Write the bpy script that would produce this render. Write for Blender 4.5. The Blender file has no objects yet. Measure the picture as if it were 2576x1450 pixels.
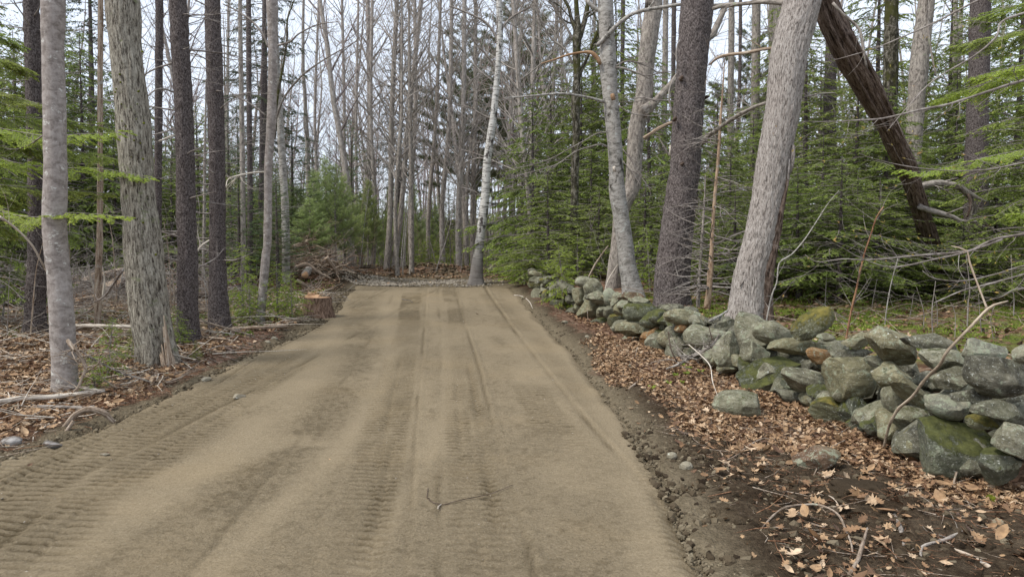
import bpy, bmesh, math, random
import numpy as np
from mathutils import Vector, Matrix
R = random.Random(7)
NR = np.random.default_rng(11)
C = bpy.context.scene.collection
PI = math.pi
# ---------------------------------------------------------------- camera model (a 2575 x 1450 reading of the photograph)
F, CX, CY, HY, EYE = 1839.0, 1287.5, 725.0, 630.0, 1.6
TH = math.atan((CY-HY)/F)
def ray(x, y):
    a, b = (x-CX)/F, (CY-y)/F
    return Vector((a, math.cos(TH)+b*math.sin(TH), -math.sin(TH)+b*math.cos(TH)))
def P(x, y, Z):
    d = ray(x, y); return Vector((0, 0, EYE)) + d*(Z/d.y)
def proj(p):
    v = Vector(p)-Vector((0, 0, EYE))
    f = v.y*math.cos(TH)-v.z*math.sin(TH); u = v.y*math.sin(TH)+v.z*math.cos(TH)
    return CX+F*v.x/f, CY-F*u/f
# ---------------------------------------------------------------- noise
def _h(ix, iy, iz, s):
    n = (ix*374761393+iy*668265263+iz*2147483647+s*974634777) & 0xffffffff
    n = ((n ^ (n >> 13))*1274126177) & 0xffffffff
    n = ((n ^ (n >> 16))*2246822519) & 0xffffffff
    return ((n ^ (n >> 15)) & 0xffff)/32767.5-1.0
def noise(p, s=0):
    p = np.asarray(p, float); f = np.floor(p).astype(np.int64); t = p-f; t = t*t*(3-2*t)
    x, y, z = f[..., 0], f[..., 1], f[..., 2]; o = 0
    for dx in (0, 1):
        wx = t[..., 0] if dx else 1-t[..., 0]
        for dy in (0, 1):
            wy = t[..., 1] if dy else 1-t[..., 1]
            for dz in (0, 1):
                wz = t[..., 2] if dz else 1-t[..., 2]
                o = o+wx*wy*wz*_h(x+dx, y+dy, z+dz, s)
    return o
def fbm(p, o=4, s=0):
    p = np.asarray(p, float); a, r = 1.0, 0
    for k in range(o):
        r = r+a*noise(p*(2.03**k)+k*7.3, s+k); a *= .5
    return r
def n2(x, y, f, o=3, s=0):
    x, y = np.broadcast_arrays(np.asarray(x, float), np.asarray(y, float))
    return fbm(np.stack([x*f, y*f, np.zeros_like(x)+.37], -1), o, s)
def ss(a, b, x):
    t = np.clip((np.asarray(x, float)-a)/(b-a), 0, 1); return t*t*(3-2*t)
# ---------------------------------------------------------------- plan of the place
RZ = [0, 3.6, 5.2, 7, 10.5, 14.6, 22.5, 30]
RX = [.9, .92, 1.02, 1.02, .87, .46, -.12, -.6]
LZ = [0, 5.5, 6.3, 7.3, 10.3, 13.1, 16, 19, 22.5, 30]
LX = [-3.9, -3.9, -3.8, -3.7, -3.75, -3.6, -3.85, -4.4, -4.75, -5.5]
WZ = [0, 3.5, 4.6, 5.05, 6.6, 8, 10, 11.2, 14.6, 16, 17, 24, 30]
WX = [3.2, 3.15, 3.1, 3.05, 2.9, 2.8, 2.24, 1.95, 1.55, .95, .62, .4, .3]
def er(y): return np.interp(y, RZ, RX)
def el(y): return np.interp(y, LZ, LX)
def ew(y): return np.interp(y, WZ, WX)
def Hb(x, y):
    x, y = np.broadcast_arrays(np.asarray(x, float), np.asarray(y, float))
    h = .5*ss(5, 24, y)-.03*np.clip(y-40, 0, 60)
    w = ew(y)
    h = h+.40*ss(.25, 1.3, x-w)*ss(60, 25, y)
    dr = x-er(y); dl = el(y)-x
    off = np.maximum(ss(.05, .7, dr), ss(.05, .9, dl))
    off = np.maximum(off, ss(22.3, 24, y))
    h = h+.10*ss(.2, 2.5, dl)+off*(n2(x, y, .45, 3, 3)*.07+n2(x, y, 1.7, 3, 5)*.028)
    h = h+off*n2(x, y, 7, 2, 8)*.010*(np.asarray(y) < 14)
    h = h+.07*np.exp(-((dr-.55)/.22)**2)*ss(12, 8, y)*.6+.09*np.exp(-((dr-.45)/.3)**2)*ss(8, 12, y)*ss(24, 20, y)
    h = h+.10*np.exp(-((dl-.55)/.35)**2)*ss(8, 12, y)*ss(26, 20, y)
    h = h+(.34+.2*n2(x, y, .8, 3, 21))*np.exp(-((y-31.5)/1.8)**2)
    h = h+.55*np.exp(-((x+7.2)/1.7)**2-((y-24.5)/2.6)**2)+.25*np.exp(-((x+5.9)/.9)**2-((y-25.5)/3)**2)
    h = h+.10*np.exp(-((x-2.35)/.35)**2-((y-4.3)/.45)**2)
    return h
def H(x, y): return float(Hb(x, y))
def G(x, y, zmin=2.5, zmax=80):
    lo = zmin
    Z = zmin; pz = zmin
    while Z < zmax:
        p = P(x, y, Z)
        if p.z <= H(p.x, p.y): break
        pz = Z; Z *= 1.03
    for _ in range(14):
        m = (pz+Z)/2; p = P(x, y, m)
        if p.z <= H(p.x, p.y): Z = m
        else: pz = m
    return P(x, y, Z)
# ---------------------------------------------------------------- mesh building
def mesh(name, V, Q=None, T=None, bc=None, tint=None, smooth=True, extra=None):
    V = np.asarray(V, np.float32).reshape(-1, 3)
    Q = np.zeros((0, 4), np.int32) if Q is None or len(Q) == 0 else np.asarray(Q, np.int32).reshape(-1, 4)
    T = np.zeros((0, 3), np.int32) if T is None or len(T) == 0 else np.asarray(T, np.int32).reshape(-1, 3)
    me = bpy.data.meshes.new(name)
    me.vertices.add(len(V)); me.vertices.foreach_set('co', V.ravel())
    nl = len(Q)*4+len(T)*3
    me.loops.add(nl); me.loops.foreach_set('vertex_index', np.concatenate([Q.ravel(), T.ravel()]))
    me.polygons.add(len(Q)+len(T))
    st = np.concatenate([np.arange(len(Q))*4, len(Q)*4+np.arange(len(T))*3]).astype(np.int32)
    me.polygons.foreach_set('loop_start', st)
    me.polygons.foreach_set('use_smooth', np.full(len(st), smooth, dtype=bool))
    me.update(calc_edges=True)
    if bc is not None:
        a = me.attributes.new('bc', 'FLOAT_VECTOR', 'POINT'); a.data.foreach_set('vector', np.asarray(bc, np.float32).ravel())
    if tint is not None:
        a = me.attributes.new('tint', 'FLOAT', 'POINT'); a.data.foreach_set('value', np.asarray(tint, np.float32).ravel())
    for k, v in (extra or {}).items():
        a = me.attributes.new(k, 'FLOAT', 'POINT'); a.data.foreach_set('value', np.asarray(v, np.float32).ravel())
    return me
def obj(name, me, m=None, parent=None, loc=None):
    o = bpy.data.objects.new(name, me); C.objects.link(o)
    if m is not None and len(me.materials) == 0:
        for q in (m if isinstance(m, (list, tuple)) else [m]): me.materials.append(q)
    if parent is not None: o.parent = parent
    if loc is not None: o.location = loc
    return o
def tag(o, label=None, cat=None, group=None, kind=None):
    if label: o['label'] = label
    if cat: o['category'] = cat
    if group: o['group'] = group
    if kind: o['kind'] = kind
    return o
def empty(name, loc, label, cat, group=None):
    o = bpy.data.objects.new(name, None); C.objects.link(o); o.location = loc; o.empty_display_size = .2
    return tag(o, label, cat, group)
class MB:
    def __init__(s): s.v = []; s.q = []; s.t = []; s.b = []; s.c = []; s.n = 0
    def add(s, V, Q=None, T=None, bc=None, tint=0.5):
        V = np.asarray(V, float).reshape(-1, 3)
        if Q is not None and len(Q): s.q.append(np.asarray(Q).reshape(-1, 4)+s.n)
        if T is not None and len(T): s.t.append(np.asarray(T).reshape(-1, 3)+s.n)
        s.v.append(V); s.b.append(V if bc is None else np.asarray(bc).reshape(-1, 3))
        s.c.append(np.broadcast_to(np.asarray(tint, float).ravel(), (len(V),)) if np.ndim(tint) == 0 or np.size(tint) == 1 else np.asarray(tint).ravel())
        s.n += len(V)
    def mesh(s, name, origin=None, smooth=True):
        V = np.concatenate(s.v); b = np.concatenate(s.b)
        if origin is not None: V = V-np.array(origin)
        return mesh(name, V, np.concatenate(s.q) if s.q else None, np.concatenate(s.t) if s.t else None, b, np.concatenate(s.c), smooth)
def catmull(pts, step):
    """pts: list of (x,y,z,r) -> resampled array along a smooth curve"""
    A = np.array(pts, float)
    if len(A) < 3:
        n = max(2, int(np.linalg.norm(A[-1, :3]-A[0, :3])/step)+1)
        t = np.linspace(0, 1, n)[:, None]; return A[0]*(1-t)+A[-1]*t
    B = np.vstack([2*A[0]-A[1], A, 2*A[-1]-A[-2]]); out = []
    for i in range(1, len(B)-2):
        p0, p1, p2, p3 = B[i-1:i+3]
        n = max(1, int(np.linalg.norm(p2[:3]-p1[:3])/step))
        t = (np.arange(n)/n)[:, None]
        out.append(.5*((2*p1)+(p2-p0)*t+(2*p0-5*p1+4*p2-p3)*t*t+(3*p1-p0-3*p2+p3)*t**3))
    out.append(A[-1:]); out = np.vstack(out); out[:, 3] = np.maximum(out[:, 3], A[:, 3].min()*.8); return out
def tube(mb, pts, k=8, step=.1, disp=None, cap=True, resample=True, tint=.5):
    A = catmull(pts, step) if resample else np.array(pts, float)
    Pn, r = A[:, :3], A[:, 3]; n = len(A)
    T = np.gradient(Pn, axis=0); T /= np.linalg.norm(T, axis=1)[:, None]+1e-9
    ref = np.array([0, 1., 0]) if abs(T[0, 1]) < .8 else np.array([1., 0, 0])
    U = np.zeros_like(T); u = ref-T[0]*ref.dot(T[0])
    for i in range(n):
        u = u-T[i]*u.dot(T[i]); u = u/np.linalg.norm(u); U[i] = u
    W = np.cross(T, U)
    L = np.concatenate([[0], np.cumsum(np.linalg.norm(np.diff(Pn, axis=0), axis=1))])
    th = np.arange(k)*2*PI/k
    rr = r.mean()
    bc = np.stack([np.broadcast_to(np.cos(th)*rr, (n, k)), np.broadcast_to(np.sin(th)*rr, (n, k)), np.broadcast_to(L[:, None], (n, k))], -1)
    bc = bc+np.array([Pn[0, 0]*3.1, Pn[0, 1]*2.3, 0])
    rad = np.broadcast_to(r[:, None], (n, k)).copy()
    if disp is not None: rad = rad+disp(bc, rad, th, L[:, None])
    V = Pn[:, None]+(np.cos(th)[None, :, None]*U[:, None]+np.sin(th)[None, :, None]*W[:, None])*rad[..., None]
    i = np.arange(n-1)[:, None]*k; j = np.arange(k)[None]; j2 = (j+1) % k
    Q = np.stack([i+j, i+j2, i+k+j2, i+k+j], -1).reshape(-1, 4)
    V = V.reshape(-1, 3); bc = bc.reshape(-1, 3); Tt = []
    if cap:
        V = np.vstack([V, Pn[0], Pn[-1]]); bc = np.vstack([bc, bc[0]*0+[0, 0, 0]+bc[0], bc[-1]])
        c0, c1 = n*k, n*k+1
        Tt = [(c0, (a+1) % k, a) for a in range(k)]+[(c1, (n-1)*k+a, (n-1)*k+(a+1) % k) for a in range(k)]
    mb.add(V, Q, Tt, bc, tint); return A
def segs(mb, S, k=3, tint=.5):
    """S: rows (p0xyz, p1xyz, r0, r1): tapered prisms"""
    if len(S) == 0: return
    S = np.asarray(S, float); a, b, r0, r1 = S[:, :3], S[:, 3:6], S[:, 6], S[:, 7]
    d = b-a; d /= np.linalg.norm(d, axis=1)[:, None]+1e-9
    ref = np.where(np.abs(d[:, 2:3]) < .9, np.array([[0, 0, 1.]]), np.array([[1., 0, 0]]))
    u = np.cross(d, ref); u /= np.linalg.norm(u, axis=1)[:, None]+1e-9; w = np.cross(d, u)
    th = np.arange(k)*2*PI/k
    o = np.cos(th)[None, :, None]*u[:, None]+np.sin(th)[None, :, None]*w[:, None]
    V = np.concatenate([a[:, None]+o*r0[:, None, None], b[:, None]+o*r1[:, None, None]], 1)
    j = np.arange(k); j2 = (j+1) % k
    q = np.stack([j, j2, k+j2, k+j], -1)[None]+np.arange(len(S))[:, None, None]*2*k
    mb.add(V, q.reshape(-1, 4), None, None, tint if np.ndim(tint) == 0 else np.repeat(tint, 2*k))
def blades(mb, p, d, n, L, w, tint):
    """flat rhombs at p (N,3) along d with normal n"""
    d = d/(np.linalg.norm(d, axis=1)[:, None]+1e-9)
    s = np.cross(d, n); s /= np.linalg.norm(s, axis=1)[:, None]+1e-9
    L = np.broadcast_to(L, (len(p),))[:, None]; w = np.broadcast_to(w, (len(p),))[:, None]
    V = np.stack([p, p+d*L*.45+s*w*.5, p+d*L, p+d*L*.45-s*w*.5], 1)
    Q = np.arange(len(p)*4).reshape(-1, 4)
    mb.add(V, Q, None, None, np.repeat(np.broadcast_to(tint, (len(p),)), 4))
def rotm(yaw, pitch, roll):
    cy, sy, cp, sp, cr, sr = np.cos(yaw), np.sin(yaw), np.cos(pitch), np.sin(pitch), np.cos(roll), np.sin(roll)
    z = np.zeros_like(cy); o = z+1
    Z = np.stack([cy, -sy, z, sy, cy, z, z, z, o], -1).reshape(-1, 3, 3)
    Y = np.stack([cp, z, sp, z, o, z, -sp, z, cp], -1).reshape(-1, 3, 3)
    X = np.stack([o, z, z, z, cr, -sr, z, sr, cr], -1).reshape(-1, 3, 3)
    return Z @ Y @ X
def scatter(mb, TV, TQ, TT, pos, rot, sc, tint=.5):
    sc = np.asarray(sc, float); sc = sc[:, None, None] if sc.ndim == 1 else sc[:, None, :]
    V = np.einsum('nij,nkj->nki', rot, TV[None]*sc)+pos[:, None]
    n, k = len(pos), len(TV); off = np.arange(n)[:, None, None]*k
    Q = (np.asarray(TQ)[None]+off).reshape(-1, 4) if TQ is not None and len(TQ) else None
    T = (np.asarray(TT)[None]+off).reshape(-1, 3) if TT is not None and len(TT) else None
    mb.add(V, Q, T, None, np.repeat(np.broadcast_to(tint, (n,)), k))
_ico = {}
def ico(s):
    if s not in _ico:
        b = bmesh.new(); bmesh.ops.create_icosphere(b, subdivisions=s, radius=1)
        V = np.array([v.co[:] for v in b.verts]); T = np.array([[v.index for v in f.verts] for f in b.faces]); b.free()
        _ico[s] = (V, T)
    return _ico[s]
# ---------------------------------------------------------------- materials
class N:
    def __init__(s, name, rough=.9, spec=.15):
        s.m = bpy.data.materials.new(name); s.m.use_nodes = True; s.t = s.m.node_tree
        s.b = s.t.nodes['Principled BSDF']; s.b.inputs['Roughness'].default_value = rough
        s.b.inputs['Specular IOR Level'].default_value = spec
    def n(s, ty, **k):
        q = s.t.nodes.new('ShaderNode'+ty)
        for a, v in k.items():
            if a[0] == '_': setattr(q, a[1:], v)
            else: s.set(q.inputs[a.replace('__', ' ')], v)
        return q
    def set(s, i, v):
        if hasattr(v, 'is_output') or isinstance(v, bpy.types.NodeSocket): s.t.links.new(v, i)
        else: i.default_value = v
    def coord(s, w='Object'): return s.n('TexCoord').outputs[w]
    def attr(s, a, o='Vector'): return s.n('Attribute', _attribute_name=a).outputs[o]
    def map(s, v, sc, rot=None):
        q = s.n('Mapping', Vector=v, Scale=sc)
        if rot: q.inputs['Rotation'].default_value = rot
        return q.outputs[0]
    def noise(s, v, sc, det=4, r=.55, dist=0):
        return s.n('TexNoise', Vector=v, Scale=sc, Detail=det, Roughness=r, Distortion=dist).outputs[0]
    def vor(s, v, sc, f='F1', o='Distance', rnd=1):
        return s.n('TexVoronoi', _feature=f, Vector=v, Scale=sc, Randomness=rnd).outputs[o]
    def ramp(s, f, *st):
        q = s.n('ValToRGB', Fac=f); e = q.color_ramp.elements
        while len(e) < len(st): e.new(.5)
        for i, (p, c) in enumerate(st):
            e[i].position = p; e[i].color = (*c, 1) if hasattr(c, '__len__') else (c, c, c, 1)
        return q.outputs[0]
    def mix(s, f, a, b, t='MIX'):
        q = s.n('Mix', _data_type='RGBA', _blend_type=t)
        s.set(q.inputs[0], f)
        for i, v in ((6, a), (7, b)): s.set(q.inputs[i], (*v, 1) if isinstance(v, tuple) and len(v) == 3 else v)
        return q.outputs[2]
    def math(s, op, a, b=0, c=None):
        q = s.n('Math', _operation=op); s.set(q.inputs[0], a); s.set(q.inputs[1], b)
        if c is not None: s.set(q.inputs[2], c)
        return q.outputs[0]
    def up(s): return s.n('SeparateXYZ', Vector=s.n('NewGeometry').outputs['Normal']).outputs[2]
    def col(s, c): s.set(s.b.inputs['Base Color'], c); return s
    def bump(s, h, dist=.01, st=1, n=None):
        q = s.n('Bump', Height=h, Distance=dist, Strength=st)
        if n is not None: s.t.links.new(n, q.inputs['Normal'])
        s.t.links.new(q.outputs[0], s.b.inputs['Normal']); return q.outputs[0]
M = {}
def bark(name, lo, mid, hi, sx=22, sz=4, bd=.012, lich=None, lt=.62, moss=None, mt=.6, fine=90, lsc=7):
    m = N(name); v = m.attr('bc')
    big = m.noise(m.map(v, (sx, sx, sz)), 1, 6, .65, .6)
    fn = m.noise(m.map(v, (fine, fine, fine*.45)), 1, 3)
    h = m.math('MULTIPLY_ADD', fn, .35, big)
    c = m.ramp(h, (.53, lo), (.66, mid), (.82, hi))
    pt = m.noise(v, 2.1, 3)
    c = m.mix(m.ramp(pt, (.3, 0.0), (.7, .5)), c, m.mix(1.0, c, (.72, .68, .66), 'MULTIPLY'))
    if lich: c = m.mix(m.ramp(m.noise(v, lsc, 5, .7), (lt, 0.0), (lt+.05, .85)), c, lich)
    if moss: c = m.mix(m.ramp(m.noise(m.map(v, (1, 1, .5)), 3.3, 6, .75), (mt, 0.0), (mt+.06, .9)), c, moss)
    m.col(c); m.bump(h, bd, 1.0); M[name] = m.m; return m
bark('bark_maple', (.19, .165, .145), (.29, .255, .23), (.38, .345, .315), 11, 16, .006, (.56, .55, .50), .60, fine=60, lsc=11)
bark('bark_furrowed', (.045, .036, .028), (.25, .225, .18), (.44, .41, .34), 55, 8, .026, (.20, .21, .12), .60, (.10, .045, .025), .66)
bark('bark_spruce', (.026, .020, .018), (.088, .072, .067), (.19, .165, .155), 60, 34, .013, (.26, .26, .25), .70, (.15, .06, .035), .70)
bark('bark_pine', (.028, .022, .020), (.105, .088, .082), (.22, .19, .18), 52, 26, .018, (.30, .29, .28), .68, fine=70)
bark('bark_shaggy', (.08, .065, .055), (.325, .29, .26), (.48, .44, .40), 80, 11, .020, (.42, .40, .34), .70, fine=80)
bark('bark_grey', (.11, .095, .08), (.26, .23, .20), (.40, .36, .31), 26, 9, .012, (.24, .26, .17), .62)
bark('bark_far', (.20, .175, .15), (.33, .295, .26), (.46, .42, .38), 14, 8, .004)  # paler bark for distant trees, a hazy lift put into the colour
bark('bark_twig', (.13, .11, .095), (.24, .21, .185), (.36, .33, .30), 12, 6, .002, (.34, .36, .28), .66)
bark('bark_purple', (.16, .13, .125), (.28, .235, .225), (.38, .33, .31), 12, 6, .002)
bark('bark_mossdark', (.02, .018, .012), (.05, .045, .03), (.22, .20, .16), 18, 7, .01, (.30, .29, .24), .66, (.055, .055, .015), .50)
bark('bark_dead', (.13, .085, .055), (.33, .25, .18), (.50, .42, .33), 40, 3, .004, (.36, .35, .32), .60)
bark('bark_rot', (.030, .020, .015), (.12, .083, .063), (.24, .185, .15), 34, 6, .03, (.20, .18, .16), .72)
bark('bark_stump', (.05, .03, .02), (.17, .11, .075), (.29, .20, .15), 36, 9, .02)
bark('bark_sap', (.16, .10, .065), (.34, .24, .16), (.50, .38, .27), 40, 9, .004, (.30, .28, .24), .58)
bark('bark_orange', (.14, .075, .04), (.29, .175, .095), (.40, .28, .18), 40, 4, .004)
bark('stick', (.12, .09, .06), (.26, .20, .15), (.42, .36, .29), 60, 6, .002, (.33, .36, .27), .64)
bark('stick_pale', (.17, .13, .09), (.36, .29, .21), (.50, .43, .33), 40, 5, .002, (.14, .11, .08), .60)
bark('stick_red', (.08, .035, .02), (.20, .10, .055), (.36, .22, .13), 50, 6, .003)
bark('bleached', (.30, .26, .21), (.52, .46, .38), (.68, .62, .53), 40, 3, .003)
# beech with a dark weathered streak
m = bark('bark_beech', (.15, .14, .12), (.32, .30, .27), (.44, .42, .38), 10, 18, .006, (.46, .46, .42), .60, (.035, .03, .022), .57)
# birch
m = N('bark_birch'); v = m.attr('bc')
ln = m.noise(m.map(v, (5, 5, 34)), 1, 4, .6); bl = m.noise(m.map(v, (6, 6, 2.2)), 1, 4, .7)
c = m.ramp(ln, (.37, (.09, .08, .07)), (.48, (.50, .48, .44)), (.8, (.62, .60, .56)))
c = m.mix(m.ramp(bl, (.56, 0.0), (.62, 1.0)), c, (.07, .06, .055))
zz = m.n('SeparateXYZ', Vector=v).outputs[2]
c = m.mix(m.ramp(m.math('MULTIPLY', zz, .2), (.16, .85), (.42, 0.0)), c, (.15, .13, .115))
m.col(c); m.bump(ln, .004); M['birch'] = m.m
# foliage
def foliage(name, a, b, tip, tr=.42):
    m = N(name, .75, .2); t = m.attr('tint', 'Fac')
    r = m.n('ObjectInfo').outputs['Random']
    c = m.ramp(t, (0.0, a), (.6, b), (1.0, tip))
    c = m.mix(m.ramp(r, (0, 0.0), (1, .35)), c, m.mix(1.0, c, (1.15, .85, .8), 'MULTIPLY'))
    m.col(c)
    q = m.n('BsdfTranslucent', Color=c); s = m.n('MixShader'); s.inputs[0].default_value = tr
    m.t.links.new(m.b.outputs[0], s.inputs[1]); m.t.links.new(q.outputs[0], s.inputs[2])
    m.t.links.new(s.outputs[0], m.t.nodes['Material Output'].inputs[0]); M[name] = m.m
foliage('hemlock', (.105, .145, .035), (.27, .36, .08), (.50, .60, .15))
foliage('hemlock_bright', (.17, .25, .035), (.34, .46, .07), (.50, .60, .13))
foliage('spruce', (.045, .06, .035), (.09, .12, .06), (.14, .18, .08))
foliage('fir', (.065, .11, .045), (.15, .24, .085), (.27, .38, .13))
foliage('pine', (.20, .26, .10), (.37, .47, .18), (.52, .60, .27))
foliage('white_pine', (.09, .11, .055), (.16, .19, .09), (.24, .26, .13))
foliage('grass', (.12, .17, .03), (.22, .31, .05), (.34, .43, .09))
foliage('buds', (.25, .09, .07), (.34, .16, .12), (.45, .30, .14))
foliage('bud_yellow', (.35, .28, .06), (.40, .36, .10), (.45, .28, .12))
# dead leaves
m = N('dead_leaf', .7, .25); t = m.attr('tint', 'Fac')
c = m.ramp(t, (0, (.035, .02, .013)), (.25, (.10, .052, .03)), (.5, (.23, .13, .065)), (.75, (.42, .27, .145)), (1, (.60, .45, .30)))
c = m.mix(m.ramp(m.noise(m.coord(), 35, 4), (.35, 0.0), (.65, .6)), c, (.12, .075, .045))
m.col(c); M['dead_leaf'] = m.m
# stones
def stone(name, a, b, c3, moss=.0, yel=0, lich=.55, bd=.02):
    m = N(name, .92, .1); v = m.coord(); v = m.n('VectorMath', _operation='ADD').outputs[0] if False else v
    rnd = m.n('ObjectInfo').outputs['Random']
    off = m.n('CombineXYZ', X=m.math('MULTIPLY', rnd, 37), Y=m.math('MULTIPLY', rnd, 91), Z=rnd).outputs[0]
    q = m.n('VectorMath', _operation='ADD'); m.t.links.new(v, q.inputs[0]); m.t.links.new(off, q.inputs[1]); v = q.outputs[0]
    h = m.noise(v, 6, 9, .72, .4); g = m.noise(m.map(v, (10, 10, 38)), 1, 4, .6)
    c = m.ramp(h, (.36, a), (.5, b), (.64, c3))
    c = m.mix(m.ramp(g, (.38, .55), (.62, 0.0)), c, a)
    sp = m.noise(v, 70, 2); c = m.mix(m.ramp(sp, (.58, 0.0), (.68, .4)), c, (.42, .42, .37))
    li = m.noise(v, 12, 6, .72); c = m.mix(m.ramp(li, (lich, 0.0), (lich+.05, .75)), c, (.34, .37, .27))
    li2 = m.noise(v, 27, 4, .7); c = m.mix(m.ramp(li2, (.64, 0.0), (.68, .8)), c, (.60, .62, .55))
    gr = m.noise(v, 3.0, 4, .6); c = m.mix(m.ramp(gr, (.42, 0.0), (.66, .38)), c, (.15, .15, .08))
    up = m.up()
    ms = m.math('MULTIPLY_ADD', m.noise(v, 6, 8, .75), 1.5, m.math('MULTIPLY_ADD', up, .42, moss-1.0))
    ms = m.math('MULTIPLY_ADD', m.noise(v, 30, 5, .75), 1.0, m.math('SUBTRACT', ms, .50)); mk = m.ramp(ms, (.14, 0.0), (.32, .9))
    mc = m.ramp(m.noise(v, 14, 4), (.35, (.045, .05, .014)), (.65, (.19, .155, .035) if yel else (.105, .11, .03)))
    c = m.mix(mk, c, mc)
    m.col(c)
    hh = m.math('MULTIPLY_ADD', m.noise(v, 38, 6, .7), .4, h); hh = m.math('MULTIPLY_ADD', g, .25, hh); hh = m.math('MULTIPLY_ADD', mk, .25, hh)
    m.bump(hh, bd*1.6); M[name] = m.m
stone('stone_grey', (.08, .075, .05), (.235, .22, .155), (.40, .38, .29), -.08)
stone('stone_dark', (.05, .047, .036), (.15, .142, .105), (.28, .265, .205), -.15, lich=.6)
stone('stone_olive', (.10, .09, .055), (.23, .205, .125), (.34, .31, .21), -.12)
stone('stone_pale', (.13, .13, .105), (.31, .295, .22), (.46, .44, .345), -.15, lich=.5)
stone('stone_moss', (.08, .085, .06), (.15, .155, .115), (.28, .27, .19), .32)
stone('stone_yellow', (.09, .09, .055), (.17, .165, .10), (.30, .28, .17), .36, 1)
stone('stone_brown', (.07, .045, .03), (.17, .11, .07), (.27, .20, .14), -.2)
stone('stone_rust', (.15, .08, .035), (.30, .17, .075), (.36, .25, .14), -.2)
stone('stone_tan', (.22, .19, .14), (.33, .29, .22), (.42, .38, .30), -.9, lich=.75)
# soils
m = N('forest_floor', .95, .05); v = m.coord(); so = m.attr('soil', 'Fac'); gr = m.attr('green', 'Fac')
a = m.vor(v, 16, o='Color'); av = m.n('SeparateColor', Color=a).outputs[0]
lf = m.ramp(av, (0, (.06, .032, .02)), (.35, (.15, .08, .05)), (.7, (.25, .15, .10)), (1, (.34, .23, .16)))
lf = m.mix(m.ramp(m.noise(v, 1.1, 4), (.35, 0.0), (.65, .6)), lf, (.07, .045, .028))
sn = m.noise(v, 22, 6, .7); sl = m.ramp(sn, (.3, (.035, .025, .016)), (.5, (.075, .055, .036)), (.72, (.13, .10, .066)))
sl = m.mix(m.ramp(m.noise(v, 1.6, 4), (.4, 0.0), (.6, .8)), sl, m.mix(1.0, sl, (.45, .40, .36), 'MULTIPLY'))
tan = m.attr('tan', 'Fac')
sl = m.mix(tan, sl, m.ramp(sn, (.3, (.13, .105, .066)), (.7, (.27, .22, .145))))
c = m.mix(so, lf, sl)
gm = m.math('MULTIPLY', gr, m.ramp(m.noise(v, 2.5, 5, .7), (.42, 0.0), (.56, 1.0)))
c = m.mix(gm, c, m.ramp(m.noise(v, 50, 3), (.35, (.09, .10, .025)), (.65, (.19, .22, .05))))
m.col(c)
h = m.math('MULTIPLY_ADD', m.vor(v, 55), .5, m.noise(v, 30, 6, .7)); m.bump(h, .03); M['floor'] = m.m
m = N('graded_dirt', .95, .06); v = m.coord(); shm = m.attr('soil_shade', 'Fac'); rg = m.attr('rough', 'Fac')
f = m.noise(v, 60, 7, .72); g = m.noise(v, 1.3, 4)
c = m.ramp(f, (.28, (.150, .117, .073)), (.5, (.230, .183, .118)), (.75, (.295, .238, .157)))
c = m.mix(m.ramp(g, (.35, 0.0), (.7, .35)), c, m.mix(1.0, c, (.80, .80, .80), 'MULTIPLY'))
c = m.mix(shm, c, m.ramp(f, (.3, (.055, .040, .022)), (.7, (.11, .084, .048))))  # painted groove shade and darker disturbed soil, mixed in as dirt colour
c = m.mix(m.ramp(m.noise(v, 170, 2), (.66, 0.0), (.72, .7)), c, (.42, .38, .30))
c = m.mix(m.ramp(m.math('MULTIPLY_ADD', rg, -.12, m.noise(v, 95, 4, .65)), (.28, .6), (.37, 0.0)), c, (.10, .078, .048))
c = m.mix(m.ramp(m.noise(v, .7, 3), (.52, 0.0), (.66, .14)), c, (.30, .22, .12))
m.col(c)
lug = m.attr('lug', 'Fac')
h = m.math('MULTIPLY', m.noise(v, 45, 6, .72), m.math('MULTIPLY_ADD', rg, 1.1, .28)); m.bump(h, .024); M['road'] = m.m
m = N('crushed_stone', .9); c = m.ramp(m.noise(m.coord(), 5, 3), (.3, (.16, .15, .135)), (.7, (.36, .34, .31)))
t = m.attr('tint', 'Fac'); c = m.ramp(t, (0, (.10, .08, .06)), (1, (.36, .315, .25))); m.col(c); M['gravel'] = m.m
m = N('clod', .95, .05); t = m.attr('tint', 'Fac'); c = m.ramp(t, (0, (.028, .02, .013)), (.5, (.085, .065, .042)), (1, (.24, .20, .135)))
m.col(c); m.bump(m.noise(m.coord(), 80, 4), .01); M['clod'] = m.m
m = N('moss', .95, .05); c = m.ramp(m.noise(m.coord(), 40, 4), (.3, (.04, .05, .008)), (.7, (.16, .17, .02))); m.col(c); m.bump(m.noise(m.coord(), 120, 3), .01); M['moss'] = m.m
m = N('cut_wood', .8); d = m.n('VectorMath', _operation='LENGTH', Vector=m.attr('bc')).outputs['Value']
c = m.mix(m.ramp(m.noise(m.coord(), 9, 4), (.35, 0.0), (.7, .6)), (.48, .31, .18), (.30, .15, .08)); m.col(c); m.bump(m.noise(m.coord(), 40, 3), .006); M['cut'] = m.m
m = N('rubber', .7, .3); m.col((.035, .034, .033, 1)); M['rubber'] = m.m
m = N('rust', .85); m.col(m.ramp(m.noise(m.coord(), 12, 5), (.3, (.05, .035, .03)), (.7, (.16, .09, .06)))); M['rust'] = m.m
m = N('white_rock', .8); c = m.ramp(m.noise(m.coord(), 9, 5, .6), (.42, (.10, .085, .07)), (.54, (.26, .24, .22)), (.85, (.50, .48, .46))); m.col(c); m.bump(m.noise(m.coord(), 9, 5), .03); M['white'] = m.m
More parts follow.
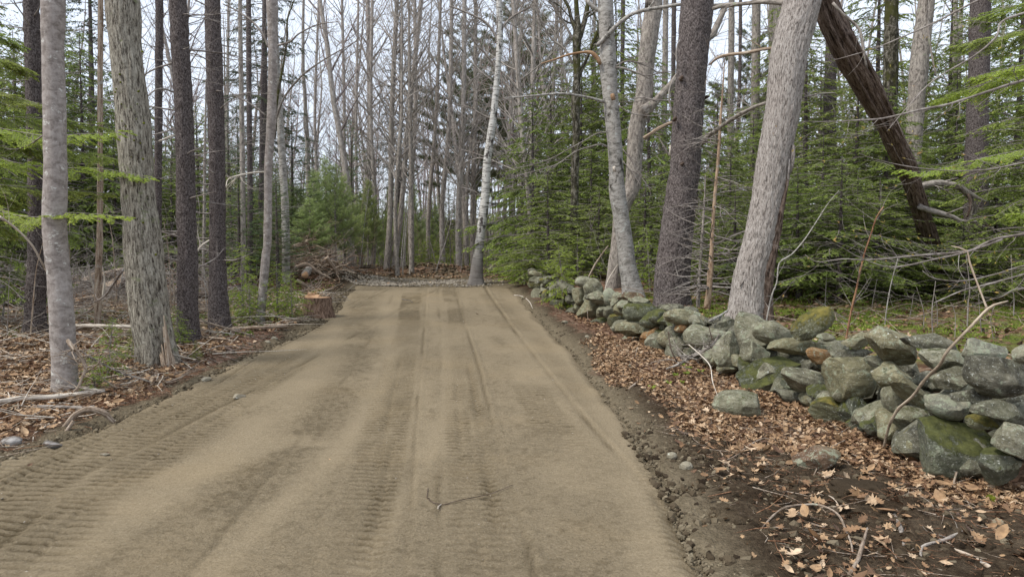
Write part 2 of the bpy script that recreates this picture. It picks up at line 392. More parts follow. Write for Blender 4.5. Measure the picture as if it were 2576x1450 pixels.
m = N('sawdust', .95); m.col(m.ramp(m.noise(m.coord(), 30, 4), (.3, (.40, .31, .19)), (.7, (.62, .52, .36)))); m.bump(m.noise(m.coord(), 60, 4), .02); M['sawdust'] = m.m
# ================================================================ SETTING
def spaced(a0, a1, st, lo, hi, g=1.09):
    c = list(np.arange(a0, a1, st)); s = st; x = c[-1]
    while x < hi: s *= g; x += s; c.append(x)
    s = st; x = c[0]; left = []
    while x > lo: s *= g; x -= s; left.append(x)
    return np.array(left[::-1]+c)
gx = spaced(-9, 6, .05, -260, 260); gy = spaced(3, 15, .05, -12, 420, 1.045)
X, Y = np.meshgrid(gx, gy)
Zg = Hb(X, Y)
dr, dl, w = X-er(Y), el(Y)-X, ew(Y)
inroad = ss(.10, -.12, np.maximum(dr, dl))*ss(22.9, 22.3, Y)
lump = n2(X, Y, 3.3, 4, 33)
soil = ss(.12, -.12, dr-(.42+1.65*ss(6.6, 4.4, Y))-.25*n2(X, Y, 1.1, 3, 12))*(X > -1)*(Y < 24)
soil = np.maximum(soil, ss(.1, -.1, dl-.18-.28*n2(X, Y, .9, 3, 13)-.35*ss(12, 15, Y))*(X < -1)*(Y < 26))
soil = np.maximum(soil, ss(.35, .6, np.exp(-((X+7.2)/2.0)**2-((Y-24.5)/3)**2)))
soil = np.maximum(soil, ss(22.2, 23, Y)*ss(31, 28.5, Y)*ss(0, .8, X+8)*ss(1.6, .6, X))
soil = np.maximum(soil, .8*ss(.1, .35, np.exp(-((Y-31.5)/1.5)**2))*ss(.0, .25, n2(X, Y, .7, 3, 44))*(abs(X+3) < 7))
Zg = Zg-.10*inroad+soil*(1-inroad)*lump*.018+soil*(1-inroad)*np.abs(n2(X, Y, 9, 3, 34))*.038*(Y < 12)
tan = soil*ss(.45, .05, dr)*(dr > -1)*(X > -1)*.75
tan = np.maximum(tan, soil*ss(.35, .05, dl)*(X < -1)*.7)
green = ss(w+.6, w+1.4, X)*ss(6.5, 8, Y)*ss(15.5, 13, Y)+.45*ss(.6, 1.2, dl)*ss(11, 13, Y)*ss(22, 19, Y)*(X > -9)
nx, ny = len(gx), len(gy)
i = np.arange(ny-1)[:, None]*nx; j = np.arange(nx-1)[None]
Q = np.stack([i+j, i+j+1, i+nx+j+1, i+nx+j], -1).reshape(-1, 4)
V = np.stack([X, Y, Zg], -1).reshape(-1, 3)
me = mesh('ground', V, Q, extra=dict(soil=soil.ravel(), green=green.ravel(), tan=tan.ravel()))
tag(obj('ground', me, M['floor']), kind='structure')
# ---- the graded road: a fine sheet with ruts and crawler-track lugs pressed into it
ys = [2.3]
while ys[-1] < 22.8: ys.append(ys[-1]+(.0115 if ys[-1] < 9 else 0.0115+.006*(ys[-1]-9)))
ys = np.array(ys); us = np.linspace(0, 1, 230)
Yr = np.repeat(ys[:, None], len(us), 1); wl, wr = el(Yr)-.18, er(Yr)+.14
Xr = wl+(wr-wl)*us[None]
flare = 1+.45*ss(6, 22, Yr); uu = (er(Yr)-Xr)/flare
wob = n2(Xr*0, Yr, .25, 2, 71)*.025
u2 = uu+wob
hr = Hb(Xr, Yr)+.006; soil_shade = np.zeros_like(hr); rough = .25+.35*ss(-.1, .35, n2(Xr, Yr*.6, 1.1, 3, 61)); lugm = np.zeros_like(hr)  # the darkening array holds painted groove shade as well as darker disturbed soil
def line(L_):
    pts = sorted([(g.y, g.x) for g in (G(x, y) for x, y in L_)]); zs = [q[0] for q in pts]; xs = [q[1] for q in pts]
    s0 = (xs[1]-xs[0])/(zs[1]-zs[0]); s1 = (xs[-1]-xs[-2])/(zs[-1]-zs[-2])
    yy = np.array(ys); out = np.interp(yy, zs, xs); out = np.where(yy < zs[0], xs[0]+(yy-zs[0])*s0, out); out = np.where(yy > zs[-1], xs[-1]+(yy-zs[-1])*s1, out)
    k = np.ones(61)/61; out = np.convolve(np.pad(out, 30, mode='edge'), k, 'valid')
    return out[:, None]
def yz(y): return G(1200, y).y
def band(Lf, Rt, ya, yb, amp, shd, soft=.03, pitch=.092, fade=.8, seed=0, two=True):
    """lug marks between two lines read from the photograph; ya, yb = far and near picture rows"""
    global hr, soil_shade, lugm, rough
    a_, b_ = line(Lf), line(Rt); y1, y0 = yz(ya), yz(yb); wv = n2(Xr*0, Yr, .9, 2, 60+seed)*.02
    m = ss(a_-soft, a_+soft, Xr+wv)*ss(b_+soft, b_-soft, Xr+wv)*ss(y0-fade*.5, y0+fade*.5, Yr)*ss(y1+fade, y1-fade*.3, Yr)
    m = m*(.45+.55*ss(-.5, .15, n2(Xr*2.5, Yr, 1.5, 4, 80+seed)))
    ph = (Yr+.030*n2(Xr, Yr, 2.5, 2, 90+seed)+.014*n2(Xr, Yr, 14, 2, 91))/pitch
    mid = (a_+b_)/2
    if two: ph = ph+np.where(Xr > mid, .25, 0)
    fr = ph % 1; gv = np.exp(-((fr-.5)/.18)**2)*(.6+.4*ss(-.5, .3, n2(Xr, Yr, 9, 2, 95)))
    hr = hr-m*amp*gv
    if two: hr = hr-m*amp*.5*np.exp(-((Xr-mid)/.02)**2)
    soil_shade = np.maximum(soil_shade, m*np.clip(shd*(.32+2.1*gv), 0, 1)); lugm = np.maximum(lugm, m); rough = np.maximum(rough, m*.5)  # thin dark lines in the colour stand in for shade inside the lugs
BA = [(1040,740),(1010,800),(968,900),(935,1000),(905,1100),(880,1200),(850,1320),(820,1450)]
BB = [(1072,740),(1060,800),(1048,900),(1038,1000),(1025,1100),(1005,1200),(985,1320),(958,1450)]
CA_ = [(1126,760),(1125,850),(1122,950),(1121,1100),(1128,1200),(1132,1450)]
CM = [(1150,760),(1158,850),(1172,950),(1190,1100),(1205,1200),(1220,1450)]
CB_ = [(1163,760),(1178,850),(1195,950),(1222,1050),(1240,1150),(1262,1250),(1290,1450)]
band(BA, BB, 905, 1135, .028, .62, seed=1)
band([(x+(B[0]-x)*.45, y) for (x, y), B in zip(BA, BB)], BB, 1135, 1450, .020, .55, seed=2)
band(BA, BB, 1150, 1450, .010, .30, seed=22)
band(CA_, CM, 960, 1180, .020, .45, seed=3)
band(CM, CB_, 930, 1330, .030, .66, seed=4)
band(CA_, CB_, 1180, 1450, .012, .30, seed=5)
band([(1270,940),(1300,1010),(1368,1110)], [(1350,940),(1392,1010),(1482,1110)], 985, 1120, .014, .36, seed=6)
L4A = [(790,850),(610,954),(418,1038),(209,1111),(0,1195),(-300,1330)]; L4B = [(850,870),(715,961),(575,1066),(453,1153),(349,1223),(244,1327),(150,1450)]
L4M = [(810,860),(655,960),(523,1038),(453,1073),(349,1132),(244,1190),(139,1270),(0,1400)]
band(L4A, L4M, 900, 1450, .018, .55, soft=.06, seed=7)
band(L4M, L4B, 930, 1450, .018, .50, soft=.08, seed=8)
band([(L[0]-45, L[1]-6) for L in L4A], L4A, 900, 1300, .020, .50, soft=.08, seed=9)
def stain(Lf, Rt, ya, yb, shd, seed):  # soft darker track bands, colour only, carrying on the painted lug shade
    global soil_shade
    a_, b_ = line(Lf), line(Rt); y1, y0 = yz(ya), yz(yb); m = ss(a_-.05, a_+.05, Xr)*ss(b_+.05, b_-.05, Xr)*ss(y0-.8, y0+.8, Yr)*ss(y1+1.5, y1-.5, Yr)
    soil_shade = np.maximum(soil_shade, m*shd*(.35+.65*ss(-.5, .4, n2(Xr*1.5, Yr*.35, 1.3, 4, 160+seed)))*(.6+.4*ss(-.3, .3, n2(Xr, Yr, 16, 3, 170+seed))))
stain(BA, BB, 718, 1130, .42, 1); stain(CM, CB_, 718, 1100, .38, 2); stain(CA_, CM, 718, 1180, .22, 3)  # soft dark track bands carrying on the painted lug shade, colour only
stain(L4A, L4M, 860, 1450, .25, 4); stain([(960,718),(880,800),(800,900)], [(1000,718),(950,800),(890,900)], 718, 900, .25, 5)
stain([(1225,718),(1290,800),(1390,930),(1500,1070)], [(1262,718),(1335,800),(1440,930),(1550,1070)], 718, 1080, .25, 6)
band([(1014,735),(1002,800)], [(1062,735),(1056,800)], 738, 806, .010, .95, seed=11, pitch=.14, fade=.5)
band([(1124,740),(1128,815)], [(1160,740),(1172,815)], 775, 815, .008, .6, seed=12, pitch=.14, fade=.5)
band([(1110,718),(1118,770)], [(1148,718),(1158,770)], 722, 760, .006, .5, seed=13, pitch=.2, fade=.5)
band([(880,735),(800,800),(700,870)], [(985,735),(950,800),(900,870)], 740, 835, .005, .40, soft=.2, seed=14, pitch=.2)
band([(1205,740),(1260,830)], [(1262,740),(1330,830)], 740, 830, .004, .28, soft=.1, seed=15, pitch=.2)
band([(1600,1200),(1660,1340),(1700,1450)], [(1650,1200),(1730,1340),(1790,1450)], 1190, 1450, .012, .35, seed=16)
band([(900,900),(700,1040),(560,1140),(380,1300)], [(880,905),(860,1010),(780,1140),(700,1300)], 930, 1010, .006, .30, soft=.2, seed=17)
def rut(L_, depth, wd=.022, shd=.4, seed=0):
    global hr, soil_shade, rough
    c_ = line(L_)+.008*n2(Yr*0, Yr, 2, 3, 140+seed); m = .35+.65*ss(-.4, .4, n2(Xr*0, Yr, .8, 3, 120+seed)); wd_ = wd*(1+.05*np.clip(Yr-8, 0, 12))
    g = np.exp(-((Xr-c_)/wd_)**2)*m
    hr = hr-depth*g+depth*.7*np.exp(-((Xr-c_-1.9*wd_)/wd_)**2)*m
    soil_shade = np.maximum(soil_shade, g*shd); rough = np.maximum(rough, g)  # rut bottom darkened in colour as well as cut in depth
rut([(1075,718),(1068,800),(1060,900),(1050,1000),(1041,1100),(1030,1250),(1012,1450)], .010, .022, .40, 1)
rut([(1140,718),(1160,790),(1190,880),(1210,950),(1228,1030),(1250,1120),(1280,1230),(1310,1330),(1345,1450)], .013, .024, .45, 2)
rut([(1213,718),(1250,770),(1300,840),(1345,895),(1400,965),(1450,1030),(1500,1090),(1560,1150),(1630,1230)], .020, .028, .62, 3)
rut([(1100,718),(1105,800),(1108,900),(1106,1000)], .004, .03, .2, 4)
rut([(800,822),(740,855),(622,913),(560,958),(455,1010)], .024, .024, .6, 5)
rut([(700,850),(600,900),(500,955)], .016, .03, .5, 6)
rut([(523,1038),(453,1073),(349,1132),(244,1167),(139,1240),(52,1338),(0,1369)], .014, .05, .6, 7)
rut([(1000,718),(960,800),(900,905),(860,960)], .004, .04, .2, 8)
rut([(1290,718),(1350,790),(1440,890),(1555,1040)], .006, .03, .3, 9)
u2 = uu
for (u0, wd, s_) in ((2.8, .38, .9), (1.75, .14, .6), (.85, .16, .6), (.45, .3, .35)):
    g = np.exp(-((u2-u0)/wd)**2)*ss(-.35, .3, n2(Xr, Yr*.8, 1.3, 4, int(u0*90)))
    rough = np.maximum(rough, g*s_); soil_shade = np.maximum(soil_shade, g*s_*.5*ss(.0, .55, n2(Xr, Yr, 15, 3, 151)+.4*n2(Xr, Yr, 40, 2, 152)))
smooth_band = np.exp(-((u2-2.42)/.12)**2)+np.exp(-((u2-1.68)/.08)**2)*.8+np.exp(-((u2-.12)/.1)**2)*.7+np.exp(-((u2-3.25)/.2)**2)*.8
rough = rough*(1-.7*np.clip(smooth_band, 0, 1)); soil_shade = soil_shade*(1-.6*np.clip(smooth_band, 0, 1))
near = ss(11, 7, Yr)
cl = np.abs(n2(Xr, Yr, 22, 3, 51))**1.5
hr = hr+rough*(.020*cl+.006*n2(Xr, Yr, 11, 3, 52))*near
soil_shade = np.maximum(soil_shade, rough*.6*ss(.2, .6, n2(Xr, Yr, 20, 4, 53)))
edge = np.maximum(ss(.10, -.14, er(Yr)-Xr-.06*n2(Xr, Yr, 2.5, 4, 55)), ss(.10, -.14, Xr-el(Yr)-.09*n2(Xr, Yr, 2.2, 4, 56)))
edge = np.maximum(edge, ss(22.1, 22.75, Yr+.7*n2(Xr, Yr*.5, .8, 4, 57)))
hr = hr-.075*edge; soil_shade = np.maximum(soil_shade, edge*.5)
nx, ny = len(us), len(ys); i = np.arange(ny-1)[:, None]*nx; j = np.arange(nx-1)[None]
Q = np.stack([i+j, i+j+1, i+nx+j+1, i+nx+j], -1).reshape(-1, 4)
me = mesh('road', np.stack([Xr, Yr, hr], -1).reshape(-1, 3), Q, extra=dict(soil_shade=soil_shade.ravel(), rough=rough.ravel(), lug=lugm.ravel()))
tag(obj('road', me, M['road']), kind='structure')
hx = np.linspace(-420, 420, 120); hy = np.linspace(128, 330, 30); HX, HY_ = np.meshgrid(hx, hy)
HZ = -2.2+14*ss(128, 230, HY_)+3*n2(HX, HY_, .015, 3, 5)*ss(128, 170, HY_)
i = np.arange(29)[:, None]*120; j = np.arange(119)[None]
m = N('hill_woods', .95, .05); v = m.coord(); c = m.ramp(m.noise(m.map(v, (1.2, .3, .25)), 1, 6, .7), (.35, (.07, .062, .055)), (.5, (.13, .115, .10)), (.62, (.075, .09, .05))); m.col(c); m.bump(m.noise(v, 1.5, 4), 1); M['hill'] = m.m
tag(obj('hills', mesh('hills', np.stack([HX, HY_, HZ], -1).reshape(-1, 3), np.stack([i+j, i+j+1, i+120+j+1, i+120+j], -1).reshape(-1, 4)), M['hill']), kind='structure')
def onroad(x, y): return (x > el(y)-.02) & (x < er(y)+.02) & (y < 22.4)
# ---------------------------------------------------------------- leaf litter
def leafT(kind):
    if kind == 0:    # lobed oak leaf
        o = [(0, -.5), (.06, -.36), (.20, -.30), (.10, -.18), (.30, -.06), (.13, .04), (.34, .22), (.14, .24), (.16, .40), (0, .5)]
    elif kind == 1:  # maple-like
        o = [(0, -.5), (.05, -.28), (.30, -.34), (.22, -.12), (.48, 0), (.26, .06), (.32, .30), (.12, .18), (.06, .34), (0, .5)]
    else:
        o = [(0, -.5), (.14, -.34), (.24, -.1), (.22, .14), (.12, .34), (0, .5)]
    o = o+[(-x, y) for x, y in o[-2:0:-1]]
    n = len(o); rr = np.array(o); V = []
    for (x, y) in [(0, 0)]+list(rr): V.append((x, y, .55*x*x+.35*y*y*(1 if kind != 1 else -1)+.25*abs(x)*(kind == 2)))
    T = [(0, a+1, (a+1) % n+1) for a in range(n)]
    return np.array(V), np.array(T)
LT = [leafT(k) for k in range(3)]
farV = np.array([(0, -.5, 0), (.28, -.05, .12), (0, .5, .03), (-.26, .05, .1)]); farT = np.array([(0, 1, 2), (0, 2, 3)])
def litter(name, x0, x1, y0, y1, n, dens, label_kind='leaf_litter', size=.085, tint=(.5, .22), near=True, lift=.02):
    px, py = NR.uniform(x0, x1, n*3), NR.uniform(y0, y1, n*3)
    k = NR.uniform(0, 1, n*3) < dens(px, py); px, py = px[k][:n], py[k][:n]
    pz = Hb(px, py)+NR.uniform(0, lift, len(px))+.006
    mb = MB(); which = NR.integers(0, 3, len(px))
    for q in range(3):
        s = which == q; m_ = s.sum()
        if not m_: continue
        rot = rotm(NR.uniform(0, 2*PI, m_), NR.normal(0, .42, m_), NR.normal(0, .42, m_))
        sc = size*NR.uniform(.5, 1.35, m_)
        V, T = LT[q] if near else (farV, farT)
        if near:
            V = V.copy(); V[:, 2] *= 1.3
        scatter(mb, V, None, T, np.stack([px[s], py[s], pz[s]], -1), rot, sc, np.clip(NR.normal(tint[0], tint[1], m_), 0, 1))
    return tag(obj(name, mb.mesh(name, smooth=False), M['dead_leaf']), kind='stuff', label=None)
def dR(x, y):
    d = x-er(y); s = 1-ss(.12, -.12, d-(.42+1.65*ss(6.6, 4.4, y))-.25*n2(x, y, 1.1, 3, 12))
    return np.where((d > .12) & (x < ew(y)+.35), .06*ss(.1, .5, d)+.94*s, 0)*(.35+.65*ss(-.5, .1, n2(x, y, 1.7, 3, 31)))
litter('leaf_litter', .9, 3.6, 2.4, 11.5, 24000, dR, size=.050, tint=(.60, .24), lift=.035)
litter('leaf_litter', 1.4, 3.4, 3.0, 7.5, 260, lambda x, y: np.where((x-er(y) > .4) & (x < ew(y)+.1), ss(-.1, .5, n2(x, y, 1.4, 3, 36)+.5*ss(2.0, 2.8, x)), 0), size=.10, tint=(.66, .2), lift=.06)
litter('leaf_litter', -6.5, -3.8, 5, 9, 700, lambda x, y: np.where(el(y)-x > .25, .7, 0), size=.10, tint=(.7, .2), lift=.05)
litter('leaf_litter', -.2, 3.0, 11.5, 30, 3500, lambda x, y: np.where((x-er(y) > .7) & (x < ew(y)+.3), .8, 0), size=.08, near=False)
def dL(x, y): return np.where(el(y)-x > .12, ss(.15, .8, el(y)-x)*(.25+.75*ss(-.5, .2, n2(x, y, 1.2, 3, 32))), 0)
litter('leaf_litter', -7.5, -3.5, 5, 11.5, 14000, dL, size=.072, tint=(.64, .22), lift=.04)
litter('leaf_litter', -14, -3.5, 8, 22, 24000, dL, size=.075, tint=(.64, .24), near=False, lift=.05)
litter('leaf_litter', -16, 10, 23, 38, 15000, lambda x, y: ss(0, .4, n2(x, y, .5, 3, 35)+.35)*np.where((y < 28.2) & (x > -6) & (x < .3), .05, 1), size=.12, tint=(.52, .2), near=False, lift=.06)
litter('leaf_litter', 2.4, 14, 5, 26, 15000, lambda x, y: np.where(x > ew(y)+.3, .8, 0), size=.09, tint=(.38, .24), near=False, lift=.03)
# ---------------------------------------------------------------- loose soil and stones at the road's edges
def clods(name, px, py, sz, tint, ts=.15, mat='clod', sink=.3, sub=1, flat=.7, kind='stuff'):
    V, T = ico(sub); mb = MB(); which = NR.integers(0, 4, len(px)); pz = Hb(px, py)
    for q in range(4):
        s = which == q; n_ = s.sum()
        if not n_: continue
        Vq = V*(1+.6*noise(V*1.9+q*9, q)[:, None])*np.array([1, .75, flat])
        scatter(mb, Vq, None, T, np.stack([px[s], py[s], pz[s]+sz[s]*(.5-sink)], -1), rotm(NR.uniform(0, 6.3, n_), NR.normal(0, .4, n_), NR.normal(0, .4, n_)), sz[s], np.clip(NR.normal(tint, ts, n_), 0, 1))
    return tag(obj(name, mb.mesh(name, smooth=False), M[mat]), kind=kind)
n_ = 9000; py = NR.uniform(2.6, 20, n_)**1.0; py = 2.6+(py-2.6)*NR.uniform(.1, 1, n_); dd = np.abs(NR.normal(.22, .28, n_)); px = er(py)+dd-.02
clods('soil_clods', px, py, .003+.020*NR.uniform(0, 1, n_)**7+.003*NR.uniform(0, 1, n_), .72, .12)
n_ = 8000; py = NR.uniform(2.6, 6.4, n_); px = NR.uniform(.95, 3.1, n_); k = px-er(py) < .5+1.35*ss(6.6, 4.6, py)+.3
px, py = px[k], py[k]; clods('soil_clods', px, py, .003+.040*NR.uniform(0, 1, len(px))**7, .36, .22)
n_ = 5200; py = NR.uniform(4, 21, n_); px = el(py)-np.abs(NR.normal(.15, .3, n_))+.12
clods('soil_clods', px, py, .002+.022*NR.uniform(0, 1, n_)**6+.0005*py, .6, .2)
n_ = 3800; px = NR.uniform(-8.6, -3.0, n_)*1.0; py = NR.uniform(19, 28, n_); k = ((px+7)/2.2)**2+((py-24.3)/3.6)**2 < 1
px, py = px[k], py[k]; clods('soil_clods', px, py, .015+.07*NR.uniform(0, 1, len(px))**4, .3, .2)
n_ = 2600; px = NR.uniform(-9, 3, n_); py = NR.normal(30.8, 1.3, n_); clods('soil_clods', px, py, .02+.08*NR.uniform(0, 1, n_)**4, .4, .25)
n_ = 9000; py = NR.uniform(22.6, 27.4, n_); px = NR.uniform(-5.9, -.2, n_); k = (px > el(py)-.1+.5*NR.normal(0, 1, n_)) & (px < er(py)-.9+.5*NR.normal(0, 1, n_)) & (py+.9*n2(px, py, .8, 3, 58) < 27.6) & (NR.uniform(0, 1, n_) < .12+ss(-.5, .3, n2(px, py, 1.2, 3, 59)))
px, py = px[k], py[k]; tag(clods('crushed_stone', px, py, NR.uniform(.014, .05, len(px)), .6, .25, 'gravel'), kind='stuff')
n_ = 500; py = NR.uniform(2.7, 15, n_); px = el(py)+(er(py)-el(py))*NR.uniform(.03, .97, n_)
clods('road_grit', px, py, NR.uniform(.003, .009, n_), .75, .25, 'gravel', sink=.3)
# ---------------------------------------------------------------- green ground cover behind the wall
def tufts(name, px, py, h, mat, wd=.006, tint=(.5, .25), nb=5, lean=.5):
    n_ = len(px)*nb; x = np.repeat(px, nb)+NR.normal(0, .02, n_); y = np.repeat(py, nb)+NR.normal(0, .02, n_); z = Hb(x, y)-.005
    d = np.stack([NR.normal(0, lean, n_), NR.normal(0, lean, n_), np.ones(n_)], -1); nn = np.stack([NR.normal(0, 1, n_), NR.normal(0, 1, n_), NR.normal(0, .3, n_)], -1)
    mb = MB(); blades(mb, np.stack([x, y, z], -1), d, nn, h*NR.uniform(.5, 1.3, n_), wd*NR.uniform(.7, 1.4, n_), np.clip(NR.normal(tint[0], tint[1], n_), 0, 1))
    return tag(obj(name, mb.mesh(name, smooth=False), M[mat]), kind='stuff')
n_ = 26000; px = NR.uniform(2.6, 11, n_); py = NR.uniform(6, 15.8, n_); k = (px > ew(py)+.7) & (n2(px, py, 1.3, 4, 77) > .0-.2*ss(9, 12, py)); tufts('grass', px[k], py[k], .065, 'grass', .014, nb=3, lean=1.0, tint=(.5, .3))
n_ = 9000; px = NR.uniform(-10, -3.6, n_); py = NR.uniform(11.5, 22, n_); k = (el(py)-px > .5) & (n2(px, py, .7, 3, 78) > .12); tufts('ground_cover', px[k], py[k], .07, 'grass', .02, nb=3, lean=1.0, tint=(.3, .25))
# fine twig and needle debris
def twiglitter(name, n_, x0, x1, y0, y1, ok, L=(.08, .5), r=.0025, mat='stick', up=.12, lift=.03):
    px, py = NR.uniform(x0, x1, n_), NR.uniform(y0, y1, n_); k = ok(px, py); px, py = px[k], py[k]; n_ = len(px)
    z = Hb(px, py)+NR.uniform(.003, lift, n_); a = NR.uniform(0, 2*PI, n_); l = NR.uniform(0, 1, n_)**2.2*(L[1]-L[0])+L[0]
    p = np.stack([px, py, z], -1); S = []
    rr = r*(.5+l/L[1]*1.6); el_ = NR.normal(0, up, n_)
    for s in range(3):
        d = np.stack([np.cos(a), np.sin(a), el_], -1)*(l/3)[:, None]; q = p+d; q[:, 2] = np.maximum(q[:, 2], Hb(q[:, 0], q[:, 1])+.003)
        S.append(np.hstack([p, q, (rr*(1-s*.28))[:, None], (rr*(1-(s+1)*.28))[:, None]])); p = q; a = a+NR.normal(0, .3, n_); el_ = el_+NR.normal(0, .08, n_)
    mb = MB(); S = np.vstack(S); segs(mb, S, 4); return tag(obj(name, mb.mesh(name), M[mat]), kind='stuff')
twiglitter('twig_litter', 1500, -12, -3.8, 6, 19, lambda x, y: el(y)-x > .3, (.2, 1.3), .0045, 'bleached', up=.25, lift=.10)
twiglitter('twig_litter', 2600, -10, -3.6, 4.5, 18, lambda x, y: el(y)-x > .25, (.1, .9), .0042, up=.2, lift=.06)
twiglitter('twig_litter', 900, -5.5, -3.6, 5, 9.5, lambda x, y: el(y)-x > .1, (.05, .45), .0025, 'stick_red')
twiglitter('twig_litter', 1300, .9, 3.4, 2.5, 10, lambda x, y: (x-er(y) > .35) & (x < ew(y)), (.04, .35), .0022)
twiglitter('needle_litter', 5000, 1.0, 3.3, 2.5, 10, lambda x, y: (x-er(y) > .5) & (x < ew(y)+.1), (.04, .10), .0009, 'stick_red', lift=.04)
twiglitter('root_litter', 420, 1.1, 3.2, 2.5, 6, lambda x, y: (x-er(y) > .4) & (x < ew(y)), (.05, .3), .0022, 'stick_red', up=.35)
twiglitter('twig_litter', 800, -13, 9, 22.8, 36, lambda x, y: ~((y < 28.5) & (x > -5.5) & (x < 0)), (.3, 2.2), .011, up=.10, lift=.1)
twiglitter('twig_litter', 900, 2.5, 12, 7, 22, lambda x, y: x > ew(y)+.6, (.2, 1.4), .005, up=.25, lift=.08)
# ================================================================ THE DRY STONE WALL, STONE BY STONE
_c = [(CX+F*x/z, z) for x, z in zip(WX, WZ) if z > 3]
_c.sort(); _cx = [a for a, b in _c]; _cz = [b for a, b in _c]
def Zcol(x): return float(np.interp(x, _cx, _cz))
def stone_mesh(seed, dims, cuts=4, sub=4, rough=.07):
    V, T = ico(sub); r = np.random.default_rng(seed); V = V.copy()
    V = np.sign(V)*np.abs(V)**.82; V /= np.linalg.norm(V, axis=1)[:, None]**.55
    for _ in range(int(cuts*2.1+.5)):
        d = r.normal(0, 1, 3); d /= np.linalg.norm(d); lim = r.uniform(.50, .78); q = V @ d
        V = V-np.outer(np.clip(q-lim, 0, None)*.97, d)
    V = V*(1+rough*1.3*fbm(V*1.1+seed*3.7, 3, seed)[:, None]+rough*.30*fbm(V*4.2+seed, 3, seed+9)[:, None])
    lay = noise(np.stack([V[:, 0]*.8, V[:, 1]*.8, V[:, 2]*7], -1)+seed, seed)
    V[:, :2] *= (1+.035*lay)[:, None]
    lo, hi = V.min(0), V.max(0); V = (V-(lo+hi)/2)/((hi-lo)/2)*np.array(dims)/2
    me = mesh('stone', V, None, T); me.set_sharp_from_angle(angle=math.radians(24)); return me
nst = [0]
SG = 'loose fieldstones piled in the tumbled dry stone wall'
def put_stone(x, y, wpx, hpx, rot, mat, cuts, label, back=0., deep=.62, Z=None, grp=SG, name='wall_stone', sub=4):
    nst[0] += 1
    z0 = Zcol(x) if Z is None else Z
    gz = H((x-CX)/F*z0, z0); zz = P(x, y, z0).z
    if Z is None: z0 += max(0, zz-gz-.15)*.28+back
    k = z0/F; dims = (wpx*k, max(hpx, .55*min(wpx, hpx*1.6))*k*deep+wpx*k*.25, hpx*k)
    z0c = z0+dims[1]*.42
    me = stone_mesh(nst[0]*13+5, dims, cuts, sub)
    o = obj(name, me, M[mat]); o.location = P(x, y, z0c); o.scale = (z0c/z0,)*3
    o.rotation_euler = (0, -math.radians(rot), 0)
    return tag(o, label, 'stone', grp)
cA = lambda x, y: (1802.6+x*.3730, 686.7+y*.3730)
cB = lambda x, y: (1201.7+x*.3316, 600.9+y*.3316)
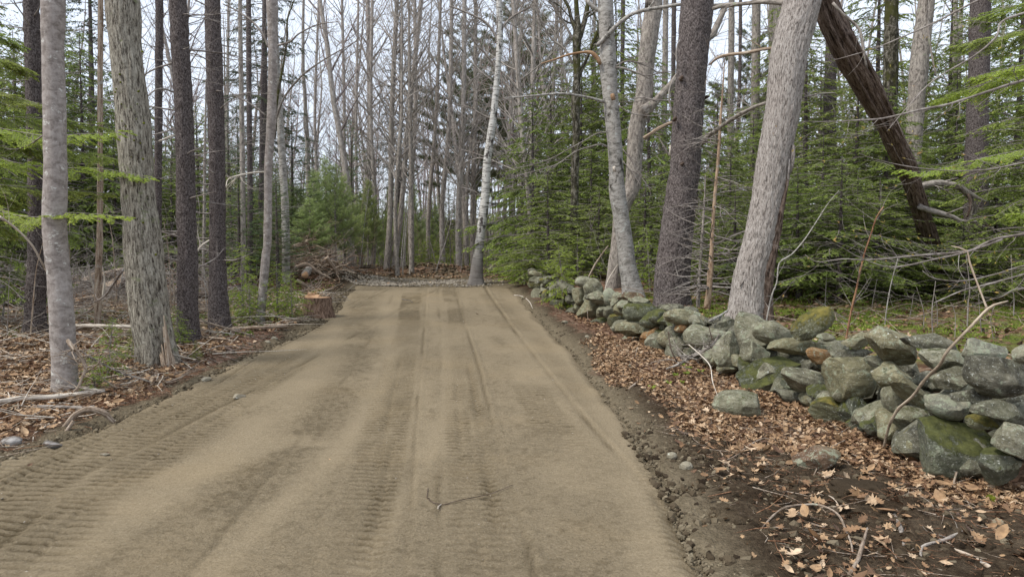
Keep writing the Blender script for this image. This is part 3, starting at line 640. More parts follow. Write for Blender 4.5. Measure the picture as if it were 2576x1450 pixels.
SA_ = [
 (235,372,225,240,15,'stone_grey',3,'tall grey boulder against the foot of the big leaning tree'),
 (372,395,262,160,-6,'stone_grey',2,'rounded grey stone with brown moss on its right, left of the egg-shaped stone'),
 (646,338,300,158,34,'stone_yellow',0,'smooth egg-shaped stone balanced tilted on top of the wall'),
 (530,488,385,128,6,'stone_olive',6,'broad flat slab directly under the egg-shaped stone'),
 (72,520,185,250,8,'stone_grey',4,'upright speckled stone left of and below the tall grey boulder'),
 (262,540,205,165,0,'stone_grey',5,'blocky lichened stone left of the broad flat slab'),
 (350,690,415,240,14,'stone_moss',4,'big mossy wedge-shaped stone under the broad flat slab'),
 (615,738,410,190,-20,'stone_grey',5,'long slanting stone with a reddish band, left of the round brown boulder'),
 (912,705,330,318,0,'stone_olive',1,'big round brown boulder in the middle of the near wall'),
 (935,458,212,112,8,'stone_olive',5,'flat-topped slab on the wall crest left of the big pointed pale stone'),
 (1188,500,365,235,-14,'stone_olive',5,'big pointed pale-speckled stone on the crest above the round brown boulder'),
 (895,552,285,90,4,'stone_dark',4,'dark slab wedged under the pointed pale-speckled stone'),
 (690,555,190,110,0,'stone_rust',4,'dark rusty stone in the gap right of the broad flat slab'),
 (1455,468,425,125,-16,'stone_dark',5,'long dark slab on the crest right of the pointed pale-speckled stone'),
 (1525,592,310,165,-8,'stone_grey',5,'grey stone with a white left face under the long dark slab'),
 (1790,532,290,165,-10,'stone_pale',4,'pale rounded crest stone right of the long dark slab'),
 (1900,705,440,275,-8,'stone_dark',3,'very large dark grey boulder at the right end of the wall'),
 (1568,703,262,155,0,'stone_grey',6,'squarish grey block behind the leaning stick'),
 (1168,687,268,180,-5,'stone_olive',2,'bun-shaped speckled stone right of the round brown boulder'),
 (1320,815,400,120,-36,'stone_olive',6,'steeply slanting slab with a mossy lower edge, crossed by the leaning stick'),
 (1190,855,150,215,22,'stone_grey',3,'narrow grey stone under the upper end of the slanting slab'),
 (1562,885,290,205,-8,'stone_pale',3,'pale greenish boulder below the squarish grey block'),
 (1712,815,245,92,3,'stone_dark',6,'thin dark slab on top of the pale greenish boulder'),
 (1915,925,405,135,-16,'stone_dark',6,'long layered slab jutting out under the very large dark boulder'),
 (1790,1008,225,105,-16,'stone_yellow',4,'small flat stone with a bright moss cap above the huge mossy boulder'),
 (1600,1200,515,430,-6,'stone_moss',2,'huge mossy boulder standing at the right front foot of the wall'),
 (1878,1310,270,250,0,'stone_moss',3,'mossy boulder among dead leaves right of the huge mossy boulder'),
 (2010,1125,260,215,-10,'stone_grey',4,'grey stone at the right edge below the long layered slab'),
 (800,938,330,190,-10,'stone_yellow',5,'blocky stone capped with yellow-green moss in front of the round brown boulder'),
 (1305,985,260,175,0,'stone_grey',3,'low grey stone behind the foot of the leaning stick'),
 (1335,1055,170,110,20,'stone_olive',3,'small rounded stone beside the foot of the leaning stick'),
 (520,835,260,95,-8,'stone_dark',3,'dark stone in shade below the long slanting stone'),
 (1085,1020,260,75,0,'stone_moss',4,'low mossy slab at ground level left of the leaning stick'),
 (735,432,120,60,0,'stone_grey',3,'small stone tucked behind the egg-shaped stone'),
 (840,815,115,110,-30,'stone_grey',3,'small pale stone against the lower left of the round brown boulder'),
 (1050,590,120,80,0,'stone_dark',3,'small dark stone hidden above the bun-shaped stone'),
 (2080,540,160,130,0,'stone_grey',3,'grey crest stone cut off by the right edge of the picture'),
]
SB_ = [
 (386,208,96,56,0,'stone_yellow',3,'rounded mossy stone on top of the far end of the wall'),
 (301,226,66,54,0,'stone_grey',3,'grey stone left of the topmost far mossy stone'),
 (252,218,60,56,0,'stone_dark',3,'dark stone at the far left end of the wall crest'),
 (345,254,88,42,-5,'stone_grey',4,'flat grey stone just below the topmost far mossy stone'),
 (436,262,98,42,-8,'stone_olive',4,'flat olive stone right of the far mossy crest stone'),
 (291,276,62,42,0,'stone_dark',3,'small dark stone low in the far end of the wall'),
 (372,292,60,46,10,'stone_grey',3,'small grey stone low in the far wall above orange moss'),
 (436,304,98,50,0,'stone_grey',4,'grey stone in the far wall beneath the flat olive stone'),
 (512,316,88,44,0,'stone_yellow',3,'yellow mossy stone on the far crest'),
 (318,312,84,36,0,'stone_yellow',3,'small stone under orange moss at the far foot of the wall'),
 (566,296,92,30,-8,'stone_dark',4,'thin dark slab lying on the crest near the leaning dead stick'),
 (430,350,110,64,-12,'stone_yellow',3,'yellow mossy stone midway along the far wall face'),
 (586,372,98,70,-10,'stone_grey',6,'angular grey stone below the thin dark crest slab'),
 (448,428,88,108,15,'stone_grey',3,'pale lichened upright stone at the left end of the middle wall'),
 (518,432,74,96,-12,'stone_yellow',4,'narrow mossy upright stone beside the pale lichened upright one'),
 (590,428,105,52,-6,'stone_dark',4,'dark stone in the middle wall under the angular grey stone'),
 (596,482,108,66,-3,'stone_grey',3,'rounded grey stone low in the middle wall'),
 (662,376,132,82,-6,'stone_grey',5,'grey angular stone with a notched face in the middle wall'),
 (806,326,142,84,-4,'stone_grey',2,'rounded stone crowning the middle wall, left of its bigger neighbour'),
 (880,372,152,132,-28,'stone_grey',3,'big sloping stone crowning the middle wall before the grey-barked tree'),
 (768,438,92,126,14,'stone_olive',2,'upright olive stone left of the big sloping crest stone'),
 (878,432,136,62,8,'stone_dark',4,'dark wedge below the big sloping crest stone'),
 (654,450,44,84,0,'stone_yellow',3,'narrow moss-covered stone in the middle wall'),
 (712,394,74,62,0,'stone_dark',4,'small dark grey angular stone left of the upright olive stone'),
 (700,456,78,62,0,'stone_dark',3,'dark stone in the hollow left of the upright olive stone'),
 (445,506,74,40,0,'stone_grey',4,'small angular rock on the ground at the left foot of the middle wall'),
 (520,532,102,52,0,'stone_grey',3,'mossy-topped rock on the bare soil by the road'),
 (636,518,118,78,-10,'stone_yellow',3,'bright yellow-mossed stone at the foot of the middle wall'),
 (712,556,106,66,20,'stone_dark',5,'dark leaning slab at the foot of the middle wall'),
 (852,520,215,160,8,'stone_olive',5,'big angular boulder in the front face of the middle wall'),
 (1004,440,128,118,-20,'stone_pale',4,'white-topped stone right of the big sloping crest stone'),
 (1066,462,106,112,-10,'stone_grey',5,'squared grey stone beside the white-topped stone'),
 (1162,436,184,66,-3,'stone_brown',5,'brownish flat block on the crest at the foot of the beech'),
 (1000,562,94,116,12,'stone_dark',4,'dark stone right of the big angular boulder'),
 (1112,504,112,88,18,'stone_grey',3,'rounded grey stone under the brownish flat block'),
 (1228,474,180,72,-4,'stone_grey',4,'flat speckled stone in front of the brownish flat block'),
 (1246,556,290,138,2,'stone_moss',2,'large humped mossy boulder left of the dark pine'),
 (1048,610,132,92,12,'stone_yellow',3,'rounded yellow-green stone left of the humped mossy boulder'),
 (925,628,160,62,0,'stone_moss',5,'flat ledge stone with yellow moss near the road'),
 (1228,668,370,140,6,'stone_olive',4,'long olive stone overhanging a dark hollow'),
 (1170,772,190,130,-12,'stone_brown',4,'dark brown stone in the hollow beneath the long olive stone'),
 (1036,742,110,165,-25,'stone_pale',5,'white-lichened upright stone at the left end of the long olive stone'),
 (955,692,110,68,-8,'stone_brown',4,'brownish block half buried near the flat ledge stone'),
 (1296,748,118,200,-38,'stone_rust',3,'orange-brown rotten-looking stone leaning on the long olive stone'),
 (1562,590,302,114,-3,'stone_olive',1,'long smooth pale stone on the crest in front of the dark pine'),
 (1662,620,132,78,-18,'stone_grey',4,'small pointed grey stone at the right end of the smooth crest stone'),
 (1540,676,92,64,-10,'stone_rust',2,'small orange-tinged stone under the smooth crest stone'),
 (1482,708,128,108,20,'stone_grey',3,'lichened stone between the rotten-looking stone and the orange-tinged one'),
 (1350,800,152,160,28,'stone_grey',1,'smooth rounded stone standing behind the bare dead branch'),
 (1498,852,230,200,42,'stone_grey',4,'big leaning triangular stone half buried in leaves'),
 (1722,746,320,170,-8,'stone_grey',4,'wide grey stone above the tip of the dead branch'),
 (1762,888,130,140,8,'stone_grey',4,'grey stone behind the dead branch at the foot of the wall'),
 (150,205,95,50,8,'stone_olive',4,'mossy stone in the small heap right of the white birch'),
 (206,238,72,52,0,'stone_dark',3,'dark stone low in the heap right of the white birch'),
 (112,232,70,40,-5,'stone_grey',3,'small grey stone at the left of the heap by the white birch'),
]
for (x, y, w_, h_, r_, mt, cu, lb) in SA_:
    a, b = cA(x, y); put_stone(a, b, w_*.373*1.04, h_*.373*1.05, r_, mt, cu, lb, sub=5 if w_ > 300 else 4)
for (x, y, w_, h_, r_, mt, cu, lb) in SB_:
    a, b = cB(x, y); Zs = None
    put_stone(a, b, w_*.3316*1.07, h_*.3316*1.10, r_, mt, cu, lb, Z=27 if x < 220 else None)
# stones standing or lying apart from the wall
def ground_stone(x, y, wpx, hpx, mat, cuts, label, grp=None, rot=0, name='stone', sub=4):
    g = G(x, y+hpx*.38); k = g.y/F
    me = stone_mesh(int(x+y), (wpx*k, (wpx*.7+hpx*.3)*k, hpx*k*1.1), cuts, sub)
    o = obj(name, me, M[mat]); o.location = (g.x, g.y+wpx*.15*k, g.z+hpx*.42*k); o.rotation_euler = (0, -math.radians(rot), .2)
    return tag(o, label, 'stone', grp)
ground_stone(1857, 1023, 137, 66, 'stone_grey', 1, 'lone smooth boulder lying in dead leaves in front of the wall', rot=-3)
ground_stone(1690, 1148, 26, 20, 'stone_tan', 0, 'pale round cobble on the dark soil, nearer the road of two')
ground_stone(1726, 1175, 34, 25, 'stone_tan', 0, 'beige egg-shaped cobble on the dark soil, lower of two')
ground_stone(2060, 1160, 120, 62, 'stone_brown', 5, 'dark soil-covered rock half buried in the dirt')
ground_stone(1832, 1288, 11, 12, 'stone_tan', 0, 'tiny white pebble on the dark soil at lower right')
for (x, y, w_, h_, lb) in ((660, 632, 46, 22, 'flat tan rock at the road edge by the middle wall'), (828, 742, 34, 20, 'small brown rock on the disturbed soil strip'), (985, 846, 60, 34, 'split tan rock on the soil strip beside the long olive stone'), (733, 722, 28, 16, 'small lump of rock at the edge of the smooth dirt'), (1065, 820, 40, 30, 'fist-sized rock against the foot of the wall'), (1152, 965, 26, 34, 'small grey rock where the soil meets the leaves'), (345, 448, 36, 20, 'small rock on the soil bank at the far road edge')):
    a, b = cB(x, y); ground_stone(a, b, w_*.34, h_*.36, 'stone_tan' if w_ % 4 else 'stone_brown', 4, lb, 'small rocks on the soil strip by the road', sub=3)
for (x, y, w_, h_, lb) in ((600, 997, 30, 13, 'half-buried pale rock at the left road edge, nearest the camera of four'), (517, 955, 26, 12, 'half-buried rock at the left road edge among leaves'), (672, 860, 16, 8, 'small pale stone on the left verge before the stump, left of two'), (690, 852, 18, 9, 'small pale stone on the left verge before the stump, right of two'), (262, 1143, 22, 8, 'flat grey stone pressed in the left edge of the dirt')):
    ground_stone(x, y, w_, h_, 'stone_tan', 3, lb, 'small stones along the left road edge', sub=3)
ground_stone(24, 1112, 50, 24, 'white', 2, 'white crusted rock on reddish earth at the left edge')
ground_stone(128, 1120, 44, 17, 'white', 3, 'white crusted rock with a grey tail beside the road at lower left', rot=-22)
# hidden core so the wall is not hollow: rubble hearting between the faces
rv = []
for zz in np.arange(5.0, 17.5, .16):
    for lv in range(2 if zz > 12 else 3):
        rv.append((float(ew(zz))+.66+R.uniform(-.10, .14), zz, .05+.20*lv+R.uniform(-.04, .04)))
for zz in np.arange(17.5, 29, .3):
    for lv in range(2): rv.append((float(ew(zz))+.45+R.uniform(-.1, .1), zz, .02+.18*lv+R.uniform(-.04, .04)))
V, T = ico(2); mb = MB()
for k_, (x, y, z) in enumerate(rv):
    Vq = V*(1+.5*noise(V*1.4+k_, k_)[:, None])*np.array([.17, .14, .11])*R.uniform(.6, 1.2)
    scatter(mb, Vq, None, T, np.array([[x, y, H(x-.5, y)+z]]), rotm(np.array([R.uniform(0, 6)]), np.array([R.uniform(-.5, .5)]), np.array([R.uniform(-.5, .5)])), np.array([1.]))
tag(obj('wall_rubble', mb.mesh('wall_rubble', smooth=False), M['stone_dark']), kind='stuff')
# lower back-row and infill stones that show between the big ones
fill = []
for x in np.arange(1345, 2560, 21):
    zc = Zcol(x); g = H((x-CX)/F*zc, zc)
    for lv in ((0, 1) if x < 1800 else (0,)):
        fill.append((x+R.uniform(-9, 9), g+.16+.30*lv+R.uniform(-.06, .06), zc+.10+R.uniform(0, .14)))
for k_, (x, z, zc) in enumerate(fill):
    s_ = R.uniform(.18, .34); me = stone_mesh(900+k_, (s_*1.35, s_, s_*.85), 4, 3)
    o = obj('wall_stone', me, M[R.choice(['stone_grey', 'stone_dark', 'stone_olive', 'stone_moss'])]); o.location = ((x-CX)/F*zc+.0, zc+.42, z)
    o.rotation_euler = (R.uniform(-.3, .3), R.uniform(-.4, .4), R.uniform(0, 6))
    tag(o, 'grey infill stone mostly hidden between the bigger stones of the wall', 'stone', 'small infill stones deep in the wall')
# ================================================================ TREES
def rowdisp(kind):
    def f(bc, rad, th, L):
        if kind == 'furrowed':
            q = 1-np.abs(noise(bc*np.array([30, 30, 6]), 3)); s = fbm(bc*np.array([8, 8, 3]), 3, 5)
            return .016*(q-.7)+.008*s
        if kind == 'shaggy':
            q = fbm(bc*np.array([42, 42, 9]), 3, 6); return .008*np.sign(q)*np.abs(q)**.7+.010*fbm(bc*np.array([5, 5, 1.2]), 2, 8)
        if kind == 'scaly': return .010*fbm(bc*np.array([38, 38, 20]), 2, 7)+.007*fbm(bc*5, 3, 9)
        if kind == 'smooth': return .006*fbm(bc*np.array([5, 5, 2.5]), 3, 10)+.002*fbm(bc*np.array([20, 20, 40]), 2, 12)
        if kind == 'rot': return .03*fbm(bc*np.array([9, 9, 1.5]), 3, 14)+.012*fbm(bc*np.array([40, 40, 3]), 2, 15)
        return .006*fbm(bc*8, 3, 16)
    return f
def pathpts(path, Z, top=None, dZ=0.):
    """path: (x, y, width px) from base upward -> world points with radii; dZ tilts it away with height"""
    y0 = path[0][1]; out = []; keep = [path[0]]
    for q in path[1:-1]:
        if math.hypot(q[0]-keep[-1][0], q[1]-keep[-1][1]) > 32: keep.append(q)
    path = keep+[path[-1]]
    for (x, y, w_) in path:
        zz = Z+dZ*(y0-y)/700.; p = P(x, y, zz); out.append((p.x, p.y, p.z, w_/2*zz/F))
    if top:
        a, b = out[-2], out[-1]; d = Vector(b[:3])-Vector(a[:3]); d.normalize(); d = (d+Vector((0, 0, .6))).normalized()
        Lr = top-b[2]
        if Lr > .5:
            for f in (.35, .7, 1.0): out.append((b[0]+d.x*Lr*f, b[1]+d.y*Lr*f, b[2]+d.z*Lr*f, max(.015, b[3]*(1-.85*f))))
    return out
def trunk(name_part, path, Z, mat, par, root, k=24, step=.10, disp=None, top=None, flare=1.0, bury=.25, dZ=0., toes=0, cap=True):
    pts = path if len(path[0]) == 4 else pathpts(path, Z, top, dZ)
    b = pts[0]
    if bury: pts = [(b[0]-(pts[1][0]-b[0])*.1, b[1], b[2]-bury, b[3]*(1+.25*flare))]+pts
    mb = MB(); dd = rowdisp(disp) if disp else None
    if toes:
        base = b[2]; r0 = b[3]
        def dd2(bc, rad, th, L, dd=dd):
            h = np.clip(1-(L-bury)/.55, 0, 1.3)**2.2
            return (dd(bc, rad, th, L) if dd else 0)+r0*.20*h*(.1+.9*np.clip(np.sin(th*toes+1.3), -.4, 1))
        tube(mb, pts, k, step, dd2, cap)
    else: tube(mb, pts, k, step, dd, cap)
    o = obj(name_part, mb.mesh(name_part, origin=root), M[mat], par); return pts
def grow(S, p, d, r, L, lvl, seg, up=.08, wob=.22, dens=1.0, ang=(.5, 1.0), mx=3, rmin=.0018, tips=None, droop=0):
    n = max(2, int(L/seg[min(lvl, len(seg)-1)])); st = L/n; ch = []
    for i in range(n):
        d = (d+Vector((R.gauss(0, wob), R.gauss(0, wob), R.gauss(0, wob)+up-droop))*.5).normalized()
        q = p+d*st; r0 = max(rmin, r*(1-.82*i/n)); r1 = max(rmin, r*(1-.82*(i+1)/n))
        S.append((p.x, p.y, p.z, q.x, q.y, q.z, r0, r1)); p = q
        if lvl < mx and i > 0 and R.random() < dens:
            a = Vector((R.gauss(0, 1), R.gauss(0, 1), R.gauss(0, 1))); a = (a-d*a.dot(d)).normalized(); t = R.uniform(*ang)
            ch.append((p.copy(), (d*math.cos(t)+a*math.sin(t)), r1*R.uniform(.45, .75), L*R.uniform(.3, .6)*(1-.4*i/n)))
    if tips is not None: tips.append((p.x, p.y, p.z, d.x, d.y, d.z))
    for (a, b, c, e) in ch: grow(S, a, b, c, e, lvl+1, seg, up, wob, dens, ang, mx, rmin, tips, droop)
def branch_px(par, root, path, Z, mat, tw=0, k=7, dZ=0, name='branch', sub=True, twl=.5, twu=0.0, label=None, tips=None, Z2=None, step=.06):
    """a limb read from the photograph, swinging from depth Z to Z2, with side twigs"""
    Z2 = Z if Z2 is None else Z2; n = len(path); pts = []
    for i, (x, y, w_) in enumerate(path):
        zz = Z+(Z2-Z)*i/(n-1); p = P(x, y, zz); pts.append((p.x, p.y, p.z, max(.0012, w_/2*zz/F)))
    mb = MB(); A = tube(mb, pts, k, step, lambda bc, r, th, L: r*.18*fbm(bc*18, 2, 4))
    if tw:
        S = []
        for _ in range(tw):
            i = R.randrange(len(A)//6, len(A)-1); p = Vector(A[i, :3]); t = Vector(A[i+1, :3])-p; t.normalize()
            a = Vector((R.gauss(0, 1), R.gauss(0, .6), R.gauss(0, 1)+twu)); a = (a-t*a.dot(t)).normalized(); q = R.uniform(.4, 1.0)
            grow(S, p, t*math.cos(q)+a*math.sin(q), max(.0012, A[i, 3]*R.uniform(.25, .5)), twl*R.uniform(.4, 1.2), 0, (.07,), .03, .3, .4, mx=1, rmin=.0011, tips=tips)
        segs(mb, S, 4)
    o = obj(name, mb.mesh(name, origin=root), M[mat], par)
    if label: o['label'] = label
    return A
def dead_twigs(par, root, pts, n, L, mat='bark_twig', z0=.05, z1=.9, name='crown', droop=.0, r=.35, lv=1, dirs=None, rm=.0022, seg=.12):  # bare dead twigs in separate pieces
    A = np.array(pts); A = catmull(A, .15); S = []
    for _ in range(n):
        i = int(len(A)*R.uniform(z0, z1)); i = min(i, len(A)-1); p = Vector(A[i, :3]); a = R.uniform(0, 2*PI)
        d = Vector((math.cos(a), math.sin(a), R.uniform(-.25, .35))).normalized()
        grow(S, p+d*A[i, 3]*.8, d, max(rm*1.6, A[i, 3]*.10*R.uniform(.5, 1.4)), L*R.uniform(.35, 1.2), 0, (seg,), .02, .16, r, mx=lv, rmin=rm, droop=droop)
    mb = MB(); segs(mb, S, 4); return obj(name, mb.mesh(name, origin=root), M[mat], par)
cr1 = lambda L_: [(x*.4145, y*.4145, w_*.4145) for x, y, w_ in L_]
cr5 = lambda L_: [(1287.6+x*.3316, y*.3316, w_*.3316) for x, y, w_ in L_]
cr6 = lambda L_: [(1888.4+x*.3316, y*.3316, w_*.3316) for x, y, w_ in L_]
cr3 = lambda L_: [(686.7+x*.3316, y*.3316, w_*.3316) for x, y, w_ in L_]
hero_x = []
def hero(name, cat, label, path, mat, disp=None, Z=None, k=24, step=.08, top=9, toes=0, flare=1, dZ=0, group=None, yb=None):
    if Z is None: Z = G(path[0][0], path[0][1]).y
    b = P(path[0][0], path[0][1], Z); root = (b.x, b.y, H(b.x, b.y))
    t = empty(name, root, label, cat, group)
    pts = trunk('trunk', path, Z, mat, t, root, k, step, disp, top, flare, bury=max(.2, b.z-root[2]+.2), dZ=dZ, toes=toes)
    return t, root, pts, Z
# --- left side
maple = hero('maple_tree', 'tree', 'smooth grey maple with pale lichen spots, nearest trunk on the left',
 [(167,987,60),(164,940,58),(158,850,56),(156,805,56),(152,740,55),(147,681,54),(139,598,56),(137,539,55),(140,415,52),(138,373,52),(136,249,52),(133,124,49),(133,0,54)], 'bark_maple', 'smooth', k=40, step=.05, toes=3, flare=.4)
oak = hero('oak_tree', 'tree', 'largest left trunk, furrowed grey-brown bark with a torn white scar at its foot',
 [(395,913,96),(391,880,94),(387,847,93),(373,764,94),(365,681,92),(358,598,88),(356,560,84),(348,500,78),(340,373,79),(330,249,76),(317,124,72),(308,0,77)], 'bark_furrowed', 'furrowed', k=110, step=.03, toes=4, flare=.5, dZ=0)
sp0 = hero('spruce_tree', 'tree', 'dark rough spruce trunk behind the spotted maple, furthest left of the dark trunks',
 [(86,838,56),(89,764,46),(93,640,42),(92,600,39),(90,415,36),(87,249,37),(78,0,35)], 'bark_spruce', 'scaly', k=40, step=.06, toes=5)
sp3 = hero('spruce_tree', 'tree', 'thick dark spruce trunk just right of the largest furrowed trunk',
 [(474,858,58),(473,820,52),(472,764,50),(472,640,47),(470,600,46),(465,373,44),(461,249,44),(454,124,42),(447,0,42)], 'bark_spruce', 'scaly', k=48, step=.05, toes=5)
sp4 = hero('spruce_tree', 'tree', 'straight dark spruce trunk, second right of the largest furrowed trunk',
 [(551,826,56),(550,800,46),(548,700,43),(547,600,39),(546,415,39),(540,207,39),(534,0,36)], 'bark_spruce', 'scaly', k=44, step=.06, toes=5)
sp3b = hero('spruce_tree', 'tree', 'slender dark spruce trunk seen between the two biggest left trunks',
 [(404,775,22),(398,600,17),(398,400,18),(399,249,18),(401,0,18)], 'bark_spruce', 'scaly', k=16, step=.12, top=12)
snag = hero('dead_tree', 'tree', 'thin barkless dead pole, reddish at its foot, between the maple and the furrowed trunk',
 [(245,822,17),(247,722,16),(249,640,15),(251,600,14),(252,415,13),(252,207,12),(253,0,13)], 'bark_dead', 'smooth', k=18, step=.08, top=11)
mp5 = hero('maple_tree', 'tree', 'slim smooth grey tree with a bend, standing right of the two straight dark trunks',
 [(654,813,27),(656,780,24),(662,722,23),(669,639,21),(673,600,20),(675,415,19),(683,290,23),(686,124,22),(684,0,28)], 'bark_maple', 'smooth', k=26, step=.07)
mp6 = hero('ash_tree', 'tree', 'slim pale whitish trunk left of the brush heap',
 [(719,738,20),(719,640,20),(719,600,20),(716,500,19),(711,415,18),(704,300,16),(699,200,14),(694,90,12),(690,0,11)], 'bark_beech', 'smooth', Z=21, k=20, step=.12, top=13)
th1 = hero('spruce_tree', 'tree', 'thin straight dark trunk rising just left of the bent smooth grey tree',
 [(631,700,14),(629,580,14),(628,400,13),(626,200,13),(625,0,12)], 'bark_spruce', Z=20, k=12, step=.2, top=14)
th2 = hero('spruce_tree', 'tree', 'thinnest dark trunk close behind the bent smooth grey tree',
 [(650,690,11),(655,500,10),(658,300,9),(662,130,9),(666,0,9)], 'bark_spruce', Z=23, k=12, step=.2, top=15)
th3 = hero('sapling', 'tree', 'thin knobbly pale grey trunk between the straight dark spruces and the bent grey tree',
 [(613,690,14),(611,500,13),(608,300,12),(604,60,10),(604,0,9)], 'bark_grey', Z=19, k=12, step=.2, top=11)
th4 = hero('sapling', 'tree', 'thin pale stem between the two thick straight dark spruces',
 [(510,735,9),(513,600,8),(515,400,7),(517,290,5),(518,200,3)], 'bark_grey', Z=19, k=8, step=.2, top=None)
for t, rt, pts, z in (sp0, sp3, sp4, sp3b): dead_twigs(t, rt, pts, 34, 1.1, lv=1, z0=.12, z1=.75)
dead_twigs(sp3b[0], sp3b[1], sp3b[2], 40, 1.6, z0=.1, z1=.9, name='crown')
for t, rt, pts, z in (th1, th2, th3): dead_twigs(t, rt, pts, 60, 1.4, lv=1, z0=.1, z1=.95)
dead_twigs(snag[0], snag[1], snag[2], 10, .7, 'bark_twig', z0=.2, z1=.7)
dead_twigs(th4[0], th4[1], th4[2], 14, .6)
B = branch_px
B(snag[0], snag[1], [(244,790,6),(258,745,5),(263,700,4),(254,660,3),(247,640,2)], 15.0, 'bleached', 2)
B(maple[0], maple[1], [(115,335,4),(95,350,4),(72,365,3),(40,375,2),(10,372,1.5)], 8.6, 'bark_twig', 5, Z2=9.2)
B(maple[0], maple[1], [(122,690,5),(105,660,5),(82,618,5),(52,585,5),(22,560,6),(0,545,6)], 8.2, 'bleached', 3, Z2=7.6)
B(sp3[0], sp3[1], [(436,232,4.5),(415,224,4.5),(395,225,4),(378,236,4),(366,248,3)], 12.4, 'bark_twig', 0, Z2=11.8)
B(sp3[0], sp3[1], [(440,340,5),(425,345,5),(412,351,5),(401,355,5)], 12.4, 'bleached', 0, Z2=12)
B(sp3[0], sp3[1], [(439,322,4),(415,332,4),(390,338,3),(376,344,3)], 12.4, 'bark_twig', 1, Z2=12)
B(sp3[0], sp3[1], [(490,640,5),(510,615,5),(540,598,5),(560,590,3)], 12.6, 'bleached', 2, Z2=13)
B(oak[0], oak[1], [(308,680,6),(285,715,5),(262,745,4.5),(235,760,3)], 10.8, 'bark_twig', 4, Z2=12)
B(mp5[0], mp5[1], [(676,120,6),(660,85,6),(635,55,5),(600,30,4),(560,10,3)], 15.2, 'bark_twig', 6, twl=.9)
B(mp5[0], mp5[1], [(668,432,4),(640,434,4),(605,440,4),(575,450,3),(568,470,2)], 15.5, 'bleached', 5, twl=.7, Z2=14.5)
B(mp5[0], mp5[1], [(668,290,4),(630,262,4),(590,240,3),(560,215,2)], 15.5, 'bark_twig', 5, twl=.7)
B(mp6[0], mp6[1], [(694,310,7),(690,350,6),(697,250,7),(712,165,6),(722,95,6),(723,50,4),(740,0,3)], 20.8, 'bark_mossdark', 6, twl=1.2)
B(mp6[0], mp6[1], [(694,300,6),(715,245,5),(755,195,5),(800,160,4),(850,130,3),(905,100,2)], 20.8, 'bark_twig', 12, twl=1.4, Z2=19)
B(mp6[0], mp6[1], [(698,115,6),(730,105,5),(752,85,4),(800,62,3),(850,55,2)], 20.8, 'bark_twig', 10, twl=1.4, Z2=19)
# torn white wood at the foot of the furrowed trunk
S_ = []
mb = MB()
for i in range(13):
    a = -.95+i*.045; zt = R.uniform(.15, .62)*math.exp(-((i-6)/5.)**2)+.08; rr = oak[2][1][3]*1.04+.008
    cx_, cy_ = oak[2][1][0]+.02, oak[2][1][1]
    p0 = (cx_+math.cos(a)*rr*1.18, cy_+math.sin(a)*rr*1.18, oak[1][2]-.04, .014); p1 = (cx_-.015+math.cos(a)*rr*1.05, cy_+math.sin(a)*rr*1.05, oak[1][2]+zt*.5, .014); p2 = (cx_-.03+math.cos(a)*rr*.99, cy_+math.sin(a)*rr*.99, oak[1][2]+zt, .004)
    tube(mb, [p0, p1, p2], 6, .05)
o = obj('torn_wood', mb.mesh('torn_wood', origin=oak[1]), M['bark_dead'], oak[0]); o['label'] = 'torn whitish splintered wood'
# moss tufts on the furrowed trunk
mb = MB(); V, T = ico(2)
for (x, y) in ((301,187),(303,207),(292,224),(290,232),(345,262),(305,262),(308,305),(316,318),(337,353),(353,360),(362,310),(358,130),(362,160),(311,345),(343,300),(330,395),(360,400),(366,450),(348,230),(392,640),(360,560)):
    p = P(x, y, oak[3]-.20); Vq = V*(1+.4*noise(V*2.5+x, 3)[:, None])*np.array([.014, .008, .013])*R.uniform(.5, 1.2)
    scatter(mb, Vq, None, T, np.array([p[:]]), rotm(np.array([0.]), np.array([0.]), np.array([0.])), np.array([1.]))
obj('moss', mb.mesh('moss', origin=oak[1]), M['moss'], oak[0])
# --- right side
birch = hero('birch_tree', 'tree', 'white-barked birch standing at the right end of the cleared dirt',
 [(1197,704,36),(1198,678,29),(1204,628,24),(1212,562,22),(1220,495,22),(1222,481,21),(1224,415,20),(1231,365,20),(1240,298,18),(1247,232,16),(1252,166,13),(1257,100,16),(1255,0,14)], 'birch', 'smooth', Z=23.5, k=24, step=.12, top=15, toes=3)
mossy = hero('maple_tree', 'tree', 'dark moss-streaked trunk that forks near the top, left of the pale beech',
 [(1445,690,24),(1445,600,22),(1445,481,20),(1447,398,20),(1449,332,18),(1447,265,22),(1451,199,18),(1450,133,20),(1452,83,22),(1451,40,13),(1449,0,11)], 'bark_mossdark', 'smooth', Z=21, k=20, step=.12, top=14)
beech = hero('beech_tree', 'tree', 'pale mottled beech with a dark vertical stain and a torn orange limb',
 [(1590,742,54),(1588,734,52),(1584,700,46),(1578,667,43),(1570,601,40),(1561,540,40),(1552,481,41),(1550,431,37),(1546,365,36),(1540,298,38),(1534,232,38),(1529,166,41),(1527,100,38),(1522,0,38)], 'bark_beech', 'smooth', Z=15, k=44, step=.05, top=12, toes=3)
gnarl = hero('maple_tree', 'tree', 'crooked grey tree behind the beech, forking to the right',
 [(1537,745,40),(1545,690,38),(1556,600,36),(1563,530,36),(1590,470,38),(1595,400,38),(1600,331,40),(1612,275,42),(1620,240,42),(1624,166,38),(1632,100,42),(1642,30,42),(1644,0,42)], 'bark_grey', 'furrowed', Z=17, k=44, step=.08, top=13, toes=3)
pine = hero('pine_tree', 'tree', 'massive dark-barked pine on the right behind the smooth crest stone',
 [(1692,800,108),(1692,772,96),(1690,740,90),(1690,700,88),(1700,600,82),(1714,481,76),(1722,432,74),(1728,331,74),(1738,192,74),(1745,100,76),(1754,0,78)], 'bark_pine', 'scaly', Z=13.6, k=90, step=.04, top=13, toes=6)
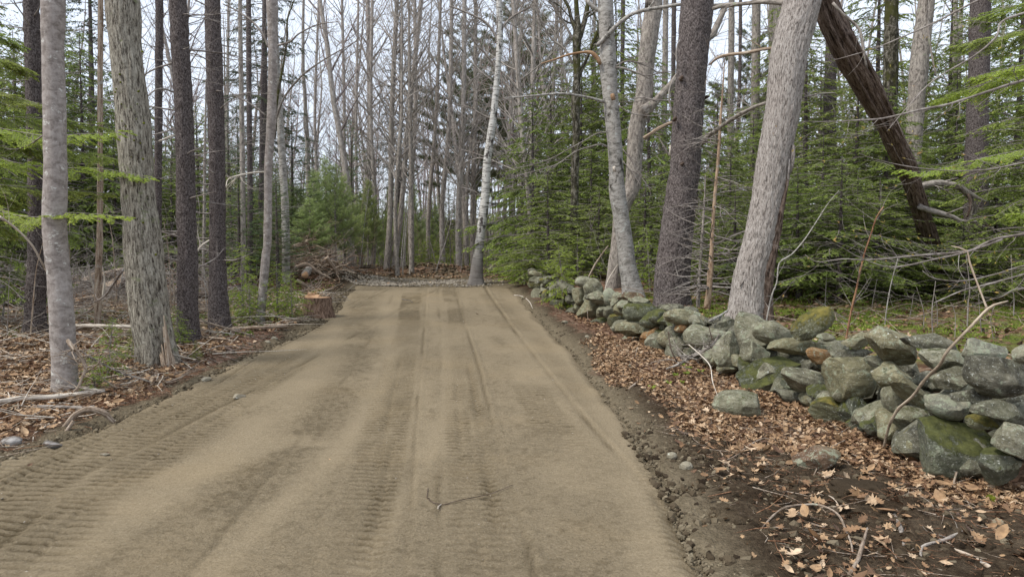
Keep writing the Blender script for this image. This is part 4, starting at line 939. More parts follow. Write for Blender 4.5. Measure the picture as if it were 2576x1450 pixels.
lean = hero('maple_tree', 'tree', 'big leaning tree with shaggy pale flaking bark on the right',
 [(1874,822,112),(1878,790,95),(1884,740,88),(1890,687,82),(1912,600,80),(1934,481,78),(1942,420,80),(1949,398,82),(1969,265,84),(1985,133,86),(2018,0,88)], 'bark_shaggy', 'shaggy', Z=11.3, k=110, step=.03, top=9, toes=4)
big6 = hero('spruce_tree', 'tree', 'thick near-black trunk far right, behind the broken snag',
 [(2455,760,62),(2455,640,56),(2454,481,55),(2457,332,50),(2462,166,46),(2465,0,46)], 'bark_spruce', 'scaly', Z=15.5, k=36, step=.1, top=13)
g7 = hero('hemlock_tree', 'tree', 'grey trunk with pale streaks standing left of the near-black trunk',
 [(2292,640,34),(2293,500,36),(2296,400,38),(2304,250,40),(2316,120,42),(2330,0,36)], 'bark_grey', 'furrowed', Z=18, k=30, step=.12, top=13)
g8 = hero('hemlock_tree', 'tree', 'mossy upright trunk seen directly behind the top of the broken snag',
 [(2236,600,32),(2238,350,33),(2240,150,34),(2242,0,30)], 'bark_mossdark', 'scaly', Z=19, k=24, step=.15, top=14)
g9 = hero('pine_tree', 'tree', 'dark trunk between the leaning shaggy tree and the broken snag',
 [(2082,640,30),(2085,480,32),(2086,300,30),(2090,150,27),(2092,0,25)], 'bark_spruce', 'scaly', Z=19, k=24, step=.15, top=14)
for (x, w_, x2, zz, lb) in ((1836,16,1838,29,'slim dark pine trunk, first right of the massive pine'),(1852,9,1860,33,'thinnest of the tall trunks right of the massive pine'),(1897,22,1900,27,'mossy straight pine trunk midway between the massive pine and the leaning tree'),(1936,15,1939,31,'narrow pine trunk just left of the leaning shaggy tree'),(1957,25,1955,26,'wide grey pine trunk touching the leaning shaggy tree'),(1668,15,1672,27,'tall narrow trunk between the crooked grey tree and the massive pine'),(1693,12,1693,30,'slender trunk against the left edge of the massive pine'),(1565,11,1565,30,'slender far trunk between the beech and the crooked grey tree'),(2395,14,2400,22,'thin grey trunk left of the near-black trunk')):
    q = hero('pine_tree', 'tree', lb, [(x,665,w_*1.1),(x,400,w_),(x2,200,w_*.95),(x2+2,0,w_*.9)], 'bark_grey' if w_ > 12 else 'bark_spruce', 'scaly', Z=zz, k=14, step=.3, top=17)
    dead_twigs(q[0], q[1], q[2], 50, 2.0, z0=.15, z1=.95, rm=.004, seg=.25)
# limbs of the right-hand trees
B(beech[0], beech[1], cr5([(645,350,30),(720,270,30),(800,190,30),(900,115,28),(1000,80,27),(1150,55,26),(1300,35,24),(1500,40,20),(1700,25,18)]), 14.9, 'bark_beech', 5, twl=.6, Z2=14.2)
o = B(beech[0], beech[1], cr5([(668,490,26),(645,440,34),(600,400,28),(540,398,20),(430,415,16),(330,450,15),(220,484,8)]), 14.85, 'bark_orange', 0, label='broken limb torn open to bright orange wood')
B(beech[0], beech[1], cr5([(700,775,24),(600,745,20),(500,725,18),(400,712,18),(280,715,16),(150,728,14),(0,740,12),(-60,742,9)]), 14.9, 'bark_beech', 7, twl=.8, twu=.6, Z2=14)
B(beech[0], beech[1], cr5([(720,1000,10),(640,1015,9),(560,1060,8),(430,1130,7),(300,1200,6),(150,1250,5),(0,1280,4)]), 14.9, 'bark_twig', 8, twl=.8, Z2=14)
B(beech[0], beech[1], cr5([(715,1110,18),(670,1095,14),(600,1110,9),(480,1150,8),(350,1240,7),(200,1290,6),(0,1340,4)]), 14.9, 'bark_twig', 8, twl=.8, Z2=14)
B(beech[0], beech[1], cr5([(700,100,34),(640,70,32),(590,30,30),(560,0,26)]), 15, 'bark_beech', 3, twl=.8)
B(beech[0], beech[1], cr5([(745,560,12),(780,515,13),(860,520,13),(940,550,12),(1020,575,11),(1120,555,9),(1250,540,6)]), 14.9, 'bark_twig', 8, twl=.7)
B(beech[0], beech[1], cr5([(790,500,14),(870,465,13),(960,480,12),(1060,520,9),(1110,560,6)]), 14.9, 'bark_twig', 6, twl=.7)
B(beech[0], beech[1], cr5([(810,800,13),(860,840,9),(950,870,8),(1050,880,7),(1150,870,6),(1220,870,4)]), 14.9, 'bark_twig', 6, twl=.6)
B(beech[0], beech[1], cr5([(840,1130,9),(900,1210,9),(950,1290,9),(1000,1370,8),(1060,1440,6)]), 14.6, 'bark_twig', 10, twl=.7)
B(beech[0], beech[1], cr5([(840,1220,8),(900,1300,8),(960,1380,7),(990,1440,5)]), 14.6, 'bark_twig', 10, twl=.7)
o = B(beech[0], beech[1], cr5([(780,1300,26),(775,1270,28),(772,1262,20)]), 14.75, 'bleached', 0, name='branch_stub')
o = B(beech[0], beech[1], cr5([(770,760,30),(762,725,36),(758,712,22)]), 14.7, 'bark_orange', 0, name='branch_stub')
B(gnarl[0], gnarl[1], cr5([(985,850,95),(1060,800,75),(1120,730,55),(1200,650,50),(1290,540,50),(1400,380,50),(1520,260,52),(1560,180,46),(1620,50,40)]), 16.8, 'bark_grey', 4, k=14, twl=1, label='thick right fork of the crooked trunk')
B(gnarl[0], gnarl[1], cr5([(1000,1050,30),(1060,1010,28),(1130,965,30),(1215,930,26)]), 16.6, 'bark_dead', 1)
B(gnarl[0], gnarl[1], cr5([(1100,770,14),(1000,740,12),(930,745,9),(850,740,6)]), 16.6, 'bark_twig', 7, twl=.9)
B(pine[0], pine[1], cr5([(1190,1180,14),(1150,1110,12),(1110,1040,9),(1085,1035,5)]), 13.3, 'bark_twig', 1)
B(pine[0], pine[1], cr5([(1220,860,10),(1200,800,12),(1190,700,11),(1215,620,10),(1250,560,8)]), 13.3, 'bark_twig', 3)
B(pine[0], pine[1], cr5([(1265,520,14),(1245,430,14),(1255,340,12),(1275,300,8)]), 13.3, 'bark_twig', 1)
B(pine[0], pine[1], cr5([(1195,1180,18),(1200,1130,14),(1198,1100,8)]), 13.2, 'bleached', 0, name='branch_stub')
B(pine[0], pine[1], cr5([(1240,770,9),(1150,760,8),(1050,755,7),(940,740,4)]), 13.4, 'bark_twig', 4)
B(pine[0], pine[1], cr5([(1485,500,5),(1530,440,5),(1600,405,4)]), 13.5, 'bark_twig', 2)
for (x, y) in ((1292,1245),(1288,590),(1240,900),(1460,740),(1450,1080)):
    p = P(1287.6+x*.3316, y*.3316, pine[3]-.27+(.28 if x > 1400 else 0)); mb = MB(); tube(mb, [(p.x, p.y+.1, p.z, .04), (p.x+(.04 if x > 1400 else 0), p.y-.02, p.z+.01, .028), (p.x+(.08 if x > 1400 else 0), p.y-.05, p.z+.012, .012)], 10, .02)
    obj('knot', mb.mesh('knot', origin=pine[1]), M['bark_rot'], pine[0])
pr = [(1922,812,44),(1921,760,40),(1924,700,38),(1936,640,34),(1950,580,30),(1962,520,26),(1972,470,20),(1982,410,14),(1990,340,6)]
trunk('rotten_side', [(*P(x+1, y, 11.2), w_/2*11.2/F) for x, y, w_ in pr], 0, 'bark_rot', lean[0], lean[1], 40, .04, 'rot', None, .3, .2)
B(lean[0], lean[1], cr5([(2075,22,46),(1900,15,34),(1750,30,30),(1600,45,34),(1530,65,30)]), 11.4, 'bark_grey', 3, k=10, Z2=12.5)
B(lean[0], lean[1], cr5([(1995,365,22),(1900,375,24),(1780,400,24),(1650,415,24),(1560,440,22),(1500,490,14)]), 11.4, 'bark_dead', 5, k=9, Z2=13)
B(lean[0], lean[1], cr5([(1925,780,24),(1820,820,26),(1700,885,30),(1600,950,30),(1520,1010,34),(1450,1060,30)]), 11.4, 'bark_grey', 4, k=9, Z2=13.2)
B(lean[0], lean[1], cr6([(390,740,14),(450,725,13),(550,708,10),(640,706,8)]), 11.2, 'bark_twig', 5)
B(lean[0], lean[1], [(1905,650,5),(1880,690,4),(1860,720,3)], 11.1, 'bark_twig', 2)
# loose bark plates along the right edge of the leaning trunk
for (x, y, x2, y2, w_) in ((1995,365,1984,436,10),(1984,400,1974,480,7)):
    p, q = P(x, y, 11.12), P(x2, y2, 11.18); mb = MB()
    tube(mb, [(p.x, p.y, p.z, w_/2*.006), ((p.x+q.x)/2+.015, (p.y+q.y)/2-.02, (p.z+q.z)/2, w_/2*.008), (q.x+.02, q.y-.02, q.z, w_/2*.003)], 5, .05)
    obj('loose_bark', mb.mesh('loose_bark', origin=lean[1]), M['bark_shaggy'], lean[0])
# forks of the mossy tree and limbs of the birch
B(mossy[0], mossy[1], [(1452,90,13),(1436,45,9),(1430,20,8),(1420,0,8),(1405,-40,6)], 21, 'bark_mossdark', 4, twl=1.6)
B(mossy[0], mossy[1], [(1456,100,14),(1468,60,13),(1477,20,12),(1480,0,11),(1490,-50,8)], 21, 'bark_mossdark', 4, twl=1.6)
B(mossy[0], mossy[1], [(1456,190,10),(1475,150,8),(1490,110,8),(1502,80,7),(1507,50,5)], 21, 'bark_mossdark', 8, twl=1.6)
B(mossy[0], mossy[1], [(1440,160,7),(1420,125,6),(1385,95,6),(1360,50,5),(1345,0,5)], 21, 'bark_grey', 12, twl=1.6)
B(mossy[0], mossy[1], [(1440,100,7),(1425,70,6),(1400,30,6),(1380,0,5)], 21, 'bark_grey', 9, twl=1.6)
for pth in ([(1240,300,5),(1215,290,4),(1180,270,3),(1140,262,2)], [(1250,180,6),(1225,140,5),(1190,100,4),(1160,40,3)], [(1254,80,7),(1280,50,6),(1310,30,5),(1350,10,4)], [(1226,400,4),(1200,398,3),(1165,410,2)], [(1257,110,7),(1225,60,6),(1180,35,5),(1130,15,4)], [(1218,500,3),(1190,480,3),(1150,470,2)]):
    B(birch[0], birch[1], pth, 23.5, 'bark_twig', 9, twl=1.5)
# --- the broken dead snag fallen against the leaning tree
sg = P(2365, 742, 15.2); rt = (sg.x, sg.y, H(sg.x, sg.y)); t = empty('dead_tree', rt, 'broken dark reddish dead snag leaning down to the right from behind the shaggy tree', 'tree')
pp = [(2372,745,46,15.2),(2345,640,48,14.6),(2318,540,50,13.9),(2296,470,52,13.5),(2278,420,50,13.2),(2258,370,54,12.9),(2238,325,58,12.7),(2212,275,66,12.5),(2180,215,74,12.3),(2150,160,78,12.1),(2115,95,72,11.9),(2085,30,66,11.8),(2070,-30,60,11.7),(2050,-90,50,11.6)]
pts = []
for (x, y, w_, z_) in pp:
    p = P(x, y, z_); pts.append((p.x, p.y, p.z, w_*.86/2*z_/F))
trunk('trunk', pts, 0, 'bark_rot', t, rt, 72, .05, 'rot', None, .2, .3)
def seam(xo, a, b, w_):      # raised lips of the rot seam that runs down the snag
    mb = MB(); L_ = []
    for (x, y, ww, z_) in pp[a:b]:
        p = P(x+xo*ww, y-xo*ww*.45, z_-ww/2*z_/F*.86); L_.append((p.x, p.y, p.z, w_))
    tube(mb, L_, 8, .06, lambda bc, r, th, L: .008*fbm(bc*9, 2, 3)); obj('bark_ridge', mb.mesh('bark_ridge', origin=rt), M['bark_rot'], t)
seam(.12, 4, 12, .035); seam(.32, 5, 11, .03); seam(-.15, 6, 13, .025)
sr = cr6([(1255,1440,44),(1330,1400,44),(1430,1385,44),(1530,1400,44),(1600,1430,48)])+[(2430,486,15),(2445,500,12),(2452,530,9),(2440,560,6)]
B(t, rt, sr, 13.6, 'bark_twig', 5, k=12, label='pale curved limb arching to the right', Z2=14)
c6b = lambda L_: [(1888.4+x*.3316, 386.4+y*.3316, w_*.3316) for x, y, w_ in L_]
B(t, rt, c6b([(1250,300,50),(1290,250,48),(1380,225,46),(1480,230,44),(1570,245,42),(1640,290,36),(1720,335,24),(1790,365,14)]), 13.5, 'bark_grey', 3, k=12)
B(t, rt, c6b([(1270,400,44),(1360,430,42),(1450,455,38),(1530,480,32),(1600,510,26),(1710,518,22)]), 13.5, 'bark_twig', 2, k=10)
B(t, rt, c6b([(1640,300,30),(1665,350,26),(1660,420,20),(1640,480,12)]), 13.5, 'bark_rot', 1, k=8)
# --- dead saplings and wands on the right
def wand(name, label, path, Z, mat, tw=0, twl=.5, group=None, cat='sapling', k=8, twu=0, part=True, tips=False):
    p = P(path[0][0], path[0][1], Z); rt = (p.x, p.y, H(p.x, p.y)); t = empty(name, rt, label, cat, group)
    path = [(path[0][0], path[0][1]+10, path[0][2])]+path; tp = [] if tips else None
    pts = pathpts(path, Z); pts[0] = (pts[0][0], pts[0][1], min(pts[0][2], rt[2]-.05), pts[0][3])
    mb = MB(); A = tube(mb, pts, k, .06, lambda bc, r, th, L: r*.15*fbm(bc*15, 2, 4)); obj('stem', mb.mesh('stem', origin=rt), M[mat], t)
    if tw:
        S = []
        for _ in range(tw):
            i = R.randrange(len(A)//8, len(A)-1); q = Vector(A[i, :3]); a = R.uniform(0, 2*PI); d = Vector((math.cos(a), math.sin(a)*.8, R.uniform(-.35, .35)+twu)).normalized()
            grow(S, q, d, max(.0015, A[i, 3]*R.uniform(.2, .45)), twl*R.uniform(.4, 1.3), 0, (.09,), .02, .2, .35, mx=1, rmin=.0013, tips=tp)
        mb = MB(); segs(mb, S, 4); obj('crown', mb.mesh('crown', origin=rt), M['bark_twig'], t)  # bare side twigs in separate pieces
    return t, rt, A, tp
wand('dead_sapling', 'dead tan sapling bristling with bare side twigs, right of the massive pine', [(1774,802,22),(1782,740,16),(1786,690,15),(1791,600,10),(1797,500,9),(1806,400,8),(1812,300,7),(1818,215,4),(1822,150,2)], 12.6, 'bark_sap', 95, 1.0)
wand('dead_sapling', 'thin grey dead sapling close beside the massive pine', [(1755,775,12),(1757,720,9),(1762,650,8),(1768,560,7),(1772,500,5),(1774,440,3)], 13, 'bark_grey', 60, .8)
wand('sapling', 'thin reddish-brown sapling with bare forked twigs behind the egg-shaped stone', [(2125,842,6),(2140,784,5.5),(2154,724,5),(2170,651,4.5),(2187,598,4),(2205,545,3.5),(2222,520,3)], 9.2, 'stick_red', 26, .55, twu=.5)
wand('sapling', 'pale grey sapling curving up to the right beside the leaning shaggy tree', [(1922,786,4),(1940,745,4),(1953,711,3.5),(1957,680,3.5),(1960,661,3.5),(1990,640,3.2),(2021,605,3),(2048,565,2.6),(2080,515,2.2),(2110,478,1.6)], 10.6, 'bark_beech', 16, .6, twu=.3)
wand('sapling', 'short thin grey sapling with a forked top above the flat-topped slab', [(2224,800,3),(2232,760,3),(2243,704,2.6),(2258,650,1.8)], 11, 'bark_beech', 14, .5, twu=.4)
for i_, (x, yb, yt, w_, zz, lb) in enumerate(((2320,815,720,3,10.5,'pale dead stalk standing left of the leaning stick'),(2346,812,706,4,10.2,'paired pale dead stalk, thicker one, left of the leaning stick'),(2358,805,735,3,10.8,'short pale stalk between the paired stalks and the leaning stick'),(2432,810,640,4.5,11,'tall pale stalk rising behind the leaning stick'),(2402,815,760,2.5,9.6,'low bare stalk in the grass behind the leaning stick'),(2470,825,740,3,10,'thin stalk right of the tip of the leaning stick'),(2500,830,770,2.5,9.4,'short stalk in brown ferns near the right edge'),(2548,800,640,4,12,'grey stalk at the right edge of the picture'),(2285,800,738,2.5,12,'short thin grey stalk above the pointed pale stone'),(2190,805,700,2.5,12.5,'slim bare stalk right of the reddish-brown sapling'),(2080,800,690,2.6,12,'slim bare stalk left of the reddish-brown sapling'))):
    wand('stalk', lb, [(x,yb,w_*.8),(x+R.uniform(-6,6),yb*.7+yt*.3,w_*.7),(x+R.uniform(-9,9),(yb+yt)/2,w_*.6),(x+R.uniform(-16,16),yt,w_*.3)], zz, 'bark_twig', 9, .3, 'bare stalks in the grass behind the wall', 'stalk', 6)
# bare overhanging limbs of a tree just out of frame at the right
rt = (4.9, 6.2, H(4.9, 6.2)); t = empty('beech_tree', rt, 'tree just beyond the right edge whose long bare budding limbs reach into the picture', 'tree')
trunk('trunk', [(4.9, 6.2, rt[2], .09), (4.95, 6.2, 2.5, .075), (5.0, 6.3, 5, .05), (5.0, 6.3, 8, .02)], 0, 'bark_beech', t, rt, 16, .1, 'smooth', None, .5, .2)
tips = []
L1_ = [([(2740,160,9),(2575,202,7),(2479,232,6),(2386,262,5.5),(2320,275,5),(2220,298,5),(2147,303,3.5),(2080,306,2.5),(2015,305,1.5)], 14, .45, .1),
 ([(2740,-20,9),(2575,33,6),(2518,56,5),(2505,93,4.5),(2452,139,4),(2379,182,3.5),(2336,212,3),(2286,265,2.5),(2230,330,1.6)], 10, .4, 0),
 ([(2650,-80,7),(2462,0,5),(2353,56,4),(2263,96,3.2),(2187,126,2.4),(2067,160,1.6)], 9, .4, 0),
 ([(2740,380,6),(2575,409,4.5),(2479,427,4),(2386,429,3),(2286,419,2.4),(2200,400,1.6),(2160,386,1.2)], 12, .35, .2),
 ([(2740,560,10),(2575,588,8),(2499,602,7),(2432,631,6),(2320,641,5),(2187,653,3.5),(2120,651,2.8),(2054,658,2),(2024,640,1.4)], 20, .42, .1),
 ([(2520,602,6),(2432,633,5),(2353,651,4.5),(2247,671,3.8),(2170,651,2),(2110,618,1.5),(2077,607,1.2)], 16, .38, .2),
 ([(2740,640,7),(2575,689,5),(2485,714,4.5),(2419,731,4),(2349,761,2.5)], 8, .3, 0),
 ([(2740,640,6),(2575,668,4.5),(2500,690,3.5),(2419,706,3.2),(2350,700,2.5),(2320,681,1.6)], 10, .35, 0),
 ([(2740,760,6),(2575,725,4),(2520,745,3),(2470,760,2),(2440,772,1.5)], 6, .3, 0)]
for (pth, tw, tl, tu) in L1_: B(t, rt, pth, 6.6, 'bark_twig', tw, twl=tl, twu=tu, tips=tips, Z2=R.uniform(5.8, 7.2), step=.04)
B(t, rt, [(2345,-60,9),(2330,0,7),(2333,66,6),(2340,120,5),(2353,192,3)], 7.2, 'bark_grey', 3)
B(t, rt, [(2094,7,7),(2120,36,7),(2160,73,7),(2170,120,6),(2177,159,5),(2181,172,3)], 9.5, 'bark_grey', 3)
def budset(tips, par, rt, n, mat='bud_yellow', L_=(.02, .045)):
    tp = np.array(tips); idx = NR.choice(len(tp), min(n, len(tp)), replace=False); tp = tp[idx]
    mb = MB()
    for _ in range(2):
        blades(mb, tp[:, :3], tp[:, 3:]+NR.normal(0, .35, (len(tp), 3)), NR.normal(0, 1, (len(tp), 3)), NR.uniform(*L_, len(tp)), NR.uniform(.006, .014, len(tp)), NR.uniform(.2, 1, len(tp)))
    return obj('buds', mb.mesh('buds', origin=rt), M[mat], par)
budset(tips, t, rt, 130)
# ================================================================ CONIFERS AND THE WOODS BEHIND
def conifer(kind, h, rad, cb, nb, seed, blade, dens=1., mats=('bark_spruce', 'hemlock')):
    """returns (trunk mesh, crown mesh): whorled limbs carrying side twigs set with short blades"""
    rs = random.Random(seed); g = np.random.default_rng(seed)
    tm = MB(); lean_ = rs.uniform(-.02, .02)
    tr = h*.0085+.02 if kind != 'young' else h*.009+.008
    tube(tm, [(0, 0, -.3, tr*1.25), (0, 0, h*.05, tr), (lean_*h, 0, h*.5, tr*.62), (lean_*h*1.3, 0, h, .006)], 10, h/24, lambda bc, r, th, L: r*.12*fbm(bc*12, 2, 2))
    bm_ = MB(); fm = MB(); P0, D0, N0, L0, W0, T0 = [], [], [], [], [], []; S = []
    for b in range(nb):
        f = cb+(1-cb)*((b+rs.random())/nb); z = f*h*.985; rel = (f-cb)/(1-cb)
        if kind in ('spruce', 'fir', 'young'): prof = (1-rel)**.85*min(1, .55+rel*3)
        elif kind == 'wpine': prof = (math.sin(PI*min(1, rel*.8+.22))**.8)
        else: prof = (1-rel)**.7*min(1, .6+rel*2)
        L_ = rad*max(.06, prof)*rs.uniform(.65, 1.15); az = b*2.39996+rs.uniform(-.5, .5)
        e0 = {'hemlock': .12, 'spruce': -.05, 'fir': .18, 'young': .55, 'wpine': .18}[kind]+rs.uniform(-.12, .12)+(.35*rel if kind != 'hemlock' else .1)
        dr_ = {'hemlock': -.38, 'spruce': -.30, 'fir': -.10, 'young': .12, 'wpine': .10}[kind]
        n = max(4, int(L_/.16)); p = Vector((lean_*z, 0, z)); pts = [p.copy()]; e = e0; a = az
        for i in range(n):
            e += dr_/n*(1.6 if kind == 'hemlock' else 1)*(1 if i < n*.7 or kind != 'spruce' else -1.6); a += rs.gauss(0, .05)
            p = p+Vector((math.cos(a)*math.cos(e), math.sin(a)*math.cos(e), math.sin(e)))*(L_/n); pts.append(p.copy())
        r0 = .006+L_*.008
        for i in range(n):
            S.append((*pts[i], *pts[i+1], r0*(1-.85*i/n), r0*(1-.85*(i+1)/n)))
        st = int(n*(.25 if kind not in ('wpine',) else .5)*rs.uniform(.5, 1.2)) if L_ > .5 else 0
        A_ = np.array([q[:] for q in pts])
        # side twigs
        ns = max(3, int((L_/.085)*dens)); ti = g.uniform(st/n, 1, ns)
        bp = np.stack([np.interp(ti*n, np.arange(n+1), A_[:, k]) for k in range(3)], -1)
        ii = np.minimum((ti*n).astype(int), n-1); ax = A_[ii+1]-A_[ii]; ax /= np.linalg.norm(ax, axis=1)[:, None]+1e-9
        side = np.cross(ax, [0, 0, 1.]); side /= np.linalg.norm(side, axis=1)[:, None]+1e-9
        sg = np.where(g.random(ns) < .5, -1, 1)[:, None]
        ang = g.uniform(.5, 1.15, ns)[:, None]
        td = ax*np.cos(ang)+side*sg*np.sin(ang)+np.array([0, 0, 1])*g.normal({'hemlock': -.30, 'spruce': -.35, 'fir': .02, 'young': .45, 'wpine': .25}[kind], .12, ns)[:, None]
        td /= np.linalg.norm(td, axis=1)[:, None]
        tl = (.10+.34*L_*(1-ti)**.8)*g.uniform(.5, 1.15, ns); tl = np.minimum(tl, .75)
        tl = np.append(tl, .16); bp = np.vstack([bp, A_[-1]]); td = np.vstack([td, ax[-1] if ns else ax]); ns += 1
        for q in range(ns):
            e_ = bp[q]+td[q]*tl[q]+np.array([0, 0, -.12*tl[q]**1 if kind == 'hemlock' else 0]); S.append((*bp[q], *e_, .004, .0015))
        # blades along the twigs
        per = blade['per']; cnt = np.maximum(2, (tl/per).astype(int)); idx = np.repeat(np.arange(ns), cnt); m = len(idx)
        t = g.uniform(.05, 1, m); pos = bp[idx]+td[idx]*(tl[idx]*t)[:, None]; pos[:, 2] -= (.12*tl[idx]*t**2 if kind == 'hemlock' else 0)
        if kind == 'hemlock':
            s2 = np.cross(td[idx], [0, 0, 1.]); s2 /= np.linalg.norm(s2, axis=1)[:, None]+1e-9
            d = td[idx]*.75+s2*np.where(g.random(m) < .5, -1, 1)[:, None]*g.uniform(.3, .95, m)[:, None]+np.array([0, 0, -.28])+g.normal(0, .2, (m, 3)); nn = np.array([0, -.25, .55])+g.normal(0, .75, (m, 3))
        elif kind in ('spruce', 'fir'):
            d = td[idx]*.9+g.normal(0, .42, (m, 3)); nn = g.normal(0, 1, (m, 3))
        else:
            d = td[idx]*.5+g.normal(0, .6, (m, 3))+np.array([0, 0, .2]); nn = g.normal(0, 1, (m, 3)); pos = bp[idx]+td[idx]*(tl[idx]*(1-(1-t)**2))[:, None]
        P0.append(pos); D0.append(d); N0.append(nn); L0.append(blade['L']*g.uniform(.6, 1.3, m)); W0.append(blade['W']*g.uniform(.7, 1.3, m))
        tipness = np.clip(.18+.55*t*ti[idx % len(ti)] if len(ti) else .3, 0, 1)
        T0.append(np.clip(tipness+g.normal(0, .14, m)+rs.uniform(-.12, .12), 0, 1))
    segs(bm_, S, 3)
    blades(fm, np.vstack(P0), np.vstack(D0), np.vstack(N0), np.concatenate(L0), np.concatenate(W0), np.concatenate(T0))
    a = tm.mesh('trunk'); a.materials.append(M[mats[0]]); c = fm.mesh('crown', smooth=False); c.materials.append(M[mats[1]]); bb = bm_.mesh('branches'); bb.materials.append(M['bark_twig'])
    return a, bb, c
BL = {'hemlock': dict(per=.0125, L=.065, W=.024), 'spruce': dict(per=.012, L=.06, W=.014), 'fir': dict(per=.0105, L=.055, W=.014), 'young': dict(per=.0052, L=.13, W=.010), 'wpine': dict(per=.009, L=.18, W=.02)}
PR = {
 'hem_a': conifer('hemlock', 12, 3.6, .07, 150, 1, BL['hemlock']),
 'hem_b': conifer('hemlock', 9, 3.2, .05, 125, 2, BL['hemlock']),
 'hem_s': conifer('hemlock', 3.6, 1.6, .06, 60, 3, BL['hemlock'], mats=('bark_grey', 'hemlock_bright')),
 'hem_m': conifer('hemlock', 6, 2.5, .06, 95, 8, BL['hemlock'], mats=('bark_spruce', 'hemlock')),
 'spr_a': conifer('spruce', 15, 2.3, .28, 120, 4, dict(per=.015, L=.085, W=.020), mats=('bark_spruce', 'spruce')),
 'fir_a': conifer('fir', 6.4, 1.7, .14, 90, 5, BL['fir'], mats=('bark_spruce', 'fir')),
 'fir_b': conifer('fir', 9, 2.2, .12, 125, 6, BL['fir'], mats=('bark_spruce', 'fir')),
 'pin_a': conifer('young', 5.2, 1.7, .20, 64, 7, BL['young'], mats=('bark_grey', 'pine')),
 'wpi_a': conifer('wpine', 15, 3.3, .30, 60, 9, BL['wpine'], mats=('bark_grey', 'white_pine')),
}
def bare_proto(seed, h, kind):
    global R
    keep = R; R = random.Random(seed); S = []; tips = []
    r0 = h*.0085; p = Vector((0, 0, -.3)); d = Vector((R.gauss(0, .04), R.gauss(0, .04), 1)).normalized(); n = 16; pts = []
    for i in range(n+1):
        f = i/n; pts.append((p.x, p.y, p.z, r0*(1-.9*f)+.006)); 
        if i > n*.30:
            for _ in range(R.choice((2, 2, 3, 3)) if kind == 'full' else R.choice((0, 1, 1))):
                a = R.uniform(0, 2*PI); t = R.uniform(.45, .95) if kind == 'full' else R.uniform(.5, 1.2); dd = Vector((math.cos(a)*math.sin(t), math.sin(a)*math.sin(t), math.cos(t)))
                grow(S, p.copy(), dd, pts[-1][3]*R.uniform(.28, .55), h*R.uniform(.10, .24)*(1.25-f*.7), 0, (.40, .30, .22, .16), .11, .20, .62, (.35, .85), mx=3 if kind == 'full' else 2, rmin=.005, tips=tips)
        d = (d+Vector((R.gauss(0, .045), R.gauss(0, .045), .05))).normalized(); p = p+d*(h/n)
    if kind == 'dead':
        for _ in range(70):
            f = R.uniform(.05, .6); z = f*h; a = R.uniform(0, 2*PI); q = Vector(pts[int(f*n)][:3]); grow(S, q, Vector((math.cos(a), math.sin(a), R.uniform(-.2, .3))).normalized(), .012, R.uniform(.4, 1.8), 0, (.3, .2), .0, .15, .35, mx=1, rmin=.004)
    tm = MB(); tube(tm, pts, 8, .6); a = tm.mesh('trunk'); a.materials.append(M['bark_far'])
    cm = MB(); segs(cm, S, 3); c = cm.mesh('crown'); c.materials.append(M['bark_purple'] if kind == 'full' else M['bark_twig'])
    R = keep; return a, c, tips
BR = [bare_proto(100+k, h, kd) for k, (h, kd) in enumerate(((17, 'full'), (15, 'full'), (19, 'full'), (14, 'full'), (16, 'dead'), (12, 'dead')))]
tp = np.array(BR[1][2]); mb = MB(); blades(mb, tp[:, :3], tp[:, 3:]+NR.normal(0, .5, (len(tp), 3)), NR.normal(0, 1, (len(tp), 3)), .12, .06, NR.uniform(0, 1, len(tp))); bud1 = mb.mesh('buds', smooth=False); bud1.materials.append(M['buds'])
tp = np.array(BR[3][2]); mb = MB(); blades(mb, tp[:, :3], tp[:, 3:]+NR.normal(0, .5, (len(tp), 3)), NR.normal(0, 1, (len(tp), 3)), .11, .05, NR.uniform(0, .7, len(tp))); bud3 = mb.mesh('buds', smooth=False); bud3.materials.append(M['buds'])
LM = [(86, 'the far-left dark spruce'), (160, 'the spotted maple'), (385, 'the largest furrowed trunk'), (473, 'the thick dark spruce'), (550, 'the straight dark spruce'), (660, 'the bent smooth grey tree'), (719, 'the slim whitish trunk'), (1205, 'the white birch'), (1447, 'the moss-streaked trunk'), (1575, 'the stained beech'), (1710, 'the massive pine'), (1905, 'the leaning shaggy tree'), (2330, 'the broken snag'), (2455, 'the near-black trunk')]
queue = []
def place(name, cat, desc, group, meshes, x, z, h=None, sc=1., yaw=None, y_top=None, natural=None, sxy=None, names=('trunk', 'branches', 'crown'), tilt=(0, 0)):
    X_ = (x-CX)/F*z; gz = H(X_, z)
    if y_top is not None: sc = (P(x, y_top, z).z-gz)/natural
    o = empty(name, (X_, z, gz), None, cat, group); s_ = sc if sxy is None else sxy
    o.scale = (s_, s_, sc); o.rotation_euler = (tilt[0], tilt[1], R.uniform(0, 6.28) if yaw is None else yaw)
    for nm, me in zip(names, meshes): obj(nm, me, parent=o)
    queue.append((x, z, desc, o)); return o
hemg, firg, ping, sprg = 'hemlocks in the understory', 'firs in the understory', 'young pines at the end of the clearing', 'tall spruces in the woods'
def hemk(k): return 'hemlock_tree', 'tree'
HT = {'hem_a': 12, 'hem_b': 9, 'hem_s': 3.6, 'hem_m': 6, 'spr_a': 15, 'fir_a': 6.4, 'fir_b': 9, 'pin_a': 5.2, 'wpi_a': 15}
KD = {'hem': ('hemlock_tree', hemg), 'fir': ('fir_tree', firg), 'pin': ('pine_tree', ping), 'spr': ('spruce_tree', sprg), 'wpi': ('pine_tree', 'white pines in the woods')}
